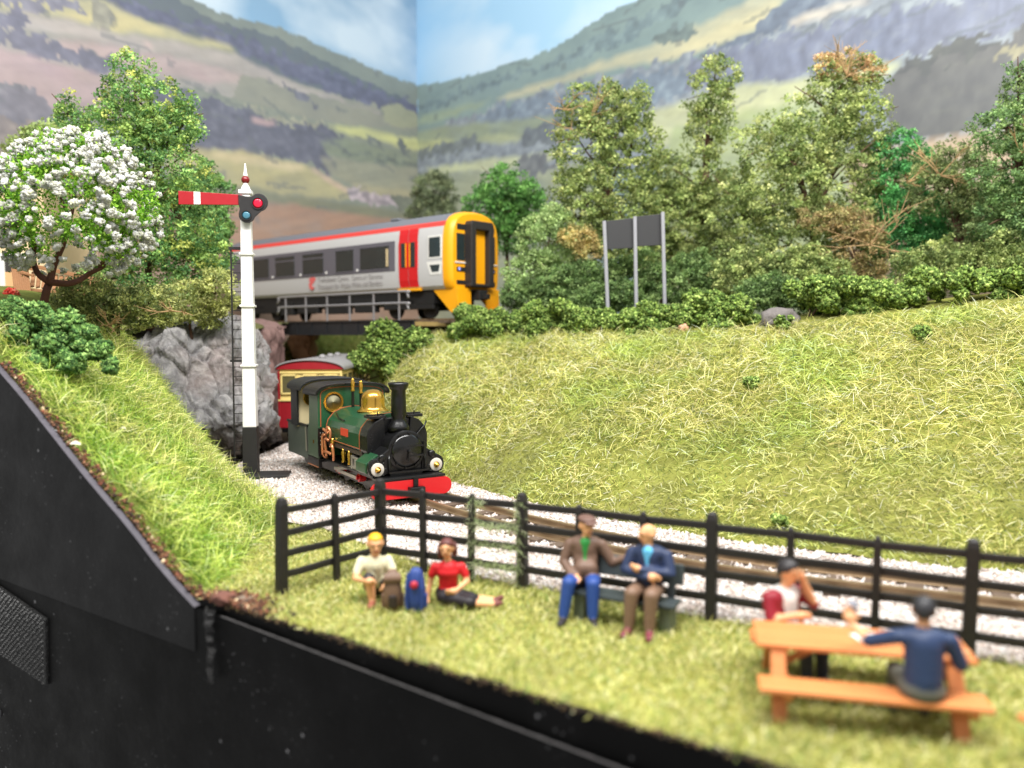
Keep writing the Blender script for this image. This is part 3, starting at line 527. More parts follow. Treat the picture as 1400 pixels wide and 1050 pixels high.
NG = catmull([(13, 7.7, 0), (9.6, 9.05, 0), (6.5, 10.35, 0), (3.15, 11.9, 0), (0.35, 14.25, 0), (-1.95, 17.05, 0), (-3.6, 19.6, 0), (-5.05, 22.2, 0), (-5.95, 24.7, 0), (-6.35, 27.5, 0), (-6.4, 31, 0), (-6.3, 36, 0)], 14)
NGL = [0]
for a, b_ in zip(NG, NG[1:]): NGL.append(NGL[-1]+(b_-a).length)
def ng(s):
    for i in range(len(NG)-1):
        if NGL[i+1] >= s: break
    u = (s-NGL[i])/(NGL[i+1]-NGL[i]); p = NG[i].lerp(NG[i+1], u); t = (NG[i+1]-NG[i]).normalized(); return p, t
tr = thing('narrow_gauge_track', 'narrow rusty railway track curving through pale ballast beneath the bridge', 'track', (0, 0, 0))
RAILM = mat('rail_metal', (150, 128, 100), 0.42, 0.55, var=0.3, scale=3); SLEEP = mat('sleeper_brown', (96, 80, 66), 0.85, var=0.3, bump=0.4)
for sgn in (-1, 1):
    rows = []
    for k in range(0, 260):
        s = NGL[-1]*k/259; p, t = ng(s); nrm = Vector((-t.y, t.x, 0))
        base = p+nrm*(0.345*sgn)
        rows.append([base+nrm*dx+Vector((0, 0, dz)) for dx, dz in ((-0.05, 0.05), (-0.05, 0.065), (-0.018, 0.08), (-0.018, 0.13), (-0.035, 0.14), (-0.035, 0.17), (0.035, 0.17), (0.035, 0.14), (0.018, 0.13), (0.018, 0.08), (0.05, 0.065), (0.05, 0.05))])
    obj('rail', MB().grid(rows), RAILM, tr)
sm = MB().box((0, 0, 0.03), (0.22, 1.25, 0.07)).mesh('sleeper'); fix_normals(sm); sm.materials.append(SLEEP)
k = 0.3
while k < NGL[-1]-3:
    p, t = ng(k); o = obj('sleeper', sm, None, tr); o.location = p; o.rotation_euler = (0, 0, math.atan2(t.y, t.x)); k += 0.52
from mathutils.bvhtree import BVHTree
def bvh_of(G):
    nv, nu = G.shape[:2]
    return BVHTree.FromPolygons([Vector(p) for p in G.reshape(-1, 3)], [(i*nu+j, i*nu+j+1, (i+1)*nu+j+1, (i+1)*nu+j) for i in range(nv-1) for j in range(nu-1)])
BVH = {k: bvh_of(g) for k, g in (('hill', HILL), ('bank', BANK), ('lawn', LAWN), ('up', UP), ('lup', LUP))}
def hit(px, py, *names):
    best = None
    for n in names or BVH:
        r = BVH[n].ray_cast(Vector((0, 0, CAM_H)), ray(px, py).normalized())
        if r[0] is not None and (best is None or r[3] < best[1]): best = (r[0], r[3])
    return best[0] if best else None
def ground_z(x, y, *names):
    z = None
    for n in names or BVH:
        r = BVH[n].ray_cast(Vector((x, y, 30)), Vector((0, 0, -1)))
        if r[0] is not None and (z is None or r[0].z > z): z = r[0].z
    return 0.0 if z is None else z

# ------------------------------------------------------------------ fence
FENCE = mat('fence_black_plastic', (36, 33, 32), 0.5, var=0.25, scale=9, bump=0.15, bscale=25, spec=0.4)
def zat(px, py, x, y):   # height of a sight line where it passes the ground point
    d = ray(px, py); return CAM_H+d.z*(y/d.y)
def post_mesh(wd, h):
    m = MB(); q = wd/2
    m.add([(a*q, b*q, z) for z in (-0.12, h-0.10) for a, b in ((-1, -1), (1, -1), (1, 1), (-1, 1))] + [(a*q*0.78, b*q*0.78, h-0.03) for a, b in ((-1, -1), (1, -1), (1, 1), (-1, 1))] + [(a*q*0.35, b*q*0.35, h) for a, b in ((-1, -1), (1, -1), (1, 1), (-1, 1))],
          [(3, 2, 1, 0)]+[(k*4+i, k*4+(i+1) % 4, k*4+4+(i+1) % 4, k*4+4+i) for k in range(3) for i in range(4)]+[(12, 13, 14, 15)])
    return m
RZ = (1.17, 0.87, 0.585, 0.30)
def fence(label, mains, inter, first_main=True):
    root = thing('rail_fence', label, 'fence', mains[0], 0, 'black four-rail fence around the lawn')
    base = Vector(mains[0]); rn = random.Random(4)
    for i, p in enumerate(mains):
        if i == 0 and not first_main: continue
        o = obj('post', post_mesh(0.135, 1.36), FENCE, root, bevel=0.012); o.location = Vector(p)-base
        nx = Vector(mains[min(i+1, len(mains)-1)])-Vector(mains[max(i-1, 0)]); o.rotation_euler = (rn.uniform(-.015, .015), rn.uniform(-.02, .02), math.atan2(nx.y, nx.x))
    for a, b_ in zip(mains, mains[1:]):
        a, b_ = Vector(a), Vector(b_); d = (b_-a).normalized()
        for z in RZ:
            m = MB(); n = 7; jit = rn.uniform(-.012, .012)
            pts = [a.lerp(b_, k/(n-1))+Vector((0, 0, z+jit+0.006*math.sin(k*1.7+z*9)))-base for k in range(n)]
            for u, v in zip(pts, pts[1:]): pass
            rows = [[p+Vector((-d.y*sx*0.03, d.x*sx*0.03, sz*0.046)) for sx, sz in ((-1, -1), (1, -1), (1, 1), (-1, 1), (-1, -1))] for p in pts]
            m.grid(rows); obj('rail', m, FENCE, root, bevel=0.012)
        for k in range(1, inter+1):
            p = a.lerp(b_, k/(inter+1)); o = obj('thin_post', post_mesh(0.085, 1.29), FENCE, root, bevel=0.01)
            o.location = p-base+Vector((-d.y*0.055, d.x*0.055, 0))*(-1 if d.x > 0.8 else 1); o.rotation_euler = (0, rn.uniform(-.02, .02), math.atan2(d.y, d.x))
    return root
fm = [(-1.98, 12.0, 0), (0.15, 10.95, 0), (2.46, 9.75, 0), (4.93, 8.50, 0), (7.5, 7.35, 0)]
fence('long black four-rail fence running past the bench to the picnic table', fm, 2)
fence('short black fence panel turning back toward the steep grassy hill', [(-1.98, 12.0, 0), (-3.1, 10.62, 0)], 1, False)

# ------------------------------------------------------------------ signal
WHITE = mat('signal_white', (236, 234, 230), 0.4, var=0.04, scale=12); SBLACK = mat('signal_black', (34, 32, 33), 0.5, var=0.2)
SRED = mat('signal_red', (164, 26, 36), 0.4, var=0.06); DKRED = mat('finial_red', (120, 20, 24), 0.3)
sb = gp(344, 652); sig = thing('semaphore_signal', 'tall white semaphore signal with red arm and black ladder', 'signal', sb, math.radians(8))
def tapered(m, w0, w1, z0, z1):
    m.add([(a*w_/2, b*w_/2, z) for w_, z in ((w0, z0), (w1, z1)) for a, b in ((-1, -1), (1, -1), (1, 1), (-1, 1))], [(3, 2, 1, 0), (4, 5, 6, 7)]+[(i, (i+1) % 4, 4+(i+1) % 4, 4+i) for i in range(4)]); return m
WD = lambda z: 0.335-0.105*z/6.9
obj('post_foot', tapered(MB(), WD(0)+0.02, WD(1.25)+0.02, 0.0, 1.25), SBLACK, sig, bevel=0.012)
obj('post', tapered(MB(), WD(1.25), WD(6.9), 1.25, 6.9), WHITE, sig, bevel=0.012)
for z in (2.75, 4.2, 5.45):
    obj('collar', MB().box((0, 0, z), (WD(z)+0.075, WD(z)+0.075, 0.055)), WHITE, sig, bevel=0.012)
obj('post_cap', MB().box((0, 0, 6.93), (0.30, 0.30, 0.10)), WHITE, sig, bevel=0.02)
fin = obj('finial', MB().lathe([(0.12, 6.98), (0.10, 7.05), (0.055, 7.12), (0.05, 7.16)], n=16).lathe([(0.05, 7.30), (0.06, 7.34), (0.035, 7.42), (0.012, 7.62)], n=16), WHITE, sig, smooth=True)
obj('ball', MB().lathe([(0.045, 7.14), (0.085, 7.18), (0.10, 7.23), (0.085, 7.28), (0.045, 7.32)], n=16), DKRED, fin, smooth=True)
obj('base_plate', MB().box((0.35, -0.15, 0.06), (1.15, 0.75, 0.09)), SBLACK, sig, bevel=0.01)
fy = -0.20
arm = obj('arm', MB().prism([(-1.50, 6.58), (-1.50, 6.90), (-0.05, 6.84), (-0.05, 6.60)], fy-0.02, fy+0.02, lambda u, v, w_: (u, w_, v)), SRED, sig, bevel=0.006)
obj('arm_stripe', MB().prism([(-1.15, 6.592), (-1.15, 6.887), (-1.00, 6.881), (-1.00, 6.594)], fy-0.026, fy-0.0215, lambda u, v, w_: (u, w_, v)), WHITE, arm)
def circ(cx, cz, r, n=18, a0=0, a1=2*math.pi): return [(cx+r*math.cos(a0+(a1-a0)*i/n), cz+r*math.sin(a0+(a1-a0)*i/n)) for i in range(n+1)]
spec_out = circ(0.34, 6.66, 0.215, 14, math.radians(-75), math.radians(110))+[(0.18, 6.80), (0.05, 6.80), (-0.13, 6.84), (-0.13, 6.62), (-0.1, 6.5)]+circ(0.06, 6.36, 0.19, 12, math.radians(165), math.radians(345))
sp = obj('spectacle', MB().prism(spec_out, fy-0.055, fy-0.025, lambda u, v, w_: (u, w_, v)), SBLACK, sig, bevel=0.01)
def lens(name, cx, cz, r, m):
    obj(name+'_rim', MB().lathe([(r*1.18, 0), (r*1.18, -0.03), (r, -0.03), (r, 0)], (cx, fy-0.05, cz), 'y', 20), SBLACK, sp)
    obj(name, MB().lathe([(0.0, -0.022), (r*0.6, -0.016), (r, -0.002)], (cx, fy-0.055, cz), 'y', 20), m, sp, smooth=True)
rl = mat('red_lens', (232, 24, 60), 0.15, var=0.05, coat=0.5); bl_ = mat('blue_lens', (70, 120, 140), 0.15, var=0.05, coat=0.5)
lens('red_lens', 0.32, 6.64, 0.125, rl); lens('blue_lens', 0.05, 6.35, 0.105, bl_)
lad = obj('ladder', MB().bar((-0.42, 0.14, 0), (-0.40, 0.14, 5.62), 0.035, 0.035, (0, 1, 0)).bar((-0.20, 0.14, 0), (-0.16, 0.14, 5.62), 0.025, 0.025, (0, 1, 0)).box((-0.2, 0.13, 5.60), (0.5, 0.06, 0.07)).box((-0.2, 0.13, 2.86), (0.55, 0.06, 0.05)), SBLACK, sig)
rm = MB().bar((-0.42, 0.14, 0), (-0.17, 0.14, 0), 0.018, 0.018).mesh('rung'); fix_normals(rm); rm.materials.append(SBLACK)
for k in range(24):
    o = obj('rung', rm, None, lad); o.location = (0, 0, 0.18+k*0.23)

# ------------------------------------------------------------------ black board sign on three grey posts (seen from the back)
sg = thing('board_sign', 'blank black double board on three grey posts behind the hedge', 'sign', at(868, 420, 25.6))
GP_ = mat('sign_post_grey', (160, 160, 166), 0.45, 0.2, var=0.08); SBK = mat('sign_black', (46, 46, 48), 0.6, var=0.12)
b0 = Vector(sg.location)
for x0, x1, y0 in ((826, 831, 302), (868, 870, 296), (906, 909, 290)):
    a = at(x0, y0, 25.6)-b0; b_ = at(x1, 424, 25.6)-b0
    obj('post', MB().tube([b_, a], 0.062, 8), GP_, sg)
for (xa, xb, ya, yb) in ((829, 866, 302, 341), (870, 906, 296, 337)):
    q = [at(xa, ya, 25.68), at(xb, ya-4, 25.68), at(xb, yb-2, 25.68), at(xa, yb, 25.68)]
    m = MB(); vs = [p-b0 for p in q]+[p-b0+Vector((0, 0.06, 0)) for p in q]
    m.add(vs, [(0, 1, 2, 3), (7, 6, 5, 4)]+[(i, 4+i, 4+(i+1) % 4, (i+1) % 4) for i in range(4)]); obj('board', m, SBK, sg, bevel=0.01)

# ------------------------------------------------------------------ benches, table, bags
SLATE = mat('bench_slate_green', (56, 64, 66), 0.45, var=0.12); OLIVE = mat('bench_leg_olive', (96, 104, 88), 0.5, var=0.12)
bd = Vector((0.892, -0.452, 0)).normalized(); brot = math.atan2(bd.y, bd.x)
bench = thing('park_bench', 'slate green park bench with two seated men by the fence', 'bench', (1.37, 9.64, 0), brot)
for yy in (-0.11, 0.06): obj('seat_plank', MB().box((0, yy, 0.345), (1.34, 0.16, 0.05)), SLATE, bench, bevel=0.012)
obj('backrest', MB().box((0, 0.24, 0.63), (1.34, 0.05, 0.25), R=Euler((math.radians(-10), 0, 0)).to_matrix()), SLATE, bench, bevel=0.015)
for x in (-0.54, 0.54):
    obj('leg', MB().box((x, 0.0, 0.15), (0.14, 0.30, 0.34)), OLIVE, bench, bevel=0.015)
    obj('back_support', MB().bar((x, 0.14, 0.30), (x, 0.25, 0.74), 0.09, 0.05, (0, 1, 0)), SLATE, bench, bevel=0.01)
ORANGE = mat('table_orange', (210, 132, 76), 0.5, var=0.12, scale=3, bump=0.15, bscale=18)
def picnic(label, loc, rz):
    t = thing('picnic_table', label, 'picnic table', loc, rz, 'orange picnic tables'); t.scale = (1.02, 1.0, 0.82)
    for i, y in enumerate((-0.24, -0.08, 0.08, 0.24)):
        obj('top_plank', MB().box((0, y, 0.75+0.004*(i % 2)), (1.86, 0.152, 0.055)), ORANGE, t, bevel=0.012)
    for s_ in (-1, 1):
        for y in (-0.08, 0.08):
            obj('seat_plank', MB().box((0, s_*0.60+y, 0.45), (1.86, 0.15, 0.055)), ORANGE, t, bevel=0.012)
    for x in (-0.74, 0.74):
        for s_ in (-1, 1):
            obj('leg', MB().bar((x, s_*0.60, 0.0), (x, s_*0.24, 0.72), 0.09, 0.13, (1, 0, 0)), ORANGE, t, bevel=0.01)
        obj('cross_beam', MB().box((x+0.06, 0, 0.38), (0.07, 1.40, 0.11)), ORANGE, t, bevel=0.01)
        obj('top_batten', MB().box((x+0.06, 0, 0.69), (0.07, 0.60, 0.06)), ORANGE, t, bevel=0.01)
    for s_ in (-1, 1): obj('brace', MB().bar((s_*0.70, 0, 0.40), (s_*0.30, 0, 0.70), 0.06, 0.09, (0, 1, 0)), ORANGE, t, bevel=0.01)
    return t
PT = Vector((3.30, 7.50, 0)); PROT = math.radians(-13)
picnic('orange wooden picnic table with two people sitting at it', PT, PROT)
picnic('orange picnic table of which only a corner shows at the frame edge', (5.36, 6.2, 0), math.radians(25))

def bag(name, label, loc, rz, col, front, col2, h, wd, dp, ball=None):
    m = bpy.data.meshes.new(name); bm = bmesh.new(); bmesh.ops.create_uvsphere(bm, u_segments=24, v_segments=18, radius=1.0)
    for v in bm.verts:
        x, y, z = v.co; e = 0.62
        sx = math.copysign(abs(x)**e, x); sy = math.copysign(abs(y)**e, y); sz = math.copysign(abs(z)**e, z)
        tp = 1.0-0.22*max(sz, 0)-0.05*(sz < -0.6)
        v.co = (sx*wd/2*tp*0.95, sy*dp/2*tp, (sz*0.5+0.5)*h*0.98)
    bm.to_mesh(m); bm.free(); m.materials.append(mat(name+'_fabric_'+label[:5], col, 0.55, var=0.18, scale=7))
    root = thing(name, label, 'backpack', loc, rz); obj('body', m, None, root, smooth=True)
    m2 = mat(name+'_trim_'+label[:5], col2, 0.5, var=0.1)
    if front:
        obj('pocket', MB().box((0, -dp/2-0.005, h*0.30), (wd*0.42, 0.06, h*0.30)), m2, root, bevel=0.025)
        lid = MB(); lid.grid([[(wd*0.47*a*(1-0.15*abs(b_)), -dp*0.2-0.36*dp*math.cos(b_*1.2)+0.0, h*(0.80+0.13*b_)) for a in (-1, -.5, 0, .5, 1)] for b_ in (-1, -.5, 0, .5, 1)])
        obj('flap', lid, MATS[name+'_fabric_'+label[:5]], root, smooth=True)
    if ball:
        obj('red_pompom', MB().lathe([(0.0, -0.055), (0.04, -0.04), (0.055, 0.0), (0.04, 0.04), (0.0, 0.055)], (0, -dp/2, h*0.66), 'z', 14), mat('pompom_red', (170, 30, 52), 0.5), root, smooth=True)
        for s_ in (-1, 1): obj('strap', MB().tube([(s_*wd*0.33, -dp*0.28, h*0.9), (s_*wd*0.4, -dp*0.52, h*0.6), (s_*wd*0.36, -dp*0.5, h*0.15)], 0.018, 6), MATS[name+'_fabric_'+label[:5]], root)
    for s_ in (-1, 1): obj('side_pocket', MB().box((s_*wd*0.47, 0, h*0.28), (0.05, dp*0.5, h*0.3)), MATS[name+'_fabric_'+label[:5]], root, bevel=0.02)
    return root
bag('backpack', 'brown backpack with dark pocket lying beside the yellow-haired sitter', gp(537, 836), 0.15, (112, 86, 68), True, (44, 34, 30), 0.56, 0.25, 0.22)
bag('backpack', 'blue backpack with red pompom standing in front of the woman', gp(569, 838), -0.1, (40, 66, 132), False, (30, 50, 100), 0.60, 0.25, 0.22, True)
# ------------------------------------------------------------------ steam locomotive
LG = mat('loco_green', (30, 74, 46), 0.3, var=0.08, coat=0.3); LB = mat('loco_black', (13, 13, 14), 0.3, var=0.2, scale=10, spec=0.5, bump=0.08, bscale=30)
LDG = mat('cab_side_green_sheen', (78, 92, 76), 0.35, var=0.1); LR = mat('beam_red', (200, 26, 32), 0.35, var=0.05); BR = mat('brass', (214, 168, 74), 0.22, 0.9, var=0.1)  # cab side green is paler than the loco green, satin sheen mixed in
CU = mat('copper', (214, 140, 96), 0.3, 0.6, var=0.12); ST = mat('bright_steel', (176, 170, 160), 0.35, 0.7, var=0.1); CREAM = mat('cab_cream', (196, 180, 140), 0.6, var=0.08)
LN = mat('lining_orange', (168, 86, 52), 0.5); RPL = mat('name_plate', (206, 70, 44), 0.45); GLS = mat('spectacle_glass', (150, 146, 120), 0.1, var=0.15, spec=0.6); WR = mat('white_ring', (196, 190, 180), 0.5)
hd = math.atan2(-0.846, 0.534); FR = Vector((-2.03, 16.28, 0))
loco = thing('steam_locomotive', 'green and black saddle tank steam locomotive with brass dome', 'locomotive', FR, hd)
yzx = lambda u, v, w_: (w_, u, v)
def P(name, m, mt, par=loco, **k): return obj(name, m, mt, par, **k)
# beam with rounded ends
bo = [(-0.78, 0.19)]+circ(0.72, 0.375, 0.185, 10, -math.pi/2, math.pi/2)+circ(-0.72, 0.375, 0.185, 10, math.pi/2, 3*math.pi/2)
beam = P('buffer_beam', MB().prism(circ(0.72, 0.375, 0.185, 10, -math.pi/2, math.pi/2)+circ(-0.72, 0.375, 0.185, 10, math.pi/2, 3*math.pi/2), -0.08, 0.0, yzx), LR, bevel=0.01)
P('strap', MB().box((0.015, 0.06, 0.50), (0.05, 0.10, 0.16)), LB, beam)
P('coupling', MB().box((0.06, 0.06, 0.33), (0.16, 0.34, 0.17)).box((0.14, 0.06, 0.30), (0.12, 0.12, 0.10)), LB, beam, bevel=0.02)
P('frame', MB().box((-2.6, 0, 0.40), (5.1, 0.80, 0.36)), LB, bevel=0.01)
P('running_plate', MB().box((-1.75, 0, 0.60), (3.4, 1.44, 0.05)), LB, bevel=0.008)
P('front_plate', MB().box((-0.16, 0, 0.595), (0.34, 1.5, 0.05)), LB, bevel=0.01)
# smokebox
sc_ = 1.12
sbx = P('smokebox', MB().lathe([(0.38, -1.0), (0.40, -1.0), (0.40, -0.34), (0.42, -0.33), (0.42, -0.27), (0.385, -0.255), (0.37, -0.255)], (0, 0, sc_), 'x', 40).prism([(-0.36, 0.62), (0.36, 0.62), (0.40, 0.98), (0.3, 1.2), (-0.3, 1.2), (-0.40, 0.98)], -0.98, -0.30, yzx), LB, autos=40)
dr = P('smokebox_door', MB().lathe([(0.345, -0.256), (0.345, -0.235), (0.30, -0.215), (0.2, -0.19), (0.08, -0.178), (0.0, -0.175)], (0, 0, sc_), 'x', 40), mat('door_black', (14, 14, 15), 0.2, var=0.2, spec=0.6), sbx, smooth=True)
P('dart_handle', MB().lathe([(0.03, -0.20), (0.03, -0.12), (0.0, -0.11)], (0, 0, sc_), 'x', 10).bar((-0.14, 0.0, sc_), (-0.14, -0.02, sc_-0.2), 0.022, 0.022, (1, 0, 0)).bar((-0.125, 0, sc_), (-0.125, 0.17, sc_-0.07), 0.02, 0.02, (1, 0, 0)), LB, sbx)
for z in (0.10, -0.10): P('hinge_strap', MB().box((-0.195, 0.17, sc_+z), (0.03, 0.34, 0.035)), LB, sbx)
P('hinge_post', MB().tube([(-0.22, 0.37, sc_-0.18), (-0.22, 0.37, sc_+0.18)], 0.022, 8), LB, sbx)
for k in range(10):
    a = k*math.pi/5+0.2; P('door_clamp', MB().box((-0.24, 0.36*math.cos(a), sc_+0.36*math.sin(a)), (0.035, 0.035, 0.035)), LB, sbx)
P('step_bar', MB().box((-0.2, 0, 0.70), (0.05, 0.86, 0.035)), LB, sbx)
# cylinders with their front covers
for s_ in (-1, 1):
    cy = s_*0.66; cz = 0.80
    pl_ = circ(cy, cz, 0.20, 14, math.radians(-100 if s_ > 0 else 90), math.radians(90 if s_ > 0 else 280))
    pl_ = (pl_+[(s_*0.36, 1.22), (s_*0.34, 0.70)]) if s_ > 0 else (pl_+[(s_*0.34, 0.70), (s_*0.36, 1.22)])
    cyl = P('cylinder', MB().prism(pl_, -0.95, -0.26, yzx), LB, bevel=0.02)
    P('cladding', MB().prism([(cy-s_*0.02, cz-0.2), (cy+s_*0.214, cz-0.1), (cy+s_*0.214, cz+0.1), (cy-s_*0.05, cz+0.28), (cy-s_*0.1, cz+0.2)], -0.90, -0.36, yzx), LG, cyl, bevel=0.015)
    P('cover_ring', MB().lathe([(0.06, -0.262), (0.14, -0.262), (0.14, -0.235), (0.128, -0.226), (0.06, -0.226)], (0, cy, cz-0.02), 'x', 28), WR, cyl, autos=40)
    P('cover_boss', MB().lathe([(0.07, -0.24), (0.06, -0.20), (0.035, -0.19), (0.03, -0.15), (0.0, -0.14)], (0, cy, cz-0.02), 'x', 16), BR, cyl, smooth=True)
    P('valve_cover', MB().lathe([(0.075, -0.27), (0.075, -0.22), (0.05, -0.205), (0.0, -0.2)], (0, s_*0.56, cz+0.22), 'x', 16), LB, cyl, smooth=True)
    for k in range(8):
        a = k*math.pi/4; P('cover_bolt', MB().lathe([(0.016, -0.262), (0.016, -0.238), (0.0, -0.23)], (0, cy+0.17*math.cos(a), cz-0.02+0.17*math.sin(a)), 'x', 6), LB, cyl)
    P('pipe', MB().tube([(-0.30, s_*0.38, 0.66), (-0.22, s_*0.40, 0.75), (-0.24, s_*0.41, 0.95), (-0.3, s_*0.38, 1.08)], 0.028, 8), LB, cyl, smooth=True)
# saddle tank
tank = [(-0.64, 1.02), (-0.68, 1.10), (-0.68, 1.40), (-0.64, 1.54), (-0.50, 1.70), (-0.3, 1.79), (0, 1.83), (0.3, 1.79), (0.50, 1.70), (0.64, 1.54), (0.68, 1.40), (0.68, 1.10), (0.64, 1.02), (0.3, 1.0), (-0.3, 1.0)]
tk = P('saddle_tank', MB().prism(tank, -3.25, -1.10, yzx), LG, bevel=0.02)
tf = P('tank_front', MB().prism([(y*1.02, z) for y, z in tank[:6]+[(-0.27, 1.55), (-0.27, 1.0)]], -1.12, -0.72, yzx).prism([(y*1.02, z) for y, z in [(0.27, 1.0), (0.27, 1.55)]+tank[7:13]], -1.12, -0.72, yzx).box((-0.95, 0, 1.6), (0.36, 0.6, 0.3)), LB, tk, bevel=0.02)
for y in (-0.42, 0.42): P('filler_lid', MB().box((-0.92, y, 1.79), (0.36, 0.36, 0.06)).box((-0.92, y, 1.83), (0.06, 0.40, 0.03)).tube([(-0.8, y, 1.82), (-0.8, y, 1.9)], 0.015, 6), LB, tf, bevel=0.01)
for k in range(9): P('rivet', MB().lathe([(0.012, -0.722), (0.01, -0.71), (0.0, -0.706)], (0, -0.62+0.03*(k % 3), 1.08+0.05*k), 'x', 6), LB, tf)
P('hand_rail', MB().tube([(-0.71, 0.30, 1.28), (-0.68, 0.38, 1.34), (-0.69, 0.62, 1.58), (-0.72, 0.67, 1.66)], 0.018, 6), LB, tf, smooth=True)
for x in (-1.16, -3.2):
    P('lining', MB().tube([(x, y*1.006, z*1.002+0.001) for y, z in tank[:13]], 0.009, 5), LN, tk)
P('lining', MB().tube([(-1.16, -0.686, 1.10), (-3.2, -0.686, 1.10)], 0.008, 5), LN, tk); P('lining', MB().tube([(-1.16, 0.686, 1.10), (-3.2, 0.686, 1.10)], 0.008, 5), LN, tk)
P('tank_valance', MB().box((-2.1, -0.65, 1.0), (2.1, 0.05, 0.09)).box((-2.1, 0.65, 1.0), (2.1, 0.05, 0.09)), mat('valance_brown', (62, 52, 46), 0.5), tk)
for s_ in (-1, 1): P('name_plate', MB().box((-2.05, s_*0.684, 1.36), (0.44, 0.012, 0.17)), RPL, tk, bevel=0.004)
P('chimney', MB().lathe([(0.24, 1.50), (0.22, 1.60), (0.165, 1.68), (0.135, 1.76), (0.15, 1.80), (0.165, 1.84), (0.156, 2.16), (0.15, 2.34), (0.19, 2.40), (0.215, 2.46), (0.215, 2.50), (0.19, 2.51), (0.14, 2.51), (0.13, 2.40), (0.0, 2.38)], (-0.66, 0, 0), 'z', 28), LB, smooth=True)
P('dome', MB().lathe([(0.36, 1.80), (0.345, 1.815), (0.30, 1.84), (0.265, 1.90), (0.262, 2.06), (0.25, 2.14), (0.20, 2.22), (0.12, 2.27), (0.0, 2.29)], (-2.05, 0, 0), 'z', 32), BR, smooth=True)
for y, h in ((-0.10, 2.50), (0.10, 2.44)):
    wv = P('safety_valve', MB().lathe([(0.035, 1.80), (0.035, h-0.30)], (-3.02, y, 0), 'z', 10), LB, smooth=False)
    P('valve_top', MB().lathe([(0.04, h-0.32), (0.055, h-0.30), (0.035, h-0.26), (0.045, h-0.18), (0.05, h-0.10), (0.035, h-0.07), (0.04, h-0.03), (0.0, h)], (-3.02, y, 0), 'z', 12), BR, wv, smooth=True)
# cab
def arc(hw, zs, zt, n=14): return [(hw*math.cos(a)*1.0, zs+(zt-zs)*math.sin(a)) for a in [math.pi*i/n for i in range(n+1)]]
fs_ = [(0.84, 0.66)]+[(0.84*math.copysign(abs(math.cos(a))**0.55, math.cos(a)), 2.14+0.20*math.sin(a)) for a in [math.pi*i/16 for i in range(17)]]+[(-0.84, 0.66)]
cab = P('cab_front', MB().prism(fs_, -3.36, -3.32, yzx), LG, bevel=0.006)
P('lining', MB().tube([(-3.314, y*0.93, 1.36 if z < 1 else 2.11+(z-2.14)*0.85) for y, z in fs_], 0.011, 5), LN, cab)
for s_ in (-1, 1): P('lower_plate', MB().box((-3.31, s_*0.72, 1.0), (0.05, 0.26, 0.66)), LB, cab)
for i in range(4):
    for j in range(3): P('rivet', MB().lathe([(0.012, -3.284), (0.0, -3.275)], (0, -0.80+0.06*j, 0.95+0.09*i), 'x', 6), ST, cab)
for y in (-0.47, 0.47):
    wn = P('round_window', MB().lathe([(0.0, -3.318), (0.205, -3.312)], (0, y, 1.93), 'x', 28), GLS, cab, smooth=True)
    P('window_rim', MB().lathe([(0.195, -3.322), (0.195, -3.285), (0.24, -3.285), (0.24, -3.322)], (0, y, 1.93), 'x', 28), BR, wn, autos=40)
for s_ in (-1, 1):
    P('cab_side', MB().prism([(-3.33, 0.62), (-4.05, 0.62), (-4.05, 1.30), (-3.98, 1.42), (-3.95, 2.0), (-4.0, 2.16), (-3.33, 2.16)], s_*0.80, s_*0.845, lambda u, v, w_: (u, w_, v)), LDG if s_ < 0 else LG, cab, bevel=0.008)
rf = [(0.93*math.copysign(abs(math.cos(a))**0.55, math.cos(a)), 2.13+0.25*math.sin(a)) for a in [math.pi*i/16 for i in range(17)]]
P('cab_roof', MB().prism(rf+[(y*0.97, z-0.05) for y, z in rf[::-1]], -4.2, -3.22, yzx), LB, cab, bevel=0.008)
for s_ in (-1, 1): P('cab_step', MB().box((-3.72, s_*0.80, 0.50), (0.80, 0.08, 0.22)), LB, cab, bevel=0.01)
P('step_lining', MB().tube([(-3.34, -0.845, 0.41), (-4.08, -0.845, 0.41)], 0.012, 5), CU, cab)
P('emblem', MB().lathe([(0.0, -0.848), (0.05, -0.847)], (-3.66, 0, 0.98), 'y', 12), BR, cab)
# pipework ahead of the cab
pipes = [[(-3.26, -0.66, 0.62), (-3.26, -0.74, 0.70), (-3.22, -0.78, 0.80), (-3.22, -0.78, 1.12), (-3.14, -0.78, 1.20), (-3.02, -0.78, 1.20)],
         [(-3.05, -0.74, 0.70), (-3.05, -0.78, 1.05), (-2.98, -0.78, 1.12), (-2.80, -0.78, 1.10)],
         [(-3.18, -0.76, 0.80), (-2.86, -0.78, 0.82), (-2.7, -0.76, 0.80)],
         [(-2.9, -0.78, 1.26), (-2.84, -0.8, 1.38), (-2.74, -0.8, 1.40), (-2.68, -0.78, 1.30), (-2.70, -0.78, 1.16)],
         [(-2.68, -0.78, 0.98), (-2.56, -0.8, 1.03), (-2.48, -0.8, 0.96), (-2.48, -0.78, 0.76), (-2.54, -0.76, 0.68)],
         [(-3.2, -0.76, 1.32), (-3.0, -0.78, 1.30), (-2.82, -0.78, 1.27)]]
for p in pipes: P('copper_pipe', MB().tube(catmull(p, 5), 0.032, 8), CU, smooth=True)
for x, z0, z1 in ((-2.70, 0.86, 1.16), (-2.18, 0.66, 0.98), (-1.82, 0.66, 0.98)):
    P('brass_fitting', MB().lathe([(0.03, z0), (0.045, z0+0.03), (0.03, z0+0.07), (0.04, (z0+z1)/2), (0.05, z1-0.08), (0.03, z1-0.05), (0.035, z1)], (x, -0.72 if x < -2.5 else -0.66, 0), 'z', 10), BR, smooth=True)
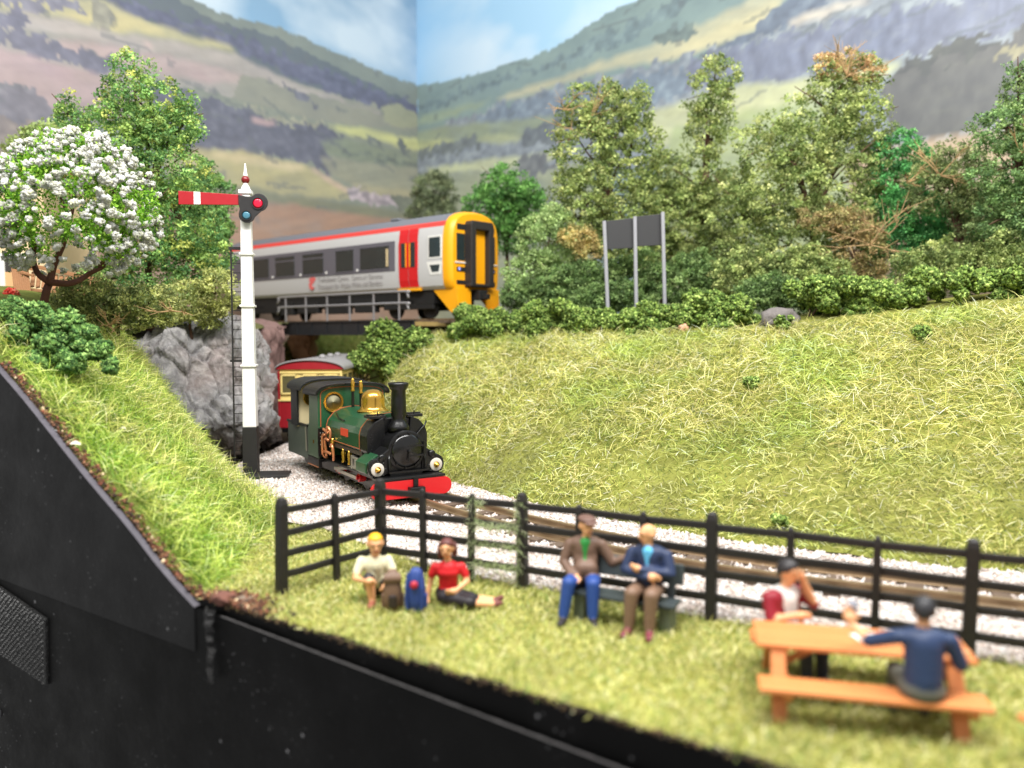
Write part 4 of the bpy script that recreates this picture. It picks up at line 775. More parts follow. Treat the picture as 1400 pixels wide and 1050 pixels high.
P('injector_handle', MB().tube([(-3.0, -0.52, 1.72), (-2.62, -0.60, 1.62), (-2.2, -0.62, 1.60)], 0.014, 6), LB)
# motion
for s_ in (-1, 1):
    for x in (-1.55, -2.75):
        wh = P('wheel', MB().lathe([(0.10, s_*0.30), (0.30, s_*0.30), (0.33, s_*0.31), (0.33, s_*0.38), (0.27, s_*0.385), (0.27, s_*0.36), (0.10, s_*0.36), (0.10, s_*0.40), (0.0, s_*0.40)], (x, 0, 0.48), 'y', 28), LB, autos=40)
        P('crank', MB().lathe([(0.10, s_*0.42), (0.10, s_*0.56), (0.05, s_*0.57), (0.05, s_*0.62), (0.0, s_*0.62)], (x, 0, 0.42), 'y', 16), LR, wh, autos=40)
    P('coupling_rod', MB().bar((-1.55, s_*0.60, 0.42), (-2.75, s_*0.60, 0.42), 0.05, 0.085), ST, bevel=0.01)
    P('connecting_rod', MB().bar((-0.95, s_*0.66, 0.74), (-2.75, s_*0.66, 0.46), 0.045, 0.075), ST, bevel=0.01)
    P('slide_bar', MB().box((-1.25, s_*0.66, 0.86), (0.66, 0.06, 0.05)).box((-1.25, s_*0.66, 0.64), (0.66, 0.06, 0.05)).box((-1.58, s_*0.64, 0.74), (0.07, 0.14, 0.34)), ST, bevel=0.008)
    P('crosshead', MB().box((-1.3, s_*0.66, 0.75), (0.2, 0.11, 0.18)), ST, bevel=0.015)
# tender with its own weather cab
td = obj('tender', MB().box((-5.45, 0, 0.86), (1.66, 1.50, 0.80)).box((-5.4, 0, 0.42), (1.5, 0.7, 0.16)), mat('tender_green_reflecting', (84, 92, 84), 0.38, var=0.12), loco, bevel=0.015)  # tender green lightened to hold the light its side reflects
td.location = (0.28, 0.0, 0)
TS = mat('tender_black', (26, 27, 26), 0.45, var=0.2)
P('bunker', MB().box((-4.48, 0, 0.86), (0.30, 1.36, 0.90)), TS, td, bevel=0.015)
tfo = [(0.80, 1.2)]+[(0.80*math.copysign(abs(math.cos(a))**0.55, math.cos(a)), 2.16+0.20*math.sin(a)) for a in [math.pi*i/16 for i in range(17)]]+[(-0.80, 1.2)]
tsf = P('tender_cab_sheet', MB().prism(tfo, -5.36, -5.30, yzx), CREAM, td, bevel=0.006)
for y in (-0.44, 0.44): P('round_window', MB().lathe([(0.0, -5.296), (0.17, -5.292), (0.20, -5.28), (0.21, -5.296)], (0, y, 1.92), 'x', 24), BR if y < 0 else GLS, tsf, smooth=True)
P('tender_cab_side', MB().box((-5.5, -0.80, 1.72), (0.5, 0.05, 0.98)), TS, td); P('tender_cab_side', MB().box((-5.5, 0.80, 1.72), (0.5, 0.05, 0.98)), TS, td)
rf2 = [(0.90*math.copysign(abs(math.cos(a))**0.55, math.cos(a)), 2.18+0.25*math.sin(a)) for a in [math.pi*i/16 for i in range(17)]]
P('tender_roof', MB().prism(rf2+[(y*0.97, z-0.05) for y, z in rf2[::-1]], -5.85, -4.75, yzx), TS, td, bevel=0.008)
P('hand_rail', MB().tube([(-4.66, -0.78, 0.66), (-4.66, -0.80, 1.26)], 0.02, 6), ST, td)
P('side_edge', MB().box((-5.45, -0.75, 1.28), (1.66, 0.06, 0.05)).box((-5.45, 0.75, 1.28), (1.66, 0.06, 0.05)), TS, td)
for s_ in (-1, 1):
    for x in (-4.95, -5.9):
        P('wheel', MB().lathe([(0.0, s_*0.30), (0.24, s_*0.30), (0.26, s_*0.32), (0.26, s_*0.38), (0.0, s_*0.39)], (x, 0, 0.42), 'y', 24), LB, td)

# ------------------------------------------------------------------ narrow-gauge coach behind
CRM = mat('coach_cream', (226, 202, 128), 0.45, var=0.05); CRD = mat('coach_crimson', (150, 26, 36), 0.4, var=0.08); RGR = mat('coach_roof_grey', (140, 138, 138), 0.6, var=0.12); WPN = mat('coach_window', (96, 90, 62), 0.12, var=0.2, spec=0.6)
cp_, ct_ = Vector((-6.36, 25.3, 0)), Vector((-0.04, 1.0, 0))
coach = thing('narrow_gauge_coach', 'crimson and cream railway coach behind the steam locomotive', 'coach', cp_, math.atan2(-ct_.y, -ct_.x))
C_ = lambda name, m, mt, par=coach, **k: obj(name, m, mt, par, **k)
LEN = 6.4
C_('lower_body', MB().box((-LEN/2, 0, 0.98), (LEN, 2.00, 0.86)), CRD, bevel=0.02)
C_('upper_body', MB().box((-LEN/2, 0, 1.93), (LEN-0.02, 1.98, 1.04)), CRM, bevel=0.015)
ra = [(1.08*math.cos(a), 2.43+0.30*math.sin(a)) for a in [math.pi*i/18 for i in range(19)]]
C_('end_fascia', MB().prism([(y*0.98, z-0.03) for y, z in ra], 0.0, 0.05, yzx), CRD, bevel=0.008)
rfc = C_('roof', MB().prism(ra+[(y, z-0.05) for y, z in ra[::-1]], -LEN-0.1, 0.10, yzx), RGR, bevel=0.01)
for x in (-1.0, -2.4, -3.8): C_('roof_vent', MB().lathe([(0.11, 2.70), (0.11, 2.80), (0.06, 2.84), (0.0, 2.85)], (x, 0.2, 0), 'z', 14), RGR, rfc, smooth=True)
for y in (-0.66, 0.0, 0.66):
    wnd = C_('end_window', MB().box((0.012, y, 1.93), (0.02, 0.40, 0.52)), WPN)
    fr = MB()
    for dy, dz, sy, sz in ((0, 0.29, 0.52, 0.06), (0, -0.29, 0.52, 0.06), (-0.23, 0, 0.06, 0.64), (0.23, 0, 0.06, 0.64)): fr.box((0.02, y+dy, 1.93+dz), (0.05, sy, sz))
    C_('window_frame', fr, CRM, wnd, bevel=0.008)
for s_ in (-1, 1):
    C_('corner_post', MB().box((0.01, s_*0.97, 1.45), (0.05, 0.07, 1.80)), CRD if s_ < 0 else CRM, bevel=0.01)
    for k in range(6):
        sw = C_('side_window', MB().box((-0.6-k*1.0, s_*0.992, 1.95), (0.66, 0.02, 0.56)), WPN)
        for zz in (2.26, 1.64): C_('window_frame', MB().box((-0.6-k*1.0, s_*0.995, zz), (0.76, 0.03, 0.05)), CRM, sw)
C_('waist_rail', MB().box((0.015, 0, 1.43), (0.05, 2.0, 0.06)), CRM, bevel=0.006); C_('cant_rail', MB().box((0.012, 0, 2.30), (0.04, 1.98, 0.05)), CRM, bevel=0.006)
C_('underframe', MB().box((-LEN/2, 0, 0.48), (LEN, 1.8, 0.14)).box((0.1, 0, 0.42), (0.2, 0.14, 0.12)), LB)
for x in (-0.9, -1.7, -4.7, -5.5):
    for s_ in (-1, 1): C_('wheel', MB().lathe([(0.0, s_*0.30), (0.24, s_*0.30), (0.24, s_*0.38), (0.0, s_*0.39)], (x, 0, 0.41), 'y', 18), LB)
C_('bogie', MB().box((-1.3, 0.62, 0.36), (1.2, 0.08, 0.16)).box((-1.3, -0.62, 0.36), (1.2, 0.08, 0.16)).box((-0.5, -0.8, 0.3), (0.3, 0.06, 0.1)), LB)

# ------------------------------------------------------------------ bridge and main line
TA = math.atan2(0.656, -0.755); TO = Vector((-1.55, 30.8, 4.1))   # local x runs back along the train, y to the viewer
BG = mat('bridge_black_steel', (44, 45, 47), 0.42, 0.2, var=0.25, scale=4); RAILG = mat('railing_grey_steel', (150, 148, 150), 0.35, 0.3, var=0.2)
br = thing('girder_bridge', 'black steel girder bridge with grey railings carrying the upper line', 'bridge', TO, TA)
B = lambda name, m, mt, par=br, **k: obj(name, m, mt, par, **k)
B('deck', MB().box((6.0, 0.25, -0.22), (10.6, 4.0, 0.16)), mat('bridge_deck', (150, 128, 78), 0.8, var=0.5, scale=1.6))
for y in (2.28, -1.9):
    gd = B('girder', MB().box((6.0, y, -0.36), (10.6, 0.06, 0.50)).box((6.0, y, -0.10), (10.6, 0.20, 0.05)).box((6.0, y, -0.62), (10.6, 0.20, 0.05)), BG, bevel=0.008)
    st_ = MB().box((0, 0, 0), (0.05, 0.14, 0.46)).mesh('stiffener'); fix_normals(st_); st_.materials.append(BG)
    for k in range(11):
        o = B('stiffener', st_, None, gd); o.location = (0.9+k*1.02, y, -0.36)
def sof(px, off=2.30):
    a = (px-700)/1100.0; x0 = TO.x-0.656*off; y0 = TO.y-0.755*off
    return (x0-a*y0)/(0.755+0.656*a)
s0, s1 = sof(553), sof(388); rl_ = []
for zt in (0.98, 0.55):
    e = 0.28
    pts = [(s0-e, 2.32, zt-0.25), (s0-e*0.7, 2.32, zt-0.06), (s0, 2.32, zt), ((s0+s1)/2, 2.32, zt), (s1, 2.32, zt), (s1+e*0.8, 2.32, zt-0.06), (s1+e*1.4, 2.32, zt-0.3)]
    B('hand_rail', MB().tube(pts[:2]+catmull(pts[1:6], 6)+pts[6:], 0.045, 8), RAILG, smooth=True)
for k in range(6):
    x = s0+0.25+(s1-s0-0.5)*k/5; B('railing_post', MB().box((x, 2.32, 0.43), (0.06, 0.06, 1.10)), RAILG, bevel=0.008)
ml = thing('main_line_track', 'upper railway track on dark sleepers under the modern train', 'track', TO, TA)
for y in (-0.72, 0.72): obj('rail', MB().box((8.5, y, -0.07), (25, 0.07, 0.14)), RAILM, ml)
sl2 = MB().box((0, 0, -0.13), (0.25, 2.5, 0.10)).mesh('sleeper'); fix_normals(sl2); sl2.materials.append(SLEEP)
for k in range(37):
    o = obj('sleeper', sl2, None, ml); o.location = (-3.6+k*0.66, 0, 0)

# ------------------------------------------------------------------ modern two-tone train car
SIL = mat('train_silver_grey', (190, 189, 188), 0.36, var=0.04, spec=0.4); RED = mat('train_red', (206, 24, 28), 0.4, var=0.05); STR = mat('train_stripe', (222, 66, 58), 0.45, var=0.05)
YEL = mat('train_yellow', (238, 164, 14), 0.4, var=0.05); RFG = mat('train_roof_grey', (112, 114, 122), 0.6, var=0.1); CHR = mat('train_window_band', (96, 94, 102), 0.4, var=0.1); TGL = mat('train_glass', (34, 44, 44), 0.08, var=0.4, scale=1.5, spec=0.6)
TBK = mat('train_underframe', (18, 18, 19), 0.7, var=0.3); GBK = mat('gangway_rubber', (38, 34, 34), 0.55, var=0.15); TWH = mat('train_white_trim', (222, 220, 214), 0.4)
car = thing('train_car', 'silver and red modern train car with yellow front on the bridge', 'train', TO, TA)
T = lambda name, m, mt, par=car, **k: obj(name, m, mt, par, **k)
prof = [(1.18, 1.08), (1.29, 1.20), (1.34, 1.45), (1.36, 1.9), (1.36, 2.4), (1.345, 2.9), (1.31, 3.2), (1.27, 3.40), (1.20, 3.58), (1.06, 3.74), (0.8, 3.88), (0.42, 3.97), (0.0, 4.0)]
full = prof+[(-y, z) for y, z in prof[-2::-1]]
CL = 15.3
def skin(i0, i1, x0, x1, off=0.0, both=True):
    m = MB()
    for s_ in ((1, -1) if both else (1,)):
        m.grid([[(x, s_*(y+off), z) for y, z in prof[i0:i1+1]] for x in np.linspace(x0, x1, 12)])
    return m
T('body_shell', MB().prism(full, 0.12, CL, lambda u, v, w_: (w_, u, v)), SIL, autos=30)
T('roof', skin(8, 12, 0.1, CL+0.01, 0.006).box((CL/2, 0, 4.0), (CL-1, 0.5, 0.03)), RFG, autos=30)
T('red_stripe', skin(7, 8, 0.1, CL+0.01, 0.008), STR)
T('roof_vent', MB().box((3.6, 0.5, 3.98), (0.5, 0.4, 0.1)), RFG, bevel=0.03)
bs0, bs1 = sof(541, 1.37), CL-0.25
band = T('window_band', MB().box(((bs0+bs1)/2, 1.362, 2.44), (bs1-bs0, 0.03, 1.16)), CHR, bevel=0.01)
for pa, pb in ((494, 533), (461, 485), (416, 444), (379, 405), (345, 370)):
    x0, x1 = sof(pb, 1.37), sof(pa, 1.37)
    wn = T('window', MB().box(((x0+x1)/2, 1.372, 2.42), (x1-x0, 0.03, 0.86)), TGL, bevel=0.015)
    for zz in (2.875, 1.965): T('window_frame', MB().box(((x0+x1)/2, 1.374, zz), (x1-x0+0.08, 0.05, 0.045)), CHR, wn)
    if pa in (379, 416): T('vent_bar', MB().box(((x0+x1)/2, 1.389, 2.66), (x1-x0, 0.02, 0.05)), CHR, wn)
for px in (490, 448, 413, 375): T('band_light', MB().lathe([(0.06, 1.376), (0.05, 1.40), (0.0, 1.41)], (sof(px, 1.37), 0, 1.99), 'y', 10), TWH, band)
T('door_marker', MB().box((sof(531, 1.37), 1.392, 2.40), (0.12, 0.02, 0.68)), mat('marker_cream', (200, 180, 140), 0.5), band)
d0, d1 = sof(572, 1.37), sof(546.5, 1.37); dm = (d0+d1)/2
for a, b_ in ((d0, dm-0.01), (dm+0.01, d1)):
    dr_ = MB().grid([[(x, y+0.022, z) for y, z in prof[1:8]] for x in (a, b_)]).box(((a+b_)/2, 1.36, 2.4), (b_-a, 0.05, 1.0))
    dd = T('door', dr_, RED)
    T('door_window', MB().box(((a+b_)/2, 1.384, 2.42), (0.26, 0.03, 0.95)), TGL, dd, bevel=0.02)
    T('grab_rail', MB().box(((b_-0.10) if a < dm-0.2 else (a+0.10), 1.40, 2.42), (0.025, 0.03, 0.9)), YEL, dd)
T('door_step', MB().box((dm, 1.30, 1.10), (1.25, 0.16, 0.10)), YEL, bevel=0.01)
cw = T('cab_window', MB().box((sof(595, 1.37), 1.365, 2.63), (0.62, 0.03, 0.74)), TGL, bevel=0.015)
T('window_frame', MB().box((sof(595, 1.37), 1.36, 2.63), (0.74, 0.03, 0.86)), TWH, cw, bevel=0.02)
T('cab_pocket', MB().prism([(0.30, 1.98), (0.84, 1.98), (0.72, 1.72), (0.36, 1.72)], 1.352, 1.374, lambda u, v, w_: (u, w_, v)), TGL, cw)
T('pocket_surround', MB().prism([(0.16, 2.10), (1.02, 2.10), (0.82, 1.62), (0.26, 1.62)], 1.348, 1.364, lambda u, v, w_: (u, w_, v)), TWH, cw)
# lettering and emblem
def text_mesh(txt, size):
    cu = bpy.data.curves.new('lettering', 'FONT'); cu.body = txt; cu.size = size; cu.space_line = 1.05; cu.extrude = 0.002
    o = bpy.data.objects.new('tmp_text', cu); COL.objects.link(o); bpy.context.view_layer.update()
    me = bpy.data.meshes.new_from_object(o.evaluated_get(bpy.context.evaluated_depsgraph_get())); bpy.data.objects.remove(o); return me
LET = mat('train_lettering', (146, 141, 140), 0.6); LGO = mat('emblem_red', (214, 100, 96), 0.5)
for txt, px, sz in (('Trafnidiaeth Cymru\nTransport for Wales', 436, 0.27), ("Cymru a'r Gororau\nWales and Borders", 482, 0.25)):
    o = T('lettering', text_mesh(txt, sz), LET); o.location = (sof(px, 1.37), 1.372, 1.62); o.rotation_euler = (math.pi/2, 0, math.pi)
lg = sof(428, 1.37)
T('emblem', MB().prism([(lg-.3, 1.78), (lg-.12, 1.86), (lg+.10, 1.84), (lg+.26, 1.74), (lg+.12, 1.70), (lg+.24, 1.56), (lg+.16, 1.36), (lg-.04, 1.30), (lg-.16, 1.42), (lg-.02, 1.44), (lg+.04, 1.54), (lg-.10, 1.60), (lg-.20, 1.70)], 1.35, 1.372, lambda u, v, w_: (u, w_, v)), LGO)
# yellow front
fo = [(y*0.985, z) for y, z in full]
fr_out = [(y*0.90, 1.08+(z-1.08)*0.955) for y, z in full]
m = MB(); n = len(full)
rws = [[(0.16, y*1.002, z) for y, z in full], [(-0.02, y*1.0, z) for y, z in full], [(-0.18, y*0.975, 1.08+(z-1.08)*0.99) for y, z in full], [(-0.26, y*0.90, 1.08+(z-1.08)*0.965) for y, z in full]]
m.grid(rws); m.add(rws[-1], [tuple(range(n))]); end = T('yellow_end', m, YEL, autos=50)
for s_ in (-1, 1):
    T('windscreen', MB().box((-0.265, s_*0.84, 2.62), (0.03, 0.42, 1.0)), TGL, end, bevel=0.02)
    T('upper_panel', MB().box((-0.262, s_*0.80, 3.36), (0.03, 0.44, 0.22)), TBK, end, bevel=0.02)
    T('wiper_rail', MB().box((-0.285, s_*0.84, 2.05), (0.03, 0.62, 0.05)), TWH, end)
    hl = T('lamp_cluster', MB().box((-0.268, s_*0.82, 1.80), (0.04, 0.46, 0.17)), TBK, end, bevel=0.02)
    T('lamp', MB().lathe([(0.0, -0.31), (0.06, -0.30), (0.075, -0.285)], (0, s_*0.92, 1.80), 'x', 14), mat('lamp_blue_white', (150, 160, 240), 0.1, spec=0.8), hl, smooth=True)
    T('buffer_recess', MB().box((-0.262, s_*0.74, 1.32), (0.04, 0.62, 0.16)), TBK, end, bevel=0.02)
    T('snow_plough', MB().prism([(0.9, 1.06), (-0.30, 1.12), (-0.42, 0.24), (-0.06, 0.20)], s_*1.08, s_*1.14, lambda u, v, w_: (u, w_, v)).prism([(s_*1.14, 1.10), (s_*0.44, 1.10), (s_*0.40, 0.26), (s_*1.14, 0.22)], -0.40, -0.33, yzx).box((-0.55, s_*0.82, 0.26), (0.4, 0.66, 0.06)), YEL, end, bevel=0.01)
gw = T('gangway', MB().prism([(-0.62, 1.20), (-0.62, 3.46), (-0.54, 3.60), (0.54, 3.60), (0.62, 3.46), (0.62, 1.20), (0.36, 1.20), (0.36, 3.28), (-0.36, 3.28), (-0.36, 1.20)], -0.62, -0.24, yzx).box((-0.45, 0, 1.22), (0.34, 1.3, 0.12)), GBK, end, bevel=0.03)
T('gangway_door', MB().box((-0.36, 0, 2.24), (0.06, 0.70, 2.1)), YEL, gw, bevel=0.01)
T('coupler', MB().box((-0.4, 0, 0.86), (0.5, 0.44, 0.36)).box((-0.75, 0, 0.8), (0.3, 0.2, 0.2)), TBK, end, bevel=0.03)
rg = T('rear_gangway', MB().prism([(-0.62, 1.20), (-0.62, 3.4), (0.62, 3.4), (0.62, 1.20)], CL, CL+0.45, yzx), GBK, bevel=0.05)
T('underframe', MB().box((CL/2+0.3, 0, 0.82), (CL-1.2, 2.2, 0.5)), TBK)
for x in (2.4, 12.9):
    bg_ = T('bogie', MB().box((x, 1.02, 0.52), (2.9, 0.14, 0.34)).box((x, -1.02, 0.52), (2.9, 0.14, 0.34)).box((x, 0, 0.6), (0.8, 2.2, 0.3)), TBK, bevel=0.03)
    for dx in (-1.0, 1.0):
        for s_ in (-1, 1): T('wheel', MB().lathe([(0.0, s_*0.70), (0.40, s_*0.70), (0.42, s_*0.72), (0.42, s_*0.84), (0.30, s_*0.85), (0.12, s_*0.83), (0.12, s_*0.90), (0.0, s_*0.9)], (x+dx, 0, 0.42), 'y', 22), TBK, bg_)
for x, l, h in ((5.0, 1.3, 0.55), (6.9, 1.6, 0.6), (9.0, 1.5, 0.5), (10.6, 0.9, 0.6)): T('equipment_box', MB().box((x, 1.0, 0.55), (l, 0.3, h)), TBK, bevel=0.03)
# ------------------------------------------------------------------ static grass
rg_ = np.random.default_rng(21)
def grass(name, label, G, n, lmin, lmax, wmin, wmax, lay, cols, wts, fn=None, lift=0.0):
    P_, N_, iv, ju = sample_grid(G, n, rg_); P_ = P_+N_*(lift*(0.4+1.2*rg_.random(n)))[:, None]
    L = lmin+(lmax-lmin)*rg_.random(n)**1.3; W = wmin+(wmax-wmin)*rg_.random(n); c = palette(n, cols, wts, rg_, 0.14)
    patch = fbm(P_[:, 0]*0.9+3, P_[:, 1]*0.9+7, 4)
    c = np.clip(c*(0.76+0.70*patch)[:, None]*np.array([1.02, 1.0, 1.0]), 0, 0.95); gm = c.mean(1, keepdims=True); c = gm+(c-gm)*0.92
    keep = np.ones(n, bool)
    if fn is not None: L, c, keep = fn(P_, iv, ju, patch, L, c)
    V, F, C = strands(P_[keep], N_[keep], L[keep], W[keep], lay, c[keep], rg_)
    o = obj(name, np_mesh(name, V, F, 3, C), GRASS); tag(o, label, 'grass', kind='stuff'); return o
def bank_fn(P_, iv, ju, patch, L, c):
    low = np.clip((0.34-iv)/0.2, 0, 1); L = L*(1-0.45*low)
    g = np.clip((fbm(P_[:, 0]*0.55+11, P_[:, 1]*0.55+2, 4)-0.50)*4.5, 0, 1)[:, None]
    c = c*(1-g)+(c*np.array([0.80, 0.96, 0.72]))*g
    olive = (low*np.clip((fbm(P_[:, 0]*0.8+31, P_[:, 1]*0.8, 3)-0.40)*3, 0, 1))[:, None]
    c = c*(1-olive*0.55)+np.array(lin((132, 128, 96)))*olive*0.55
    bare = np.clip((fbm(P_[:, 0]*0.7+61, P_[:, 1]*0.7+17, 4)-0.53)*7, 0, 0.45)*np.clip((0.46-iv)/0.2, 0, 1)
    return L, c, (iv < 0.86) & (rg_.random(len(L)) > bare)
DRY = [(222, 214, 148), (204, 202, 110), (176, 184, 84), (132, 158, 66), (92, 124, 56), (232, 226, 188), (186, 170, 92)]
grass('embankment_undergrowth', 'short green undergrass between the pale fibres of the embankment', BANK, 82000, 0.12, 0.30, 0.009, 0.017, 0.55, [(120, 136, 52), (92, 116, 46), (150, 158, 70), (164, 160, 78), (70, 98, 44)], [4, 3, 4, 3, 1.5], bank_fn)
grass('embankment_grass', 'long pale dry grass fibres covering the broad embankment', BANK, 66000, 0.20, 0.54, 0.008, 0.015, 0.80, [(234, 228, 160), (220, 216, 124), (202, 204, 98), (176, 188, 84), (240, 236, 204), (206, 190, 110)], [5, 5, 4, 2.5, 2.2, 2], bank_fn, 0.05)
def hill_fn(P_, iv, ju, patch, L, c):
    g = np.clip((fbm(P_[:, 0]*1.1+5, P_[:, 1]*1.1+2, 3)-0.45)*4, 0, 1)[:, None]
    c = c*(1-g)+(c*np.array([0.80, 0.95, 0.62]))*g
    edge = (iv < 0.05)
    return np.where(edge, L*0.5, L), c, (rg_.random(len(L)) > 0.75*edge) & (P_[:, 2] < 3.75)
HG = [(206, 204, 108), (182, 190, 84), (146, 172, 66), (98, 138, 56), (222, 214, 150), (70, 112, 54)]
grass('hillside_undergrowth', 'short dense green undergrass on the steep hillside', HILL, 34000, 0.10, 0.26, 0.007, 0.014, 0.5, [(110, 140, 50), (84, 120, 44), (140, 162, 64), (66, 100, 42)], [4, 3, 4, 1.5], hill_fn)
grass('hillside_grass', 'long green and straw grass fibres on the steep hillside', HILL, 30000, 0.22, 0.56, 0.007, 0.014, 0.66, [(226, 222, 136), (206, 210, 104), (170, 190, 78), (236, 230, 176), (120, 156, 60)], [4, 5, 4, 2, 3], hill_fn, 0.04)
grass('lawn_grass', 'short yellow green grass of the picnic lawn', LAWN, 56000, 0.06, 0.16, 0.008, 0.016, 0.55, [(192, 190, 106), (166, 174, 88), (206, 202, 134), (126, 150, 70), (214, 210, 160)], [5, 4, 3, 2.4, 1.5])
grass('far_bank_grass', 'green grass slope seen under the bridge', FARB, 6000, 0.2, 0.5, 0.02, 0.04, 0.6, [(150, 160, 74), (104, 130, 56), (176, 172, 100)], [3, 3, 2])
# stray fibres caught on the fence
n = 1500; a = np.array([-0.55, 11.30]); b_ = np.array([0.10, 10.97]); u = rg_.random(n); k = rg_.choice(6, n)
xy = a+(b_-a)*u[:, None]; z = np.where(k < 4, np.array(RZ+(0, 0))[k]+rg_.normal(0, 0.03, n), rg_.random(n)*1.25)
xy = np.where((k == 4)[:, None], a, np.where((k == 5)[:, None], b_, xy))
P_ = np.column_stack([xy+rg_.normal(0, 0.02, (n, 2))-np.array([0.02, 0.05]), z]); keep = ~((k == 0) & (u > 0.25)); P_ = P_[keep]; n = len(P_)
N_ = rg_.standard_normal((n, 3)); N_[:, 1] = -abs(N_[:, 1]); N_[:, 2] -= 0.6; N_ /= np.linalg.norm(N_, axis=1)[:, None]
V, F, C = strands(P_, N_, 0.06+0.14*rg_.random(n), np.full(n, 0.006), 0.3, palette(n, [(196, 206, 158), (164, 184, 124), (220, 222, 186)], [2, 2, 1], rg_), rg_)
o = obj('stray_grass', np_mesh('stray_grass', V, F, 3, C), GRASS); tag(o, 'wispy green fibres caught on one bay of the fence', 'grass', kind='stuff')

# ------------------------------------------------------------------ foam bushes
FOAM = mat_attr('foam_foliage', 0.85, 0.15, 0.15)
def foam_pts(lumps, n, rng, noise=0.34):
    """lumps: (centre, radius vec); points on knobbly surfaces"""
    A = np.array([r[0]*r[2] for c, r in lumps]); k = rng.choice(len(lumps), n, p=A/A.sum())
    C = np.array([list(c) for c, r in lumps])[k]; R = np.array([list(r) for c, r in lumps])[k]
    d = rng.standard_normal((n, 3)); d /= np.linalg.norm(d, axis=1)[:, None]
    d[:, 1] = np.where(rng.random(n) < 0.65, -abs(d[:, 1]), d[:, 1])
    bump = fbm(d[:, 0]*2.6+C[:, 0]*3+d[:, 2]*1.9, d[:, 2]*2.6+d[:, 1]*2.1+C[:, 1]*2, 4)
    rad = (0.80+noise*2.2*(bump-0.5))*(1-0.22*rng.random(n)**2)
    return C+d*R*rad[:, None], bump
def foam_bush(name, label, lumps, n, size, cols, group=None, cat='bush', wts=None):
    rng = np.random.default_rng(abs(hash(label)) % 9999 if False else int(abs(lumps[0][0][0])*977+abs(lumps[0][0][1])*131) % 99991)
    P_, bump = foam_pts(lumps, n, rng); c = np.clip(1.5*palette(n, cols, wts or [1]*len(cols), rng, 0.3), 0.004, 0.9)
    V, F, C = shards(P_, size*(0.6+0.8*rng.random(n)), c, rng)
    base = Vector(lumps[0][0]); base.z = min(c_[2]-r_[2]*0.7 for c_, r_ in lumps)
    root = thing(name, label, cat, base, 0, group)
    o = obj('foliage', np_mesh('foliage', V-np.array(base[:]), F, 3, C, False), FOAM, root)
    m = MB()
    for c_, r_ in lumps[:3]: m.tube([(0, 0, -0.05), tuple((Vector(c_)-base)*0.6), tuple(Vector(c_)-base)], [0.035, 0.025, 0.012], 6)
    obj('stem', m, mat('bush_stem', (70, 52, 40), 0.8), root)
    return root
def yc(px): return float(np.interp(px, [490, 545, 600, 660, 790, 910, 1030, 1190, 1400], [27.2, 28.0, 27.7, 27.0, 25.2, 24.0, 22.9, 21.9, 20.8]))
DG = [(92, 114, 52), (112, 132, 62), (64, 84, 40), (142, 160, 88), (82, 104, 50)]
def lump_px(px, py, r, Y, fl=0.85, seed=0):
    rn = random.Random(px*7+py+seed); out = []
    s_ = Y/FPX
    for k in range(11):
        qx = px+rn.uniform(-.6, .6)*r; qy = py+rn.uniform(-.45, .45)*r*fl; rr = r*rn.uniform(.26, .52)*s_
        out.append((tuple(at(qx, qy, Y+rn.uniform(-.4, .4)*r*s_)), (rr, rr*0.9, rr*0.9)))
    return out
hedge = [(548, 458, 46, 'knobbly green bush below the end of the bridge railing'), (515, 498, 30, 'low green bush beside the coach roof'), (640, 446, 34, 'round green bush under the yellow train front'),
  (688, 436, 32, 'second hedge bush along from the yellow train front'), (745, 434, 36, 'third hedge bush along from the yellow train front'), (800, 434, 32, 'hedge bush just before the first sign post'), (850, 434, 30, 'hedge bush between the sign posts'),
  (902, 430, 34, 'hedge bush at the last sign post'), (952, 426, 42, 'broad hedge bush above the pinkish pebble'), (1004, 430, 40, 'hedge bush touching the small grey stone'), (985, 452, 26, 'small hedge bush drooping onto the dry grass'),
  (1112, 404, 44, 'tall hedge bush past the small grey stone'), (1160, 402, 42, 'hedge bush beneath the brown twiggy shrub'), (1180, 420, 32, 'low hedge bush reaching onto the dry grass'), (1212, 398, 38, 'hedge bush under the bright green tree'),
  (1268, 394, 36, 'hedge bush with grass blades poking in front of it'), (1322, 388, 34, 'hedge bush near the frame edge, last but one'), (1384, 380, 38, 'hedge bush at the very end of the hedge')]
for px, py, r, lb in hedge:
    hv = random.Random(px); py += hv.uniform(-5, 13); r *= hv.uniform(1.0, 1.36)
    Y = yc(px)+0.15; foam_bush('hedge_bush', lb, lump_px(px, py, r, Y), int(3200+52*r), 0.043, DG, 'bushes along the embankment crest')
for px, py, r, lb in ((1028, 524, 15, 'dark green tuft alone in the middle of the dry bank'), (1260, 456, 16, 'dark green tuft just below the hedge on the dry bank'), (1074, 442, 17, 'small bush in front of the grey stone in the hedge'), (861, 456, 9, 'tiny dark tuft below the sign posts'), (1066, 712, 11, 'small tuft at the foot of the dry bank above the fence')):
    h = hit(px, py+r*0.6, 'bank') or at(px, py, 20); foam_bush('grass_tuft', lb, lump_px(px, py, r, h.y-0.05), 700, 0.034, DG, None, 'tuft')
EB = [(70, 98, 48), (88, 118, 58), (48, 74, 38), (116, 142, 80), (64, 94, 50)]
lumps = []
for px, py, r in ((40, 440, 55), (95, 445, 50), (20, 470, 40), (70, 478, 45), (120, 468, 38), (140, 480, 28), (50, 500, 30), (100, 495, 30), (150, 500, 18), (5, 430, 40)):
    Y = 14.6-(py-440)*0.012; lumps += lump_px(px, py, r*0.8, Y, 0.9)
foam_bush('dark_shrub', 'dense dark green foam shrub at the top of the hillside', lumps, 24000, 0.036, EB, None, 'shrub')

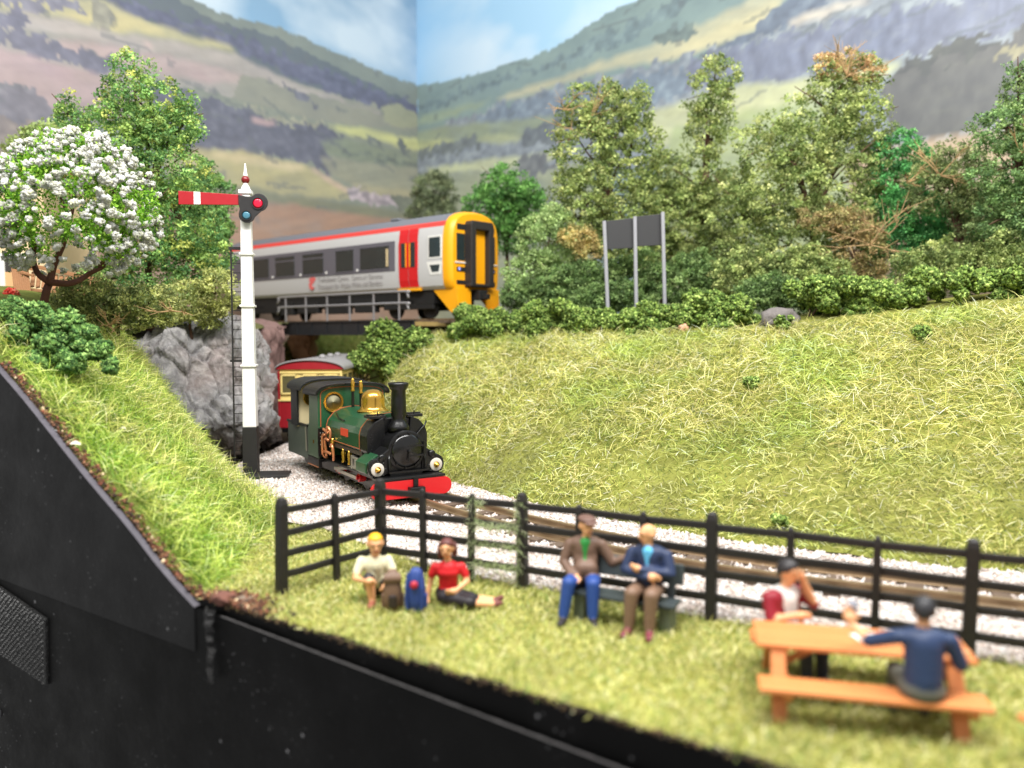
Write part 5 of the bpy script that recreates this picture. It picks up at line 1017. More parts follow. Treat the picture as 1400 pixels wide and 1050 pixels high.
# ------------------------------------------------------------------ trees
LEAF = mat_attr('leaf_flake', 0.6, 0.25, 0.35)
LEAF_GAIN = 2.1; BARK = mat('bark_brown', (84, 58, 44), 0.85, var=0.3, bump=0.5, bscale=12)
def flakes(P_, size, cols, rng):
    n = len(P_); q = rng.standard_normal((n, 3)); q /= np.linalg.norm(q, axis=1)[:, None]
    r = np.cross(q, rng.standard_normal((n, 3))); r /= np.linalg.norm(r, axis=1)[:, None]; s_ = size[:, None]
    a = P_-q*s_; c = P_+q*s_; nn = np.cross(q, r); b_ = P_+r*s_*0.6+nn*s_*0.3; d = P_-r*s_*0.6+nn*s_*0.3
    V = np.stack([a, b_, c, d], 1).reshape(-1, 3); o = np.arange(n)[:, None]*4
    F = np.concatenate([o+np.array([[0, 1, 2]]), o+np.array([[0, 2, 3]])]); return V, F, np.repeat(cols, 4, axis=0)
def tree(name, label, blobs, Y, n, fs, cols, wts, base_px, trunk_r=0.09, group=None, clump=0.16, cat='tree', twig=None, per=28, airy=0.0):
    rng = np.random.default_rng(int(blobs[0][0]*13+blobs[0][1]*7) % 99991); s_ = Y/FPX
    C = []; R = []; n = int(n*1.62)
    for b in blobs:
        px, py, rx, ry = b[:4]; dy = b[4] if len(b) > 4 else 0.0
        rx *= 1.28; ry *= 1.12; n_fac = 1.3
        C.append(at(px, py, Y+dy)[:]); R.append((rx*s_, min(rx, ry)*s_*0.9, ry*s_))
    C = np.array(C); R = np.array(R); A = R[:, 0]*R[:, 2]
    K = max(n//per, 8); k = rng.choice(len(C), K, p=A/A.sum())
    d = rng.standard_normal((K, 3)); d /= np.linalg.norm(d, axis=1)[:, None]; d[:, 1] = np.where(rng.random(K) < 0.45, -abs(d[:, 1]), d[:, 1])
    rad = (0.45+0.55*rng.random(K)**0.45)*(0.86+0.34*(fbm(d[:, 0]*3+k, d[:, 2]*3+2*k, 3)-0.4))
    cc = C[k]+d*R[k]*rad[:, None]
    tone = 0.50+0.90*rng.random(K); ck = palette(K, cols, wts, rng, 0.10)
    j = rng.choice(K, n); e = rng.standard_normal((n, 3)); e /= np.linalg.norm(e, axis=1)[:, None]
    P_ = cc[j]+e*(clump*(0.25+0.75*rng.random(n)**0.6))[:, None]*np.array([1.15, 1.0, 0.85])
    c2 = palette(n, cols, wts, rng, 0.14); col = np.clip(LEAF_GAIN*(0.6*ck[j]+0.4*c2)*tone[j][:, None], 0.004, 0.9)
    gm = col.mean(1, keepdims=True); col = np.clip(gm+(col-gm)*0.84, 0.004, 0.9)*np.array([1.02, 1.03, 0.90])
    base = at(base_px[0], base_px[1], Y+0.1)
    root = thing(name, label, cat, base, 0, group); b0 = np.array(base[:])
    V, F, CL_ = flakes(P_-b0, fs*0.80*(0.5+0.9*rng.random(n)), col, rng)
    obj('crown', np_mesh('crown', V, F, 3, CL_), LEAF, root)
    m = MB(); top = Vector(C[np.argmax(C[:, 2])].tolist())-base; mid = Vector(C.mean(0).tolist())-base
    rn = random.Random(int(blobs[0][0]))
    tk_ = [Vector((0, 0, -0.25)), Vector((rn.uniform(-.05, .05), 0, mid.z*0.45)), mid*0.9, top]
    m.tube(catmull(tk_, 5), [trunk_r*(1-0.055*i) for i in range(16)], 8)
    for c_, r_ in zip(C, R):
        e_ = Vector(c_.tolist())-base; m.tube(catmull([mid*0.55, (mid*0.6+e_*0.4)+Vector((0, 0, -0.1)), e_], 4), [trunk_r*0.6*(1-0.085*i) for i in range(9)], 6)
        for q in range(3):
            dd = Vector((rn.uniform(-1, 1), rn.uniform(-1, .4), rn.uniform(-.4, 1))); t_ = e_+Vector((dd.x*r_[0], dd.y*r_[1], dd.z*r_[2]))*0.8
            m.tube([e_, e_.lerp(t_, .5)+Vector((0, 0, .05)), t_], [trunk_r*0.25, trunk_r*0.18, trunk_r*0.08], 5)
    obj('trunk', m, BARK, root, smooth=True)
    if twig:
        for (px, py, sp_, cnt) in twig:
            o_ = at(px, py, Y-0.6)-base; tm = MB()
            for q in range(cnt):
                dd = Vector((rn.uniform(-1, 1), rn.uniform(-.8, .2), rn.uniform(-.3, 1)))*sp_*s_
                p1 = o_+dd*0.5+Vector((rn.uniform(-.1, .1), 0, rn.uniform(-.1, .1))); p2 = o_+dd
                tm.tube([o_, p1, p2], [0.020, 0.015, 0.008], 5)
                for w_ in range(5):
                    d2 = dd*0.4+Vector((rn.uniform(-1, 1), rn.uniform(-.5, .2), rn.uniform(-.6, .8)))*sp_*s_*0.4; tm.tube([p1.lerp(p2, .2*w_), p1.lerp(p2, .2*w_)+d2], [0.011, 0.005], 4)
            obj('bare_twigs', tm, mat('dry_twig', (178, 146, 104), 0.8, var=0.2), root)
    return root
OL = [(118, 130, 72), (92, 108, 58), (150, 158, 96), (70, 88, 48), (170, 172, 112)]; OW = [4, 4, 2.2, 3, 1]
GN = [(66, 104, 58), (88, 126, 66), (48, 80, 48), (112, 146, 82), (134, 156, 74)]; GW = [4, 4, 3, 2.5, 1.5]
BGN = [(54, 116, 62), (76, 140, 76), (40, 88, 52), (104, 156, 92)]
TRG = 'trees in front of the printed hills'
GA = [(82, 116, 62), (108, 142, 74), (54, 88, 50), (140, 160, 78), (176, 172, 78), (64, 108, 66)]
tree('broadleaf_tree', 'tall ragged green tree behind the white blossom tree', [(182, 112, 30, 42), (205, 150, 58, 50), (235, 175, 42, 36), (170, 185, 60, 50), (220, 235, 62, 60), (195, 300, 72, 60), (250, 300, 48, 60), (265, 350, 50, 45), (225, 370, 70, 45), (96, 160, 16, 30), (108, 196, 24, 30), (255, 165, 24, 26), (180, 380, 60, 40)],
     22.5, 26000, 0.055, GA, [4, 4, 3, 2.5, 1, 2], (205, 440), 0.13, TRG, 0.17)
tree('broadleaf_tree', 'soft dark green tree between the tall ragged tree and the signal', [(285, 262, 30, 38), (280, 310, 34, 40), (295, 345, 20, 40), (262, 270, 24, 40)], 27, 7000, 0.075, GN, GW, (285, 420), 0.1, TRG, 0.2)
tree('broadleaf_tree', 'pale green tree tip showing above the blossom, left of the tall tree', [(70, 195, 30, 26), (40, 210, 30, 24), (105, 215, 40, 24)], 26, 4000, 0.08, [(122, 140, 80), (146, 160, 98), (96, 120, 66)], [2, 2, 2], (70, 400), 0.1, TRG, 0.22)
YO = [(150, 152, 88), (122, 130, 74), (176, 176, 112), (92, 104, 60), (80, 96, 60)]
tree('shrub', 'olive yellow shrub between the blossom tree and grey rocks', [(150, 412, 44, 30), (200, 418, 44, 28), (120, 400, 36, 24), (170, 436, 40, 18), (95, 420, 36, 24)], 18.6, 9000, 0.045, YO, [2, 3, 1.4, 3, 3], (160, 462), 0.05, 'shrubs above the rocks', 0.13, 'shrub', [(150, 445, 30, 5), (235, 425, 25, 4)])
tree('shrub', 'yellowish shrub on the rock top beside the signal ladder', [(255, 412, 40, 28), (295, 400, 28, 34), (230, 428, 36, 18), (290, 430, 26, 16)], 21.6, 7000, 0.05, YO, [4, 3, 3, 1.5, 1], (262, 452), 0.05, 'shrubs above the rocks', 0.14, 'shrub')
# right-hand row
tree('broadleaf_tree', 'small grey green tree against the corner above the train roof', [(594, 262, 25, 26), (590, 290, 28, 24)], 44, 4500, 0.085, [(96, 106, 80), (76, 88, 68), (120, 126, 96)], [2, 2, 1], (594, 330), 0.12, TRG, 0.24)
tree('broadleaf_tree', 'dark green round tree with bare trunk beside the yellow train front', [(690, 262, 34, 36), (668, 285, 30, 34), (714, 290, 30, 36), (690, 318, 40, 30), (725, 270, 18, 26), (665, 318, 22, 22)], 33.5, 11000, 0.075, [(66, 110, 50), (88, 132, 62), (46, 82, 40), (110, 150, 78)], [4, 4, 3, 1.5], (694, 412), 0.10, TRG, 0.2)
tree('broadleaf_tree', 'big olive tree with dry twigs at its top behind the black sign', [(815, 150, 44, 40), (850, 160, 40, 48), (800, 205, 46, 50), (860, 215, 46, 55), (830, 270, 66, 55), (790, 300, 40, 50), (860, 320, 50, 60), (815, 350, 55, 50)], 29, 21000, 0.07, OL, OW, (830, 415), 0.13, TRG, 0.2, twig=[(800, 185, 48, 6), (772, 150, 30, 5)])
tree('broadleaf_tree', 'slim olive tree rising to a narrow top right of the black sign', [(978, 98, 30, 24), (968, 130, 30, 34), (980, 165, 34, 34), (960, 190, 24, 34), (955, 255, 46, 50), (935, 310, 50, 60), (985, 300, 40, 60), (955, 360, 60, 46)], 30, 15000, 0.07, OL, OW, (960, 415), 0.12, TRG, 0.2)
tree('broadleaf_tree', 'massive olive tree with reddish dry tip in the middle of the row', [(1160, 108, 48, 34), (1130, 150, 46, 46), (1170, 165, 42, 50), (1100, 200, 50, 46), (1050, 205, 48, 46), (1060, 265, 62, 60), (1130, 255, 66, 66), (1020, 300, 44, 70), (1080, 335, 70, 60), (1150, 330, 50, 66), (1190, 220, 28, 50)], 27.5, 30000, 0.066, OL, OW, (1110, 412), 0.15, TRG, 0.19)
tree('broadleaf_tree', 'dusty olive tree filling the gap behind the last sign post', [(905, 250, 36, 44), (920, 300, 44, 50), (895, 350, 40, 44)], 31, 8000, 0.07, OL, OW, (905, 412), 0.1, TRG, 0.2)
tree('broadleaf_tree', 'low olive tree filling the gap below the tan printed field', [(1262, 250, 34, 40), (1330, 300, 44, 50), (1290, 300, 40, 50), (1205, 300, 34, 60)], 28.6, 9000, 0.066, [(104, 116, 66), (84, 98, 54), (130, 138, 86), (66, 80, 46)], [4, 4, 2, 3], (1280, 405), 0.1, TRG, 0.19)
tree('shrub', 'reddish brown dry crown tip on the massive olive tree', [(1158, 84, 40, 14), (1185, 96, 24, 16), (1135, 96, 22, 14)], 27.3, 1500, 0.06, [(178, 138, 104), (150, 116, 84), (190, 160, 116)], [2, 2, 2], (1158, 130), 0.03, None, 0.14, 'foliage', [(1158, 104, 42, 10)])
tree('broadleaf_tree', 'bright emerald green tree between the olive trees', [(1232, 212, 32, 32), (1220, 255, 34, 40), (1245, 290, 40, 40), (1225, 335, 44, 44), (1270, 340, 40, 40), (1310, 320, 40, 40)], 27, 12000, 0.062, BGN, [4, 3, 3, 1.5], (1240, 405), 0.1, TRG, 0.18)
tree('broadleaf_tree', 'grey olive tree with pinkish dry twigs near the frame edge', [(1300, 225, 44, 30), (1280, 255, 40, 34), (1330, 260, 40, 44), (1345, 330, 50, 60), (1300, 370, 60, 36)], 25.6, 12000, 0.058, [(112, 122, 76), (90, 104, 64), (146, 150, 100), (74, 90, 56)], [4, 4, 2, 3], (1310, 404), 0.09, TRG, 0.17, twig=[(1285, 240, 36, 7), (1240, 250, 20, 4)])
tree('broadleaf_tree', 'tall dark green tree cut by the frame edge at the end of the row', [(1392, 120, 18, 40), (1375, 175, 42, 30), (1405, 165, 40, 50), (1380, 230, 52, 50), (1420, 280, 60, 80), (1375, 300, 40, 50), (1400, 350, 60, 46)], 23.6, 20000, 0.055, [(84, 112, 66), (108, 134, 80), (60, 86, 54), (138, 156, 100)], [4, 3, 3, 2], (1410, 396), 0.13, TRG, 0.17, twig=[(1395, 210, 40, 4)])
tree('shrub', 'brown dead shrub with bare branches among the olive trees', [(1165, 310, 36, 26), (1180, 345, 36, 34), (1130, 300, 40, 20), (1175, 380, 40, 18)], 26, 4200, 0.055, [(146, 122, 84), (120, 104, 70), (132, 128, 80), (104, 84, 58)], [2, 2, 3, 1.5], (1188, 402), 0.05, 'undergrowth below the trees', 0.16, 'shrub', [(1190, 335, 60, 6), (1215, 320, 40, 4)])
tree('shrub', 'pale green bush between the dark round tree and the black sign', [(745, 330, 34, 40), (725, 375, 32, 32), (765, 370, 34, 36), (755, 300, 20, 22)], 28.3, 9000, 0.06, [(116, 138, 86), (140, 158, 104), (90, 114, 70)], [3, 3, 2], (748, 412), 0.06, 'undergrowth below the trees', 0.17, 'shrub')
tree('shrub', 'tan dry shrub beside the first sign post', [(790, 325, 24, 18), (806, 345, 18, 14)], 27.4, 1800, 0.055, [(176, 150, 96), (150, 132, 84), (130, 128, 78)], [2, 2, 2], (800, 400), 0.04, 'undergrowth below the trees', 0.14, 'shrub')
for i, (px, py, rx, ry, Y, lb) in enumerate(((800, 392, 50, 28, 27.2, 'low green undergrowth left of the sign posts'), (880, 385, 50, 34, 27, 'low green undergrowth behind the sign posts'), (955, 385, 50, 34, 26.6, 'low green undergrowth right of the sign posts'),
        (1030, 378, 50, 36, 25.6, 'low olive undergrowth under the massive olive tree'), (1105, 375, 50, 34, 25.2, 'low olive undergrowth before the brown dead shrub'), (1290, 368, 60, 34, 24, 'low grey green undergrowth under the twiggy tree'), (1370, 360, 50, 34, 23, 'low grey green undergrowth at the frame edge'), (1060, 404, 46, 22, 24.2, 'low dark undergrowth just above the grey stone'), (840, 408, 50, 18, 26.2, 'low dark undergrowth at the feet of the sign posts'), (740, 405, 46, 20, 27.4, 'low dark undergrowth below the pale green bush'))):
    tree('shrub', lb, [(px-rx*0.5, py, rx*0.6, ry), (px+rx*0.5, py+3, rx*0.6, ry*0.9), (px, py-8, rx*0.6, ry)], Y, 6000, 0.058, OL if 2 < i < 7 else [(96, 120, 68), (74, 98, 54), (124, 144, 88), (54, 76, 44)], OW if 2 < i < 7 else [3, 3, 2, 2], (px, py+28), 0.04, 'undergrowth below the trees', 0.15, 'shrub')
# blossom tree
def blossom():
    rng = np.random.default_rng(77); Y = 17.0; s_ = Y/FPX; base = at(62, 412, Y); root = thing('blossom_tree', 'small tree covered in white blossom with brown forked trunk', 'tree', base)
    m = MB(); q = lambda x, y, dy=0: at(x, y, Y+dy)-base
    limbs = [([(60, 414), (64, 396), (68, 386)], .085, .075), ([(68, 386), (52, 374), (46, 355), (48, 330)], .075, .04), ([(68, 386), (74, 362), (86, 335), (96, 300), (104, 262)], .08, .03),
             ([(68, 386), (98, 387), (122, 374), (150, 348), (160, 310)], .075, .03), ([(122, 374), (150, 360), (178, 340), (190, 310)], .05, .02), ([(90, 325), (120, 290), (150, 270), (165, 240)], .04, .015),
             ([(48, 335), (36, 300), (30, 260)], .04, .015), ([(96, 300), (80, 260), (84, 225)], .035, .012), ([(150, 348), (175, 300), (185, 265)], .04, .015), ([(104, 300), (135, 330), (160, 338)], .04, .02)]
    for pts, r0, r1 in limbs:
        pp = catmull([q(x, y, rng.uniform(-.25, .25) if k > 1 else 0) for k, (x, y) in enumerate(pts)], 5); m.tube(pp, [r0+(r1-r0)*i/(len(pp)-1) for i in range(len(pp))], 8)
    obj('trunk', m, mat('blossom_bark', (88, 52, 42), 0.8, var=0.25, bump=0.5, bscale=14), root, smooth=True)
    C = np.array(at(104, 288, Y)[:]); R = np.array([104, 92, 97])*s_
    def shell(n, lo, hi):
        d = rng.standard_normal((n, 3)); d /= np.linalg.norm(d, axis=1)[:, None]; d[:, 1] = np.where(rng.random(n) < .5, -abs(d[:, 1]), d[:, 1])
        r = lo+(hi-lo)*rng.random(n); return d, C+d*R*r[:, None]
    d, cc = shell(300, 0.68, 1.0)
    ok = ~((d[:, 2] < -0.55) & (abs(d[:, 0]) < 0.5)); cc = cc[ok]; K = len(cc)
    n = 17000; j = rng.choice(K, n); e = rng.standard_normal((n, 3)); P_ = cc[j]+e*0.10
    V, F, CL_ = flakes(P_-np.array(base[:]), 0.036*(0.6+0.8*rng.random(n)), palette(n, [(152, 200, 66), (120, 176, 52), (180, 216, 96), (84, 134, 44)], [3, 3, 2, 1.5], rng), rng)
    obj('leaves', np_mesh('leaves', V, F, 3, CL_), LEAF, root)
    d, fc = shell(980, 0.88, 1.10)
    keep = (d[:, 2] > -0.8) & (fbm(d[:, 0]*3.2+3, d[:, 2]*3.2+9, 3) > 0.33) & ((d[:, 2] > -0.3) | (rng.random(980) < 0.6)); fc = fc[keep]; K = len(fc)
    sz = 0.03+0.075*rng.random(K)**2.0; n = 23000; j = rng.choice(K, n, p=sz/sz.sum()); e = rng.standard_normal((n, 3)); e /= np.linalg.norm(e, axis=1)[:, None]
    P_ = fc[j]+e*(sz[j]*rng.random(n)**0.5)[:, None]
    V, F, CL_ = shards(P_-np.array(base[:]), 0.033*(0.5+0.9*rng.random(n)), palette(n, [(254, 253, 240), (250, 249, 232), (242, 242, 220)], [4, 3, 1], rng, 0.03), rng)
    obj('blossom', np_mesh('blossom', V, F, 3, CL_), mat_attr('blossom_white', 0.8, 0.2, 0.5), root)
blossom()
# ------------------------------------------------------------------ painted miniature people
PSKIN = mat_attr('painted_figure', 0.5, 0.35, 0.0, var=0.05, vscale=14)
SK = (226, 168, 122)
def cap_mesh(m, p0, p1, r0, r1, n=12):
    p0, p1 = Vector(p0), Vector(p1); ax = p1-p0; L = ax.length; ax = ax.normalized() if L > 1e-6 else Vector((0, 0, 1))
    pts = []; rs = []
    for k in range(5): a = math.pi/2*(1-k/4); pts.append(p0-ax*r0*math.sin(a)*1.0); rs.append(max(r0*math.cos(a), 1e-3))
    for k in range(5): a = math.pi/2*k/4; pts.append(p1+ax*r1*math.sin(a)); rs.append(max(r1*math.cos(a), 1e-3))
    m.tube(pts, rs, n)
def ell_mesh(m, c, r, rot=None, nu=16, nv=10):
    vs = []; R = Euler(rot).to_matrix() if rot else Matrix.Identity(3)
    for i in range(nv+1):
        t = math.pi*i/nv
        for j in range(nu):
            a = 2*math.pi*j/nu; q = Vector((r[0]*math.sin(t)*math.cos(a), r[1]*math.sin(t)*math.sin(a), r[2]*math.cos(t))); vs.append(R @ q+Vector(c))
    m.add(vs, [(i*nu+j, (i+1)*nu+j, (i+1)*nu+(j+1) % nu, i*nu+(j+1) % nu) for i in range(nv) for j in range(nu)])
def person(label, loc, rz, prims, voxel=0.0155, tilt=(0, 0, 0)):
    """one continuous figure: overlapping limbs fused by voxel remeshing, then painted zone by zone"""
    m = MB()
    for p in prims:
        if p[0] == 'c': cap_mesh(m, *p[1:5])
        elif p[0] == 'e': ell_mesh(m, p[1], p[2], p[3])
    me = m.mesh('person'); fix_normals(me)
    t = bpy.data.objects.new('tmp_figure', me); COL.objects.link(t)
    md = t.modifiers.new('r', 'REMESH'); md.mode = 'VOXEL'; md.voxel_size = voxel
    s_ = t.modifiers.new('s', 'SMOOTH'); s_.factor = 0.5; s_.iterations = 3
    bpy.context.view_layer.update(); me2 = bpy.data.meshes.new_from_object(t.evaluated_get(bpy.context.evaluated_depsgraph_get()))
    bpy.data.objects.remove(t)
    n = len(me2.vertices); V = np.empty(n*3, np.float32); me2.vertices.foreach_get('co', V); V = V.reshape(-1, 3)
    best = np.full(n, 1e9); col = np.zeros((n, 3))
    for p in prims:
        if p[0] == 'c':
            a, b_ = np.array(p[1], float), np.array(p[2], float); ab = b_-a; tt = np.clip(((V-a)@ab)/max(ab@ab, 1e-9), 0, 1)
            d = np.linalg.norm(V-a-tt[:, None]*ab, axis=1)-(p[3]+(p[4]-p[3])*tt); c_, bias = p[5], (p[6] if len(p) > 6 else 0)
        elif p[0] == 'e':
            R = np.array(Euler(p[3]).to_matrix()) if p[3] else np.eye(3); q = ((V-np.array(p[1]))@R)/np.array(p[2]); k = np.linalg.norm(q, axis=1)
            d = (k-1)*min(p[2]); c_, bias = p[4], (p[5] if len(p) > 5 else 0)
        else:   # paint only
            d = np.linalg.norm((V-np.array(p[1]))/np.array(p[2]), axis=1)-1.0; d = np.where(d < 0, -1.0, 1e9); c_, bias = p[3], 0
        d = d-bias; k = d < best; best[k] = d[k]; col[k] = lin(c_)
    at_ = me2.color_attributes.new('Col', 'FLOAT_COLOR', 'POINT'); c4 = np.ones((n, 4), np.float32); c4[:, :3] = col; at_.data.foreach_set('color', c4.ravel())
    me2.materials.clear(); me2.materials.append(PSKIN); me2.polygons.foreach_set('use_smooth', np.ones(len(me2.polygons), bool))
    o = bpy.data.objects.new('person', me2); COL.objects.link(o); o.location = loc; o.rotation_euler = (0, 0, rz); o.scale = (1.1, 1.08, 1.0); tag(o, label, 'person'); return o
def hand(p, d, side, c=SK, s=1.0):
    """palm, four unequal fingers and a thumb leaving the side of the palm"""
    p, d, sd = Vector(p), Vector(d).normalized(), Vector(side).normalized(); sd = (sd-d*sd.dot(d)).normalized(); dn = d.cross(sd)
    out = [('e', tuple(p+d*0.03*s), (0.045*s, 0.045*s, 0.045*s), None, c)]
    for k, l in ((-1.5, .055), (-.5, .07), (.5, .066), (1.5, .05)):
        a = p+d*0.055*s+sd*k*0.021*s; b_ = a+d*l*0.55*s; e = b_+(d*0.6+dn*0.6)*l*0.6*s
        out += [('c', tuple(a), tuple(b_), .0135*s, .0125*s, c), ('c', tuple(b_), tuple(e), .0125*s, .0115*s, c)]
    a = p+d*0.015*s-sd*0.035*s; out.append(('c', tuple(a), tuple(a+(d*0.5-sd*0.7+dn*0.3)*0.06*s), .0145*s, .012*s, c)); return out
def head(c, look=0.0, nod=0.0, s=1.0, skin=SK):
    """look: turn about z; face points to -y at 0"""
    c = Vector(c); R = Euler((nod, 0, look)).to_matrix(); P_ = lambda x, y, z: tuple(c+R @ Vector((x*s, y*s, z*s))); rot = (nod, 0, look)
    out = [('e', P_(0, 0.008, 0.015), (.082*s, .100*s, .105*s), rot, skin), ('e', P_(0, -.022, -.055), (.060*s, .066*s, .068*s), rot, skin), ('c', P_(0, -.088, .012), P_(0, -.108, -.022), .012*s, .017*s, skin),
           ('c', P_(-.035, -.082, .03), P_(.035, -.082, .03), .018*s, .018*s, skin), ('e', P_(-.083, .012, -.005), (.016*s, .022*s, .034*s), rot, skin), ('e', P_(.083, .012, -.005), (.016*s, .022*s, .034*s), rot, skin),
           ('c', P_(-.02, -.082, -.062), P_(.02, -.082, -.062), .010*s, .010*s, (196, 112, 96)), ('c', P_(-.03, .0, -.09), P_(-.03, 0, -.10), .02*s, .02*s, skin)]
    for x in (-.032, .032): out.append(('p', P_(x, -.094, .010), (.016*s, .02*s, .010*s), (70, 52, 46)))
    for x in (-.034, .034): out.append(('p', P_(x, -.094, .040), (.022*s, .024*s, .006*s), (120, 84, 62)))
    return out
def hair(par, c, look, nod, col, s=1.0, line=0.02, back=-0.10, name='hair', puff=1.08, rough=0.012, m=None):
    V = []; nu, nv = 28, 18; R = Euler((nod, 0, look)).to_matrix(); c = Vector(c); rn = np.random.default_rng(3); F = []
    for i in range(nv+1):
        t = math.pi*i/nv
        for j in range(nu):
            a = 2*math.pi*j/nu; d = Vector((math.sin(t)*math.cos(a), math.sin(t)*math.sin(a), math.cos(t))); r = Vector((.082*d.x, .100*d.y, .105*d.z))*s
            z = r.z; fr = (-d.y*0.5+0.5); lim = (back*(1-fr)+line*2.2*fr)*s
            k = puff+rough*6*float(fbm(a*3, t*5, 2)-0.5) if z > lim else 0.86
            V.append(c+R @ (r*k+Vector((0, 0.008, 0.015))*s))
    F = [(i*nu+j, (i+1)*nu+j, (i+1)*nu+(j+1) % nu, i*nu+(j+1) % nu) for i in range(nv) for j in range(nu)]
    return obj(name, MB().add(V, F), m or mat('hair_%d_%d_%d' % col, col, 0.5, var=0.15, scale=25), par, smooth=True)
def limb(a, b_, c, r, col, col2=None, r2=None):
    col2 = col2 or col; return [('c', a, b_, r[0], r[1], col), ('c', b_, c, r[1], r[2], col2)]
def shoe(an, toe, col): return [('c', an, toe, .048, .040, col, .004), ('c', tuple(Vector(an)+Vector((0, 0.02, 0))), tuple(Vector(toe)-Vector((0, 0, .012))), .040, .032, col, .004)]

# --- boy crouching
CT = (228, 222, 186); SH = (52, 46, 46)
pr = [('e', (0.02, .12, .17), (.155, .13, .13), None, SH, .01), ('c', (0.02, .10, .24), (0, .02, .50), .13, .135, CT, .004), ('e', (0, .02, .50), (.185, .105, .10), None, CT), ('c', (0, .0, .56), (.01, -.03, .68), .052, .048, SK)]
pr += head((.01, -.06, .79), .12, .22, 1.12)
pr += limb((-.06, .10, .17), (-.07, -.22, .40), (-.03, -.20, .09), (.085, .068, .045), SH, SK)+[('c', (-.065, -.14, .34), (-.07, -.22, .40), .07, .066, SK)]+shoe((-.03, -.21, .055), (-.05, -.33, .045), (150, 92, 70))
pr += limb((.10, .10, .17), (.17, -.18, .33), (.14, -.22, .09), (.085, .066, .045), SH, SK)+shoe((.14, -.22, .055), (.16, -.33, .045), (150, 92, 70))
pr += [('c', (-.155, .02, .545), (-.20, -.03, .43), .066, .062, CT, .004), ('c', (-.20, -.03, .43), (-.225, -.10, .35), .048, .042, SK), ('c', (-.225, -.10, .35), (-.10, -.27, .37), .042, .032, SK)]+hand((-.09, -.28, .37), (1, -.1, -.1), (0, -.4, 1))
pr += [('c', (.155, .02, .545), (.20, -.02, .43), .066, .062, CT, .004), ('c', (.20, -.02, .43), (.22, -.10, .34), .048, .042, SK), ('c', (.22, -.10, .34), (.15, -.24, .30), .042, .032, SK)]+hand((.14, -.25, .30), (-.5, -.6, -.4), (.5, 0, 1))
bl = gp(513, 822); boy = person('crouching figure with yellow hair, cream shirt and dark shorts in the fence corner', bl, 0.15, pr)
hair(boy, (.01, -.06, .79), .12, .22, (236, 180, 30), 1.12, .035, -.02)
# --- woman sitting
RT = (196, 30, 36); BKK = (38, 34, 38)
pr = [('e', (0, .06, .13), (.165, .15, .13), None, BKK, .01), ('c', (0, .05, .20), (0, .02, .47), .115, .125, RT, .006), ('e', (0, -.03, .43), (.13, .085, .075), None, RT), ('e', (0, .02, .48), (.165, .09, .085), None, RT), ('c', (0, .0, .52), (-.01, -.01, .66), .045, .043, SK)]
pr += head((-.015, -.03, .755), -.15, .05, 1.0)
pr += [('c', (.02, 0, .13), (.27, -.16, .13), .105, .088, BKK, .01), ('c', (-.04, -.06, .12), (.25, -.24, .11), .10, .082, BKK, .01), ('c', (.27, -.16, .13), (.55, -.12, .09), .058, .04, SK), ('c', (.25, -.24, .10), (.54, -.22, .07), .056, .04, SK)]
pr += [('c', (.56, -.13, .09), (.63, -.14, .13), .042, .034, (112, 64, 58), .006), ('c', (.55, -.22, .06), (.62, -.23, .09), .042, .034, (112, 64, 58), .006)]
pr += [('c', (-.155, .02, .50), (-.19, .02, .40), .055, .053, RT, .004), ('c', (-.19, .02, .40), (-.215, .03, .29), .042, .038, SK), ('c', (-.215, .03, .29), (-.25, .0, .08), .037, .03, SK)]+hand((-.25, -.01, .07), (-.2, -1, -.3), (1, 0, 0))
pr += [('c', (.155, .02, .50), (.20, .0, .40), .055, .053, RT, .004), ('c', (.20, 0, .40), (.225, -.03, .31), .042, .038, SK), ('c', (.225, -.03, .31), (.10, -.15, .24), .037, .03, SK)]+hand((.09, -.16, .235), (-1, -.3, -.1), (0, -.5, 1))
wl = gp(613, 826); wo = person('sitting woman in red top and black skirt beside the blue backpack', wl, 0.05, pr)
hw = hair(wo, (-.015, -.03, .755), -.15, .05, (96, 50, 46), 1.0, .03, -.10, puff=1.14)
obj('side_hair', MB().lathe([(0.0, -.13), (.035, -.11), (.045, -.03), (.035, .06), (0, .09)], (-.085, .02, .735), 'z', 12).lathe([(0.0, -.11), (.03, -.09), (.04, -.03), (.03, .06), (0, .09)], (.075, .03, .735), 'z', 12), MATS['hair_96_50_46'], hw, smooth=True)

# --- two men on the bench (seat height 0.36)
def seated(top, tr, sho, hz=.46, fx=(-.15, .13), kx=(-.12, .13), ky=-.36, fy=-.40, fz=.06, torso=None):
    pr = [('e', (0, .02, hz), (.17, .14, .12), None, tr, .004), ('c', (0, .03, hz+.08), (0, .02, hz+.40), .15, .15, top, .008), ('e', (0, .02, hz+.43), (.205, .12, .11), None, top), ('e', (0, -.03, hz+.24), (.145, .11, .14), None, top)]
    for s_, k_, f_ in ((-1, kx[0], fx[0]), (1, kx[1], fx[1])):
        pr += limb((s_*.085, .0, hz), (k_, ky, hz+.04), (f_, fy+.03, fz+.06), (.095, .08, .062), tr)+shoe((f_, fy+.02, fz), (f_+.03*s_, fy-.12, fz-.015), sho)
    return pr
JB = (112, 88, 74); JE = (44, 74, 142)
pr = seated(JB, JE, (48, 44, 46), fx=(-.22, .10), kx=(-.17, .10), fy=-.42)
pr += [('c', (0, -.02, .90), (.01, -.03, 1.03), .055, .05, SK), ('c', (0, -.125, .74), (0, -.085, .93), .004, .050, (48, 136, 62), .018)]+head((.015, -.04, 1.13), .45, .05)
pr += [('c', (-.18, .02, .88), (-.25, -.02, .66), .07, .06, JB), ('c', (-.25, -.02, .66), (-.13, -.22, .54), .06, .048, JB)]+hand((-.12, -.23, .535), (.7, -.6, -.3), (.4, .4, 1))
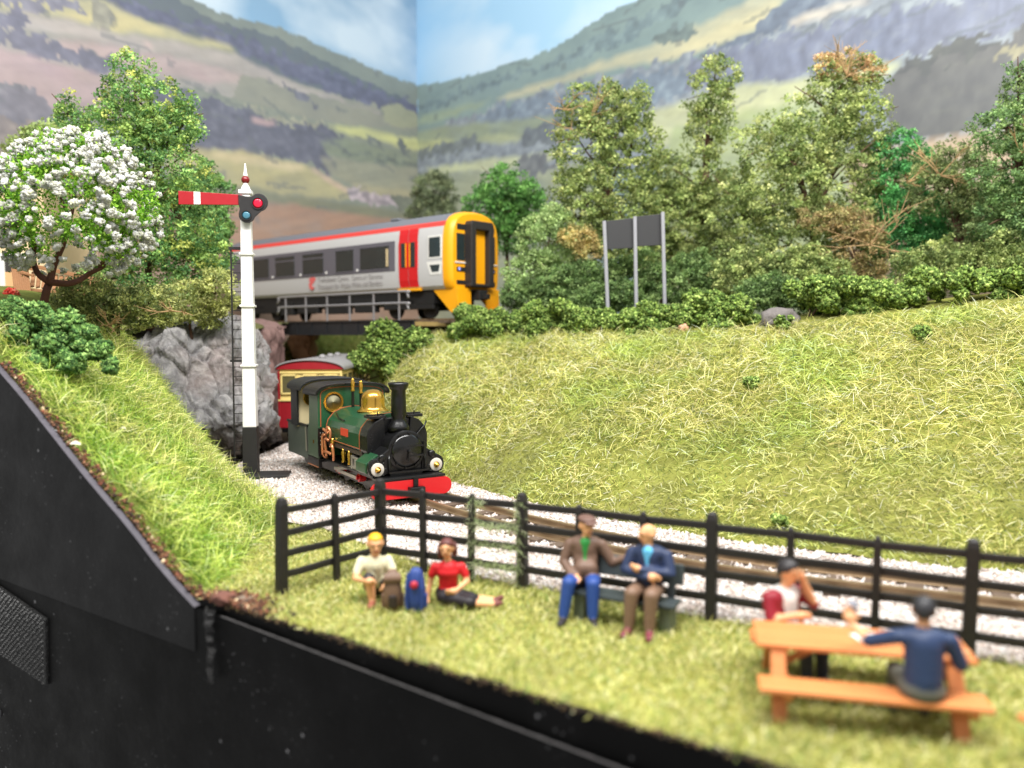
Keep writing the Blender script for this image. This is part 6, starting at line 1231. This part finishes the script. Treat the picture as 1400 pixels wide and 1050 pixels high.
pr += [('c', (.18, .02, .88), (.31, .0, .66), .07, .06, JB), ('c', (.31, .0, .66), (.50, -.06, .76), .06, .046, JB)]+hand((.51, -.06, .765), (1, -.1, .2), (0, -.5, 1), s=1.15)
pr += [('c', (-.08, -.10, .46), (-.03, -.12, .62), .085, .10, JB, .006), ('c', (.08, -.10, .46), (.05, -.12, .62), .085, .10, JB, .006)]
m1p = Vector((0.93, 10.02, 0)); man1 = person('bench sitter in brown jacket, green shirt, blue trousers and flat cap', m1p, math.radians(-8), pr)
CAPM = mat('flat_cap_brown', (104, 76, 66), 0.6, var=0.1); cm = MB(); ell_mesh(cm, (.015, -.03, 1.215), (.105, .125, .048), (0.10, 0, .45)); ell_mesh(cm, (.062, -.125, 1.19), (.075, .06, .018), (0.25, 0, .45))
obj('flat_cap', cm, CAPM, man1, smooth=True); hair(man1, (.015, -.04, 1.13), .45, .05, (120, 104, 92), 1.0, .06, -.05, puff=1.04)
NV = (42, 54, 84); BT = (126, 100, 82)
pr = seated(NV, BT, (120, 56, 66), fx=(-.13, .09), kx=(-.11, .10), fy=-.40)
pr += [('c', (0, -.02, .90), (-.01, -.03, 1.03), .055, .05, SK), ('c', (0, -.125, .80), (0, -.085, .94), .006, .050, (96, 178, 220), .018)]+head((-.015, -.03, 1.13), -.85, .12)
pr += [('c', (-.19, .02, .88), (-.25, -.06, .68), .07, .062, NV), ('c', (-.25, -.06, .68), (.02, -.21, .66), .062, .05, NV)]+hand((.05, -.22, .665), (1, 0, .1), (0, -.3, 1), s=1.1)
pr += [('c', (.19, .02, .88), (.25, -.06, .68), .07, .062, NV), ('c', (.25, -.06, .68), (-.03, -.19, .735), .062, .05, NV)]+hand((-.06, -.20, .745), (-1, 0, .3), (0, -.3, 1), s=1.0)
m2p = Vector((1.66, 9.58, 0)); man2 = person('bald bench sitter with crossed arms, navy jacket and brown trousers', m2p, math.radians(-22), pr)

# --- two people at the picnic table (bench height 0.48)
WT = (226, 222, 218); RS = (136, 30, 44)
pr = [('e', (0, .04, .56), (.16, .13, .12), None, (60, 60, 70)), ('c', (0, .04, .62), (0, .04, .90), .13, .135, WT), ('e', (0, .04, .93), (.19, .11, .10), None, WT), ('c', (0, .02, .98), (0, 0, 1.10), .05, .046, SK)]
pr += [('c', (-.125, .02, .66), (-.15, .02, .92), .085, .085, RS, .012), ('c', (.125, .06, .66), (.15, .06, .92), .085, .085, RS, .0)]+head((.01, -.01, 1.18), .25, .1)
for s_ in (-1, 1): pr += limb((s_*.08, .02, .55), (s_*.1, -.34, .57), (s_*.1, -.36, .2), (.09, .075, .055), (60, 60, 70))+shoe((s_*.1, -.37, .15), (s_*.1, -.5, .14), (50, 40, 40))
pr += [('c', (-.19, .04, .93), (-.23, -.04, .72), .066, .056, RS), ('c', (-.23, -.04, .72), (-.08, -.2, .80), .05, .034, SK)]+hand((-.07, -.21, .80), (1, -.6, 0), (0, 0, 1))
pr += [('c', (.19, .04, .93), (.30, -.06, .80), .066, .055, RS), ('c', (.30, -.06, .80), (.15, -.05, 1.10), .048, .034, SK)]+hand((.14, -.05, 1.11), (-.4, .1, 1), (0, 1, 0))
t1 = person('person with black hair, white shirt and red sleeves across the picnic table', Vector((2.85, 8.20, -0.10)), math.radians(28), pr)
hair(t1, (.01, -.01, 1.18), .25, .1, (40, 36, 38), 1.0, .03, -.12, puff=1.16)
DB = (44, 60, 92); GT = (92, 92, 84)
pr = [('e', (0, .03, .56), (.17, .15, .12), None, GT, .008), ('c', (0, .03, .64), (0, .0, .96), .145, .15, DB, .004), ('e', (0, 0, 1.0), (.20, .115, .105), None, DB), ('c', (0, 0, 1.05), (0, -.02, 1.16), .052, .048, SK)]+head((0, -.03, 1.24), -.2, .05)
for s_ in (-1, 1): pr += limb((s_*.085, .02, .55), (s_*.12, -.34, .56), (s_*.12, -.36, .22), (.092, .078, .06), GT)+shoe((s_*.12, -.37, .15), (s_*.12, -.5, .14), (50, 40, 40))
pr += [('c', (.19, 0, 1.0), (.38, -.10, .90), .068, .058, DB, .003), ('c', (.38, -.10, .90), (.50, -.22, 1.0), .044, .032, SK)]+hand((.51, -.23, 1.02), (.1, -.2, 1), (1, 0, 0), s=1.1)
pr += [('c', (-.19, 0, 1.0), (-.28, -.02, .78), .068, .058, DB, .003), ('c', (-.28, -.02, .78), (-.34, -.22, .79), .044, .032, SK)]+hand((-.34, -.24, .79), (0, -1, -.1), (1, 0, 0), s=1.1)
t2p = Vector((3.58, 6.84, -0.10)); t2 = person('person in dark blue shirt seen from behind on the near picnic bench', t2p, math.radians(167), pr)
hair(t2, (0, -.03, 1.24), -.2, .05, (40, 40, 44), 1.0, .03, -.10, puff=1.10)
gl = thing('drinking_glass', 'pale glass held up by the person in dark blue', 'glass', t2p+Matrix.Rotation(math.radians(167), 3, 'Z') @ Vector((.53, -.29, 1.06)))
obj('tumbler', MB().lathe([(0.0, 0.0), (.035, 0.0), (.045, .13), (.040, .13), (.032, .012), (0, .012)], n=16), mat('tumbler_grey', (120, 124, 136), 0.2, var=0.1), gl, smooth=True)
pp_ = thing('sheet_of_paper', 'small white paper lying on the picnic table', 'paper', PT+Vector((0.10, 0.02, 0.648)), 0.2); obj('sheet', MB().box((0, 0, 0), (.26, .2, .006)), mat('paper_white', (236, 234, 230), 0.7), pp_)
# ------------------------------------------------------------------ rocks
from mathutils import noise as mnoise
def rock_mat():
    m = bpy.data.materials.new('plaster_rock'); m.use_nodes = True; nt = m.node_tree; b = nt.nodes['Principled BSDF']; L = nt.links.new
    tc = nt.nodes.new('ShaderNodeTexCoord'); n1 = nt.nodes.new('ShaderNodeTexNoise'); n1.inputs['Scale'].default_value = 2.4; n1.inputs['Detail'].default_value = 9; n1.inputs['Roughness'].default_value = 0.7
    n1.inputs['Distortion'].default_value = 0.8; L(tc.outputs['Object'], n1.inputs['Vector'])
    r = nt.nodes.new('ShaderNodeValToRGB'); e = r.color_ramp.elements; e[0].position = 0.3; e[0].color = (*lin((92, 88, 88)), 1); e[1].position = 0.72; e[1].color = (*lin((182, 178, 176)), 1)
    q = r.color_ramp.elements.new(0.5); q.color = (*lin((132, 130, 130)), 1); L(n1.outputs['Fac'], r.inputs[0])
    n2 = nt.nodes.new('ShaderNodeTexNoise'); n2.inputs['Scale'].default_value = 0.7; n2.inputs['Detail'].default_value = 4; L(tc.outputs['Object'], n2.inputs['Vector'])
    mr = nt.nodes.new('ShaderNodeMapRange'); mr.inputs[1].default_value = 0.5; mr.inputs[2].default_value = 0.72; mr.inputs[4].default_value = 0.3; L(n2.outputs['Fac'], mr.inputs[0])
    mx = nt.nodes.new('ShaderNodeMix'); mx.data_type = 'RGBA'; L(mr.outputs[0], mx.inputs[0]); L(r.outputs[0], mx.inputs[6]); mx.inputs[7].default_value = (*lin((150, 118, 106)), 1); L(mx.outputs[2], b.inputs['Base Color'])
    b.inputs['Roughness'].default_value = 0.85; b.inputs['Specular IOR Level'].default_value = 0.2
    n3 = nt.nodes.new('ShaderNodeTexNoise'); n3.inputs['Scale'].default_value = 7; n3.inputs['Detail'].default_value = 10; L(tc.outputs['Object'], n3.inputs['Vector'])
    bp = nt.nodes.new('ShaderNodeBump'); bp.inputs['Strength'].default_value = 0.8; bp.inputs['Distance'].default_value = 0.08; L(n3.outputs['Fac'], bp.inputs['Height']); L(bp.outputs[0], b.inputs['Normal']); return m
ROCK = rock_mat()
def rock(name, label, rows, nu, nv, amp, freq):
    R = [resample(catmull(r, 8), nu) for r in rows]; G = []
    for j in range(nu): G.append(resample(catmull([r[j] for r in R], 8), nv))
    P_ = np.array([[G[j][i][:] for j in range(nu)] for i in range(nv)])
    du = np.gradient(P_, axis=1); dv = np.gradient(P_, axis=0); N_ = np.cross(du, dv); N_ /= np.linalg.norm(N_, axis=2)[..., None]+1e-9
    if (N_[..., 1]).mean() > 0: N_ = -N_
    for i in range(nv):
        for j in range(nu):
            p = Vector(P_[i, j]); q = Vector((p.x*freq, p.y*freq, p.z*freq*0.55)); w_ = mnoise.noise_vector(q*0.7)*0.8
            h = mnoise.ridged_multi_fractal(q*0.8+w_, 0.9, 2.1, 5, 0.9, 2.0)*0.33 + mnoise.noise(q*0.5)*0.9
            vd = mnoise.voronoi(Vector((p.x*1.5+w_.x*.5, p.y*1.3, p.z*0.9+0.35*p.x+w_.z*.4)))[0]; crk = math.exp(-(vd[1]-vd[0])*14)
            c_ = -0.8*crk+0.9*(vd[0]-0.3)+mnoise.cell(Vector(((p.x+w_.x*.6)*1.3, p.y*1.1, (p.z+0.5*p.x+w_.z)*0.8)))*0.5
            P_[i, j] += N_[i, j]*amp*(h+c_-0.7)
    me = grid_mesh(name, P_); o = obj(name, me, ROCK); return tag(o, label, 'rock')
rk = [[at(120, 452, 24.5), at(170, 450, 24), at(220, 438, 24), at(270, 430, 24.5), at(310, 434, 25), at(345, 446, 26.5), at(372, 470, 27.5)],
      [at(120, 475, 21.2), at(170, 470, 21.2), at(215, 455, 21.4), at(255, 442, 21.6), at(300, 440, 22), at(340, 452, 23), at(368, 490, 24)],
      [at(150, 520, 20.5), at(185, 520, 20.4), at(225, 520, 20.6), at(265, 520, 20.9), at(305, 520, 21.4), at(345, 525, 22.2), at(382, 540, 23.4)],
      [at(190, 590, 20.2), at(225, 590, 20.0), at(255, 592, 20.1), at(290, 595, 20.5), at(320, 595, 21), at(350, 590, 21.8), at(385, 590, 23.2)],
      [gp(215, 640, -0.3), gp(250, 640, -0.3), gp(280, 640, -0.3), gp(305, 636, -0.3), gp(330, 630, -0.3), gp(356, 620, -0.3), gp(386, 606, -0.3)]]
rock('rock_face', 'large grey rock face between the hillside and the coach', rk, 190, 160, 0.27, 1.9)
rk = [[at(300, 440, 33), at(345, 440, 32), at(375, 442, 32), at(392, 446, 34)], [at(300, 446, 29.5), at(340, 446, 29.2), at(372, 447, 29.4), at(388, 452, 31)], [at(300, 490, 29), at(340, 490, 28.8), at(374, 490, 29.2), at(390, 490, 31)], [at(300, 570, 28.6), at(340, 570, 28.6), at(376, 570, 29), at(392, 570, 31)]]
o = rock('rock_face', 'reddish brown rock abutment under the near end of the bridge', rk, 60, 60, 0.22, 1.3)
o.data.materials.clear(); o.data.materials.append(mat('red_rock', (134, 106, 100), 0.85, var=0.45, scale=1.8, bump=0.8, bscale=6))
rk = [[at(398, 450, 40), at(415, 450, 38.5), at(432, 450, 38.5), at(446, 450, 40)], [at(396, 470, 39), at(412, 470, 37.5), at(430, 470, 37.5), at(440, 470, 39)], [at(394, 560, 38.5), at(410, 560, 37), at(428, 560, 37), at(436, 560, 38.5)]]
o = rock('rock_face', 'tawny rock pier seen below the bridge above the coach roof', rk, 40, 40, 0.25, 1.0)
o.data.materials.clear(); o.data.materials.append(mat('tawny_rock', (176, 132, 96), 0.85, var=0.35, scale=1.5, bump=0.7, bscale=6))
def stone(label, px, py, r, Y, m, sq=0.7):
    bm = bmesh.new(); bmesh.ops.create_icosphere(bm, subdivisions=3, radius=1.0); s_ = Y/FPX*r
    for v in bm.verts:
        k = 1+0.5*mnoise.noise(v.co*1.6+Vector((px, py, 0)))+0.15*mnoise.noise(v.co*5); v.co = Vector((v.co.x, v.co.y*0.8, v.co.z*sq))*k*s_
    me = bpy.data.meshes.new('stone'); bm.to_mesh(me); bm.free(); o = obj('stone', me, m, None, smooth=True); o.location = at(px, py, Y); return tag(o, label, 'stone')
stone('small grey stone set between two hedge bushes', 1066, 438, 25, 22.4, mat('dark_stone', (112, 106, 104), 0.85, var=0.4, scale=5, bump=0.8, bscale=12), 0.7)
stone('tiny pinkish pebble at the lower edge of the hedge', 934, 448, 7, 23.3, mat('pink_pebble', (206, 158, 128), 0.6, var=0.1), 0.9)

# ------------------------------------------------------------------ cottage, garden bench and flowers behind the blossom tree
HC = mat('cottage_cream', (232, 206, 164), 0.8, var=0.08, bump=0.3, bscale=6); WTR = mat('window_white', (232, 230, 226), 0.5, var=0.04); HGL = mat('cottage_glass', (72, 70, 66), 0.1, var=0.3, spec=0.6)
YH = 24.0; hb0 = at(-60, 412, YH); ct = thing('cottage', 'cream cottage with white framed window behind the blossom tree', 'house', hb0)
hq = lambda x, y, Y=YH: at(x, y, Y)-hb0
def qpanel(x0, x1, y0, y1, Y, t):
    a, b_ = hq(x0, y1, Y), hq(x1, y0, Y); return MB().box(((a.x+b_.x)/2, (a.y+b_.y)/2+t/2, (a.z+b_.z)/2), (abs(b_.x-a.x), t, abs(b_.z-a.z)))
obj('wall', qpanel(-300, 58, 232, 420, YH, 3.0), HC, ct)
obj('roof', MB().prism([(hq(-300, 0).x, hq(0, 236).z), (hq(66, 0).x, hq(0, 236).z), (hq(30, 0).x, hq(0, 214).z), (hq(-300, 0).x, hq(0, 214).z)], -0.25, 3.2, lambda u, v, w_: (u, w_, v)), mat('cottage_roof', (168, 112, 76), 0.8, var=0.25, bump=0.4), ct)
wf = obj('window', qpanel(5, 30, 352, 396, YH-0.02, 0.05), HGL, ct)
for x0, x1, y0, y1 in ((0, 5, 346, 404), (30, 35, 346, 404), (5, 30, 346, 352), (5, 30, 396, 404)): obj('window_frame', qpanel(x0, x1, y0, y1, YH-0.06, 0.1), WTR, wf, bevel=0.01)
obj('curtain', qpanel(6, 18, 372, 396, YH-0.035, 0.02), mat('curtain_peach', (230, 180, 130), 0.7), wf)
WD_ = mat('garden_bench_wood', (150, 106, 70), 0.65, var=0.25, scale=4, bump=0.3); gb0 = at(70, 420, 20.5); gbn = thing('slatted_bench', 'brown slatted wooden bench behind the blossom tree trunk', 'bench', gb0)
gq = lambda x, y, Y=20.5: at(x, y, Y)-gb0
for k in range(8):
    u = k/7; obj('back_slat', MB().bar(gq(23+20*u, 416, 20.2+.15*u), gq(17+20*u, 366, 20.5+.1*u), 0.035, 0.052, (1, 0, 0)), WD_, gbn, bevel=0.006)
obj('top_rail', MB().bar(gq(15, 360, 20.55), gq(46, 368, 20.55), 0.06, 0.09), WD_, gbn, bevel=0.01); obj('second_rail', MB().bar(gq(17, 370, 20.5), gq(46, 377, 20.5), 0.05, 0.06), WD_, gbn, bevel=0.01)
obj('long_rail', MB().bar(gq(38, 362, 20.9), gq(140, 384, 21.2), 0.06, 0.10), WD_, gbn, bevel=0.01)
for k in range(12):
    u = k/11; obj('seat_slat', MB().bar(gq(46+84*u, 372+12*u, 21.1), gq(44+84*u, 392+10*u, 20.7), 0.05, 0.09, (1, 0, 0)), WD_, gbn, bevel=0.006)
obj('seat_rail', MB().bar(gq(38, 396, 20.6), gq(134, 404, 20.8), 0.06, 0.08), WD_, gbn, bevel=0.01)
for x in (24, 132): obj('leg', MB().bar(gq(x, 436, 20.4), gq(x, 396, 20.6), 0.07, 0.07, (0, 1, 0)), WD_, gbn)
foam_bush('flower_clump', 'clump of red flowers by the cottage at the frame edge', lump_px(14, 402, 12, 18.0), 700, 0.035, [(226, 70, 60), (200, 50, 50), (236, 110, 90)], None, 'flowers')
foam_bush('flower_clump', 'small purple flowers below the red ones at the frame edge', lump_px(1, 412, 9, 17.5), 450, 0.03, [(120, 96, 140), (150, 120, 160), (96, 80, 120)], None, 'flowers')

# ------------------------------------------------------------------ crumbly scatter along the raw edges
re_ = np.random.default_rng(8); pts = []
tops = np.array([v[:] for v in resample(catmull(hill_top[4:], 6), 400)])
n = 1100; k = re_.integers(0, 400, n); off = -re_.random(n)**1.6*0.17
pe = tops[k]+np.column_stack([FN[0]*off, FN[1]*off, 0.03+0.05*re_.random(n)])
n2 = 1500; tt = re_.normal(0.35, 0.32, n2); oo = -abs(re_.normal(0, 0.16, n2)); p2 = np.array([fp(a, 0.12+0.10*float(re_.random())*max(0, 1-abs(a-0.3)), b_)[:] for a, b_ in zip(tt, oo)])
P_ = np.concatenate([pe, p2]); n = len(P_)
c_ = palette(n, [(112, 78, 60), (88, 66, 54), (150, 112, 84), (60, 52, 46), (206, 186, 150), (134, 84, 66)], [4, 4, 2, 3, 0.7, 3], re_, 0.2)
V, F, C = crumbs(P_, 0.012+0.03*re_.random(n)**2, c_, re_, 0.5)
o = obj('edge_debris', np_mesh('edge_debris', V, F, 3, C), mat_attr('debris', 0.9, 0.15)); tag(o, 'brown crumbly scatter along the raw edge of the hill', 'debris', kind='stuff')
n = 1400; tt = re_.random(n)*9.0+0.3; P_ = np.array([fp(a, 0.075+0.05*float(b_), -0.03*float(c1))[:] for a, b_, c1 in zip(tt, re_.random(n), re_.random(n))])
V, F, C = crumbs(P_, 0.012+0.022*re_.random(n)**2, palette(n, [(70, 58, 46), (48, 44, 38), (96, 80, 58)], [3, 3, 2], re_, 0.2), re_, 0.6)
o = obj('lawn_edge_crumbs', np_mesh('lawn_edge_crumbs', V, F, 3, C), mat_attr('debris', 0.9, 0.15)); tag(o, 'dark crumbs along the lawn edge above the black strip', 'debris', kind='stuff')
# torn paint flap at the joint of the boards
m = MB(); rn = random.Random(2); L_ = []; R_ = []
for i in range(15):
    z = 0.10-0.92*i/14; wv = 0.10*(1-i/16)+rn.uniform(-.03, .03); cx = 0.14+rn.uniform(-.02, .02)+0.05*i/14
    L_.append(fp(cx-wv*0.6, z, 0.10+rn.uniform(0, .05))); R_.append(fp(cx+wv*0.6, z-0.02, 0.09+rn.uniform(0, .06)))
m.grid([L_, [a.lerp(b_, .5)+Vector((FN[0]*.05, FN[1]*.05, 0)) for a, b_ in zip(L_, R_)], R_])
o = obj('torn_paint_flap', m, mat('torn_paint', (16, 15, 15), 0.45, var=0.6, scale=8, bump=0.8)); sol = o.modifiers.new('s', 'SOLIDIFY'); sol.thickness = 0.02; tag(o, 'ragged strip of torn black paint at the board joint', 'paint flap')
for (px, py, r, lb) in ((308, 818, 16, 'rusty brown crumble heap at the corner of the boards'), (335, 822, 12, 'grey brown crumb lump beside the rusty heap')):
    o = stone(lb, px, py, r, 10.0, mat('rusty_crumble', (112, 72, 60), 0.85, var=0.5, scale=9, bump=1.0, bscale=14) if r > 14 else mat('grey_crumble', (120, 106, 92), 0.85, var=0.5, scale=9, bump=1.0, bscale=14), 0.6); o.name = 'debris_lump'; o['category'] = 'debris'
for (px, py, sx, ang, lb) in ((130, 655, 0.20, 0.7, 'pale curled leaf flake on the cut edge'), (106, 616, 0.14, 0.2, 'tan leaf flake higher on the cut edge'), (170, 594, 0.10, 0.4, 'white fleck lying in the hillside grass')):
    p = hit(px, py, 'hill') or at(px, py, 12); o = obj('leaf_flake', MB().grid([[(sx*(a-.5), sx*.4*(b_-.5)*(1-abs(a-.5)), 0.03*math.sin(a*3.1)+0.02*b_) for a in (0, .25, .5, .75, 1)] for b_ in (0, .5, 1)]), mat('pale_flake', (222, 216, 200), 0.7, var=0.15), None, smooth=True)
    o.location = p+Vector((0, -0.05, 0.10)); o.rotation_euler = (0.6, 0.1, ang); tag(o, lb, 'flake')
bpy.context.view_layer.update()
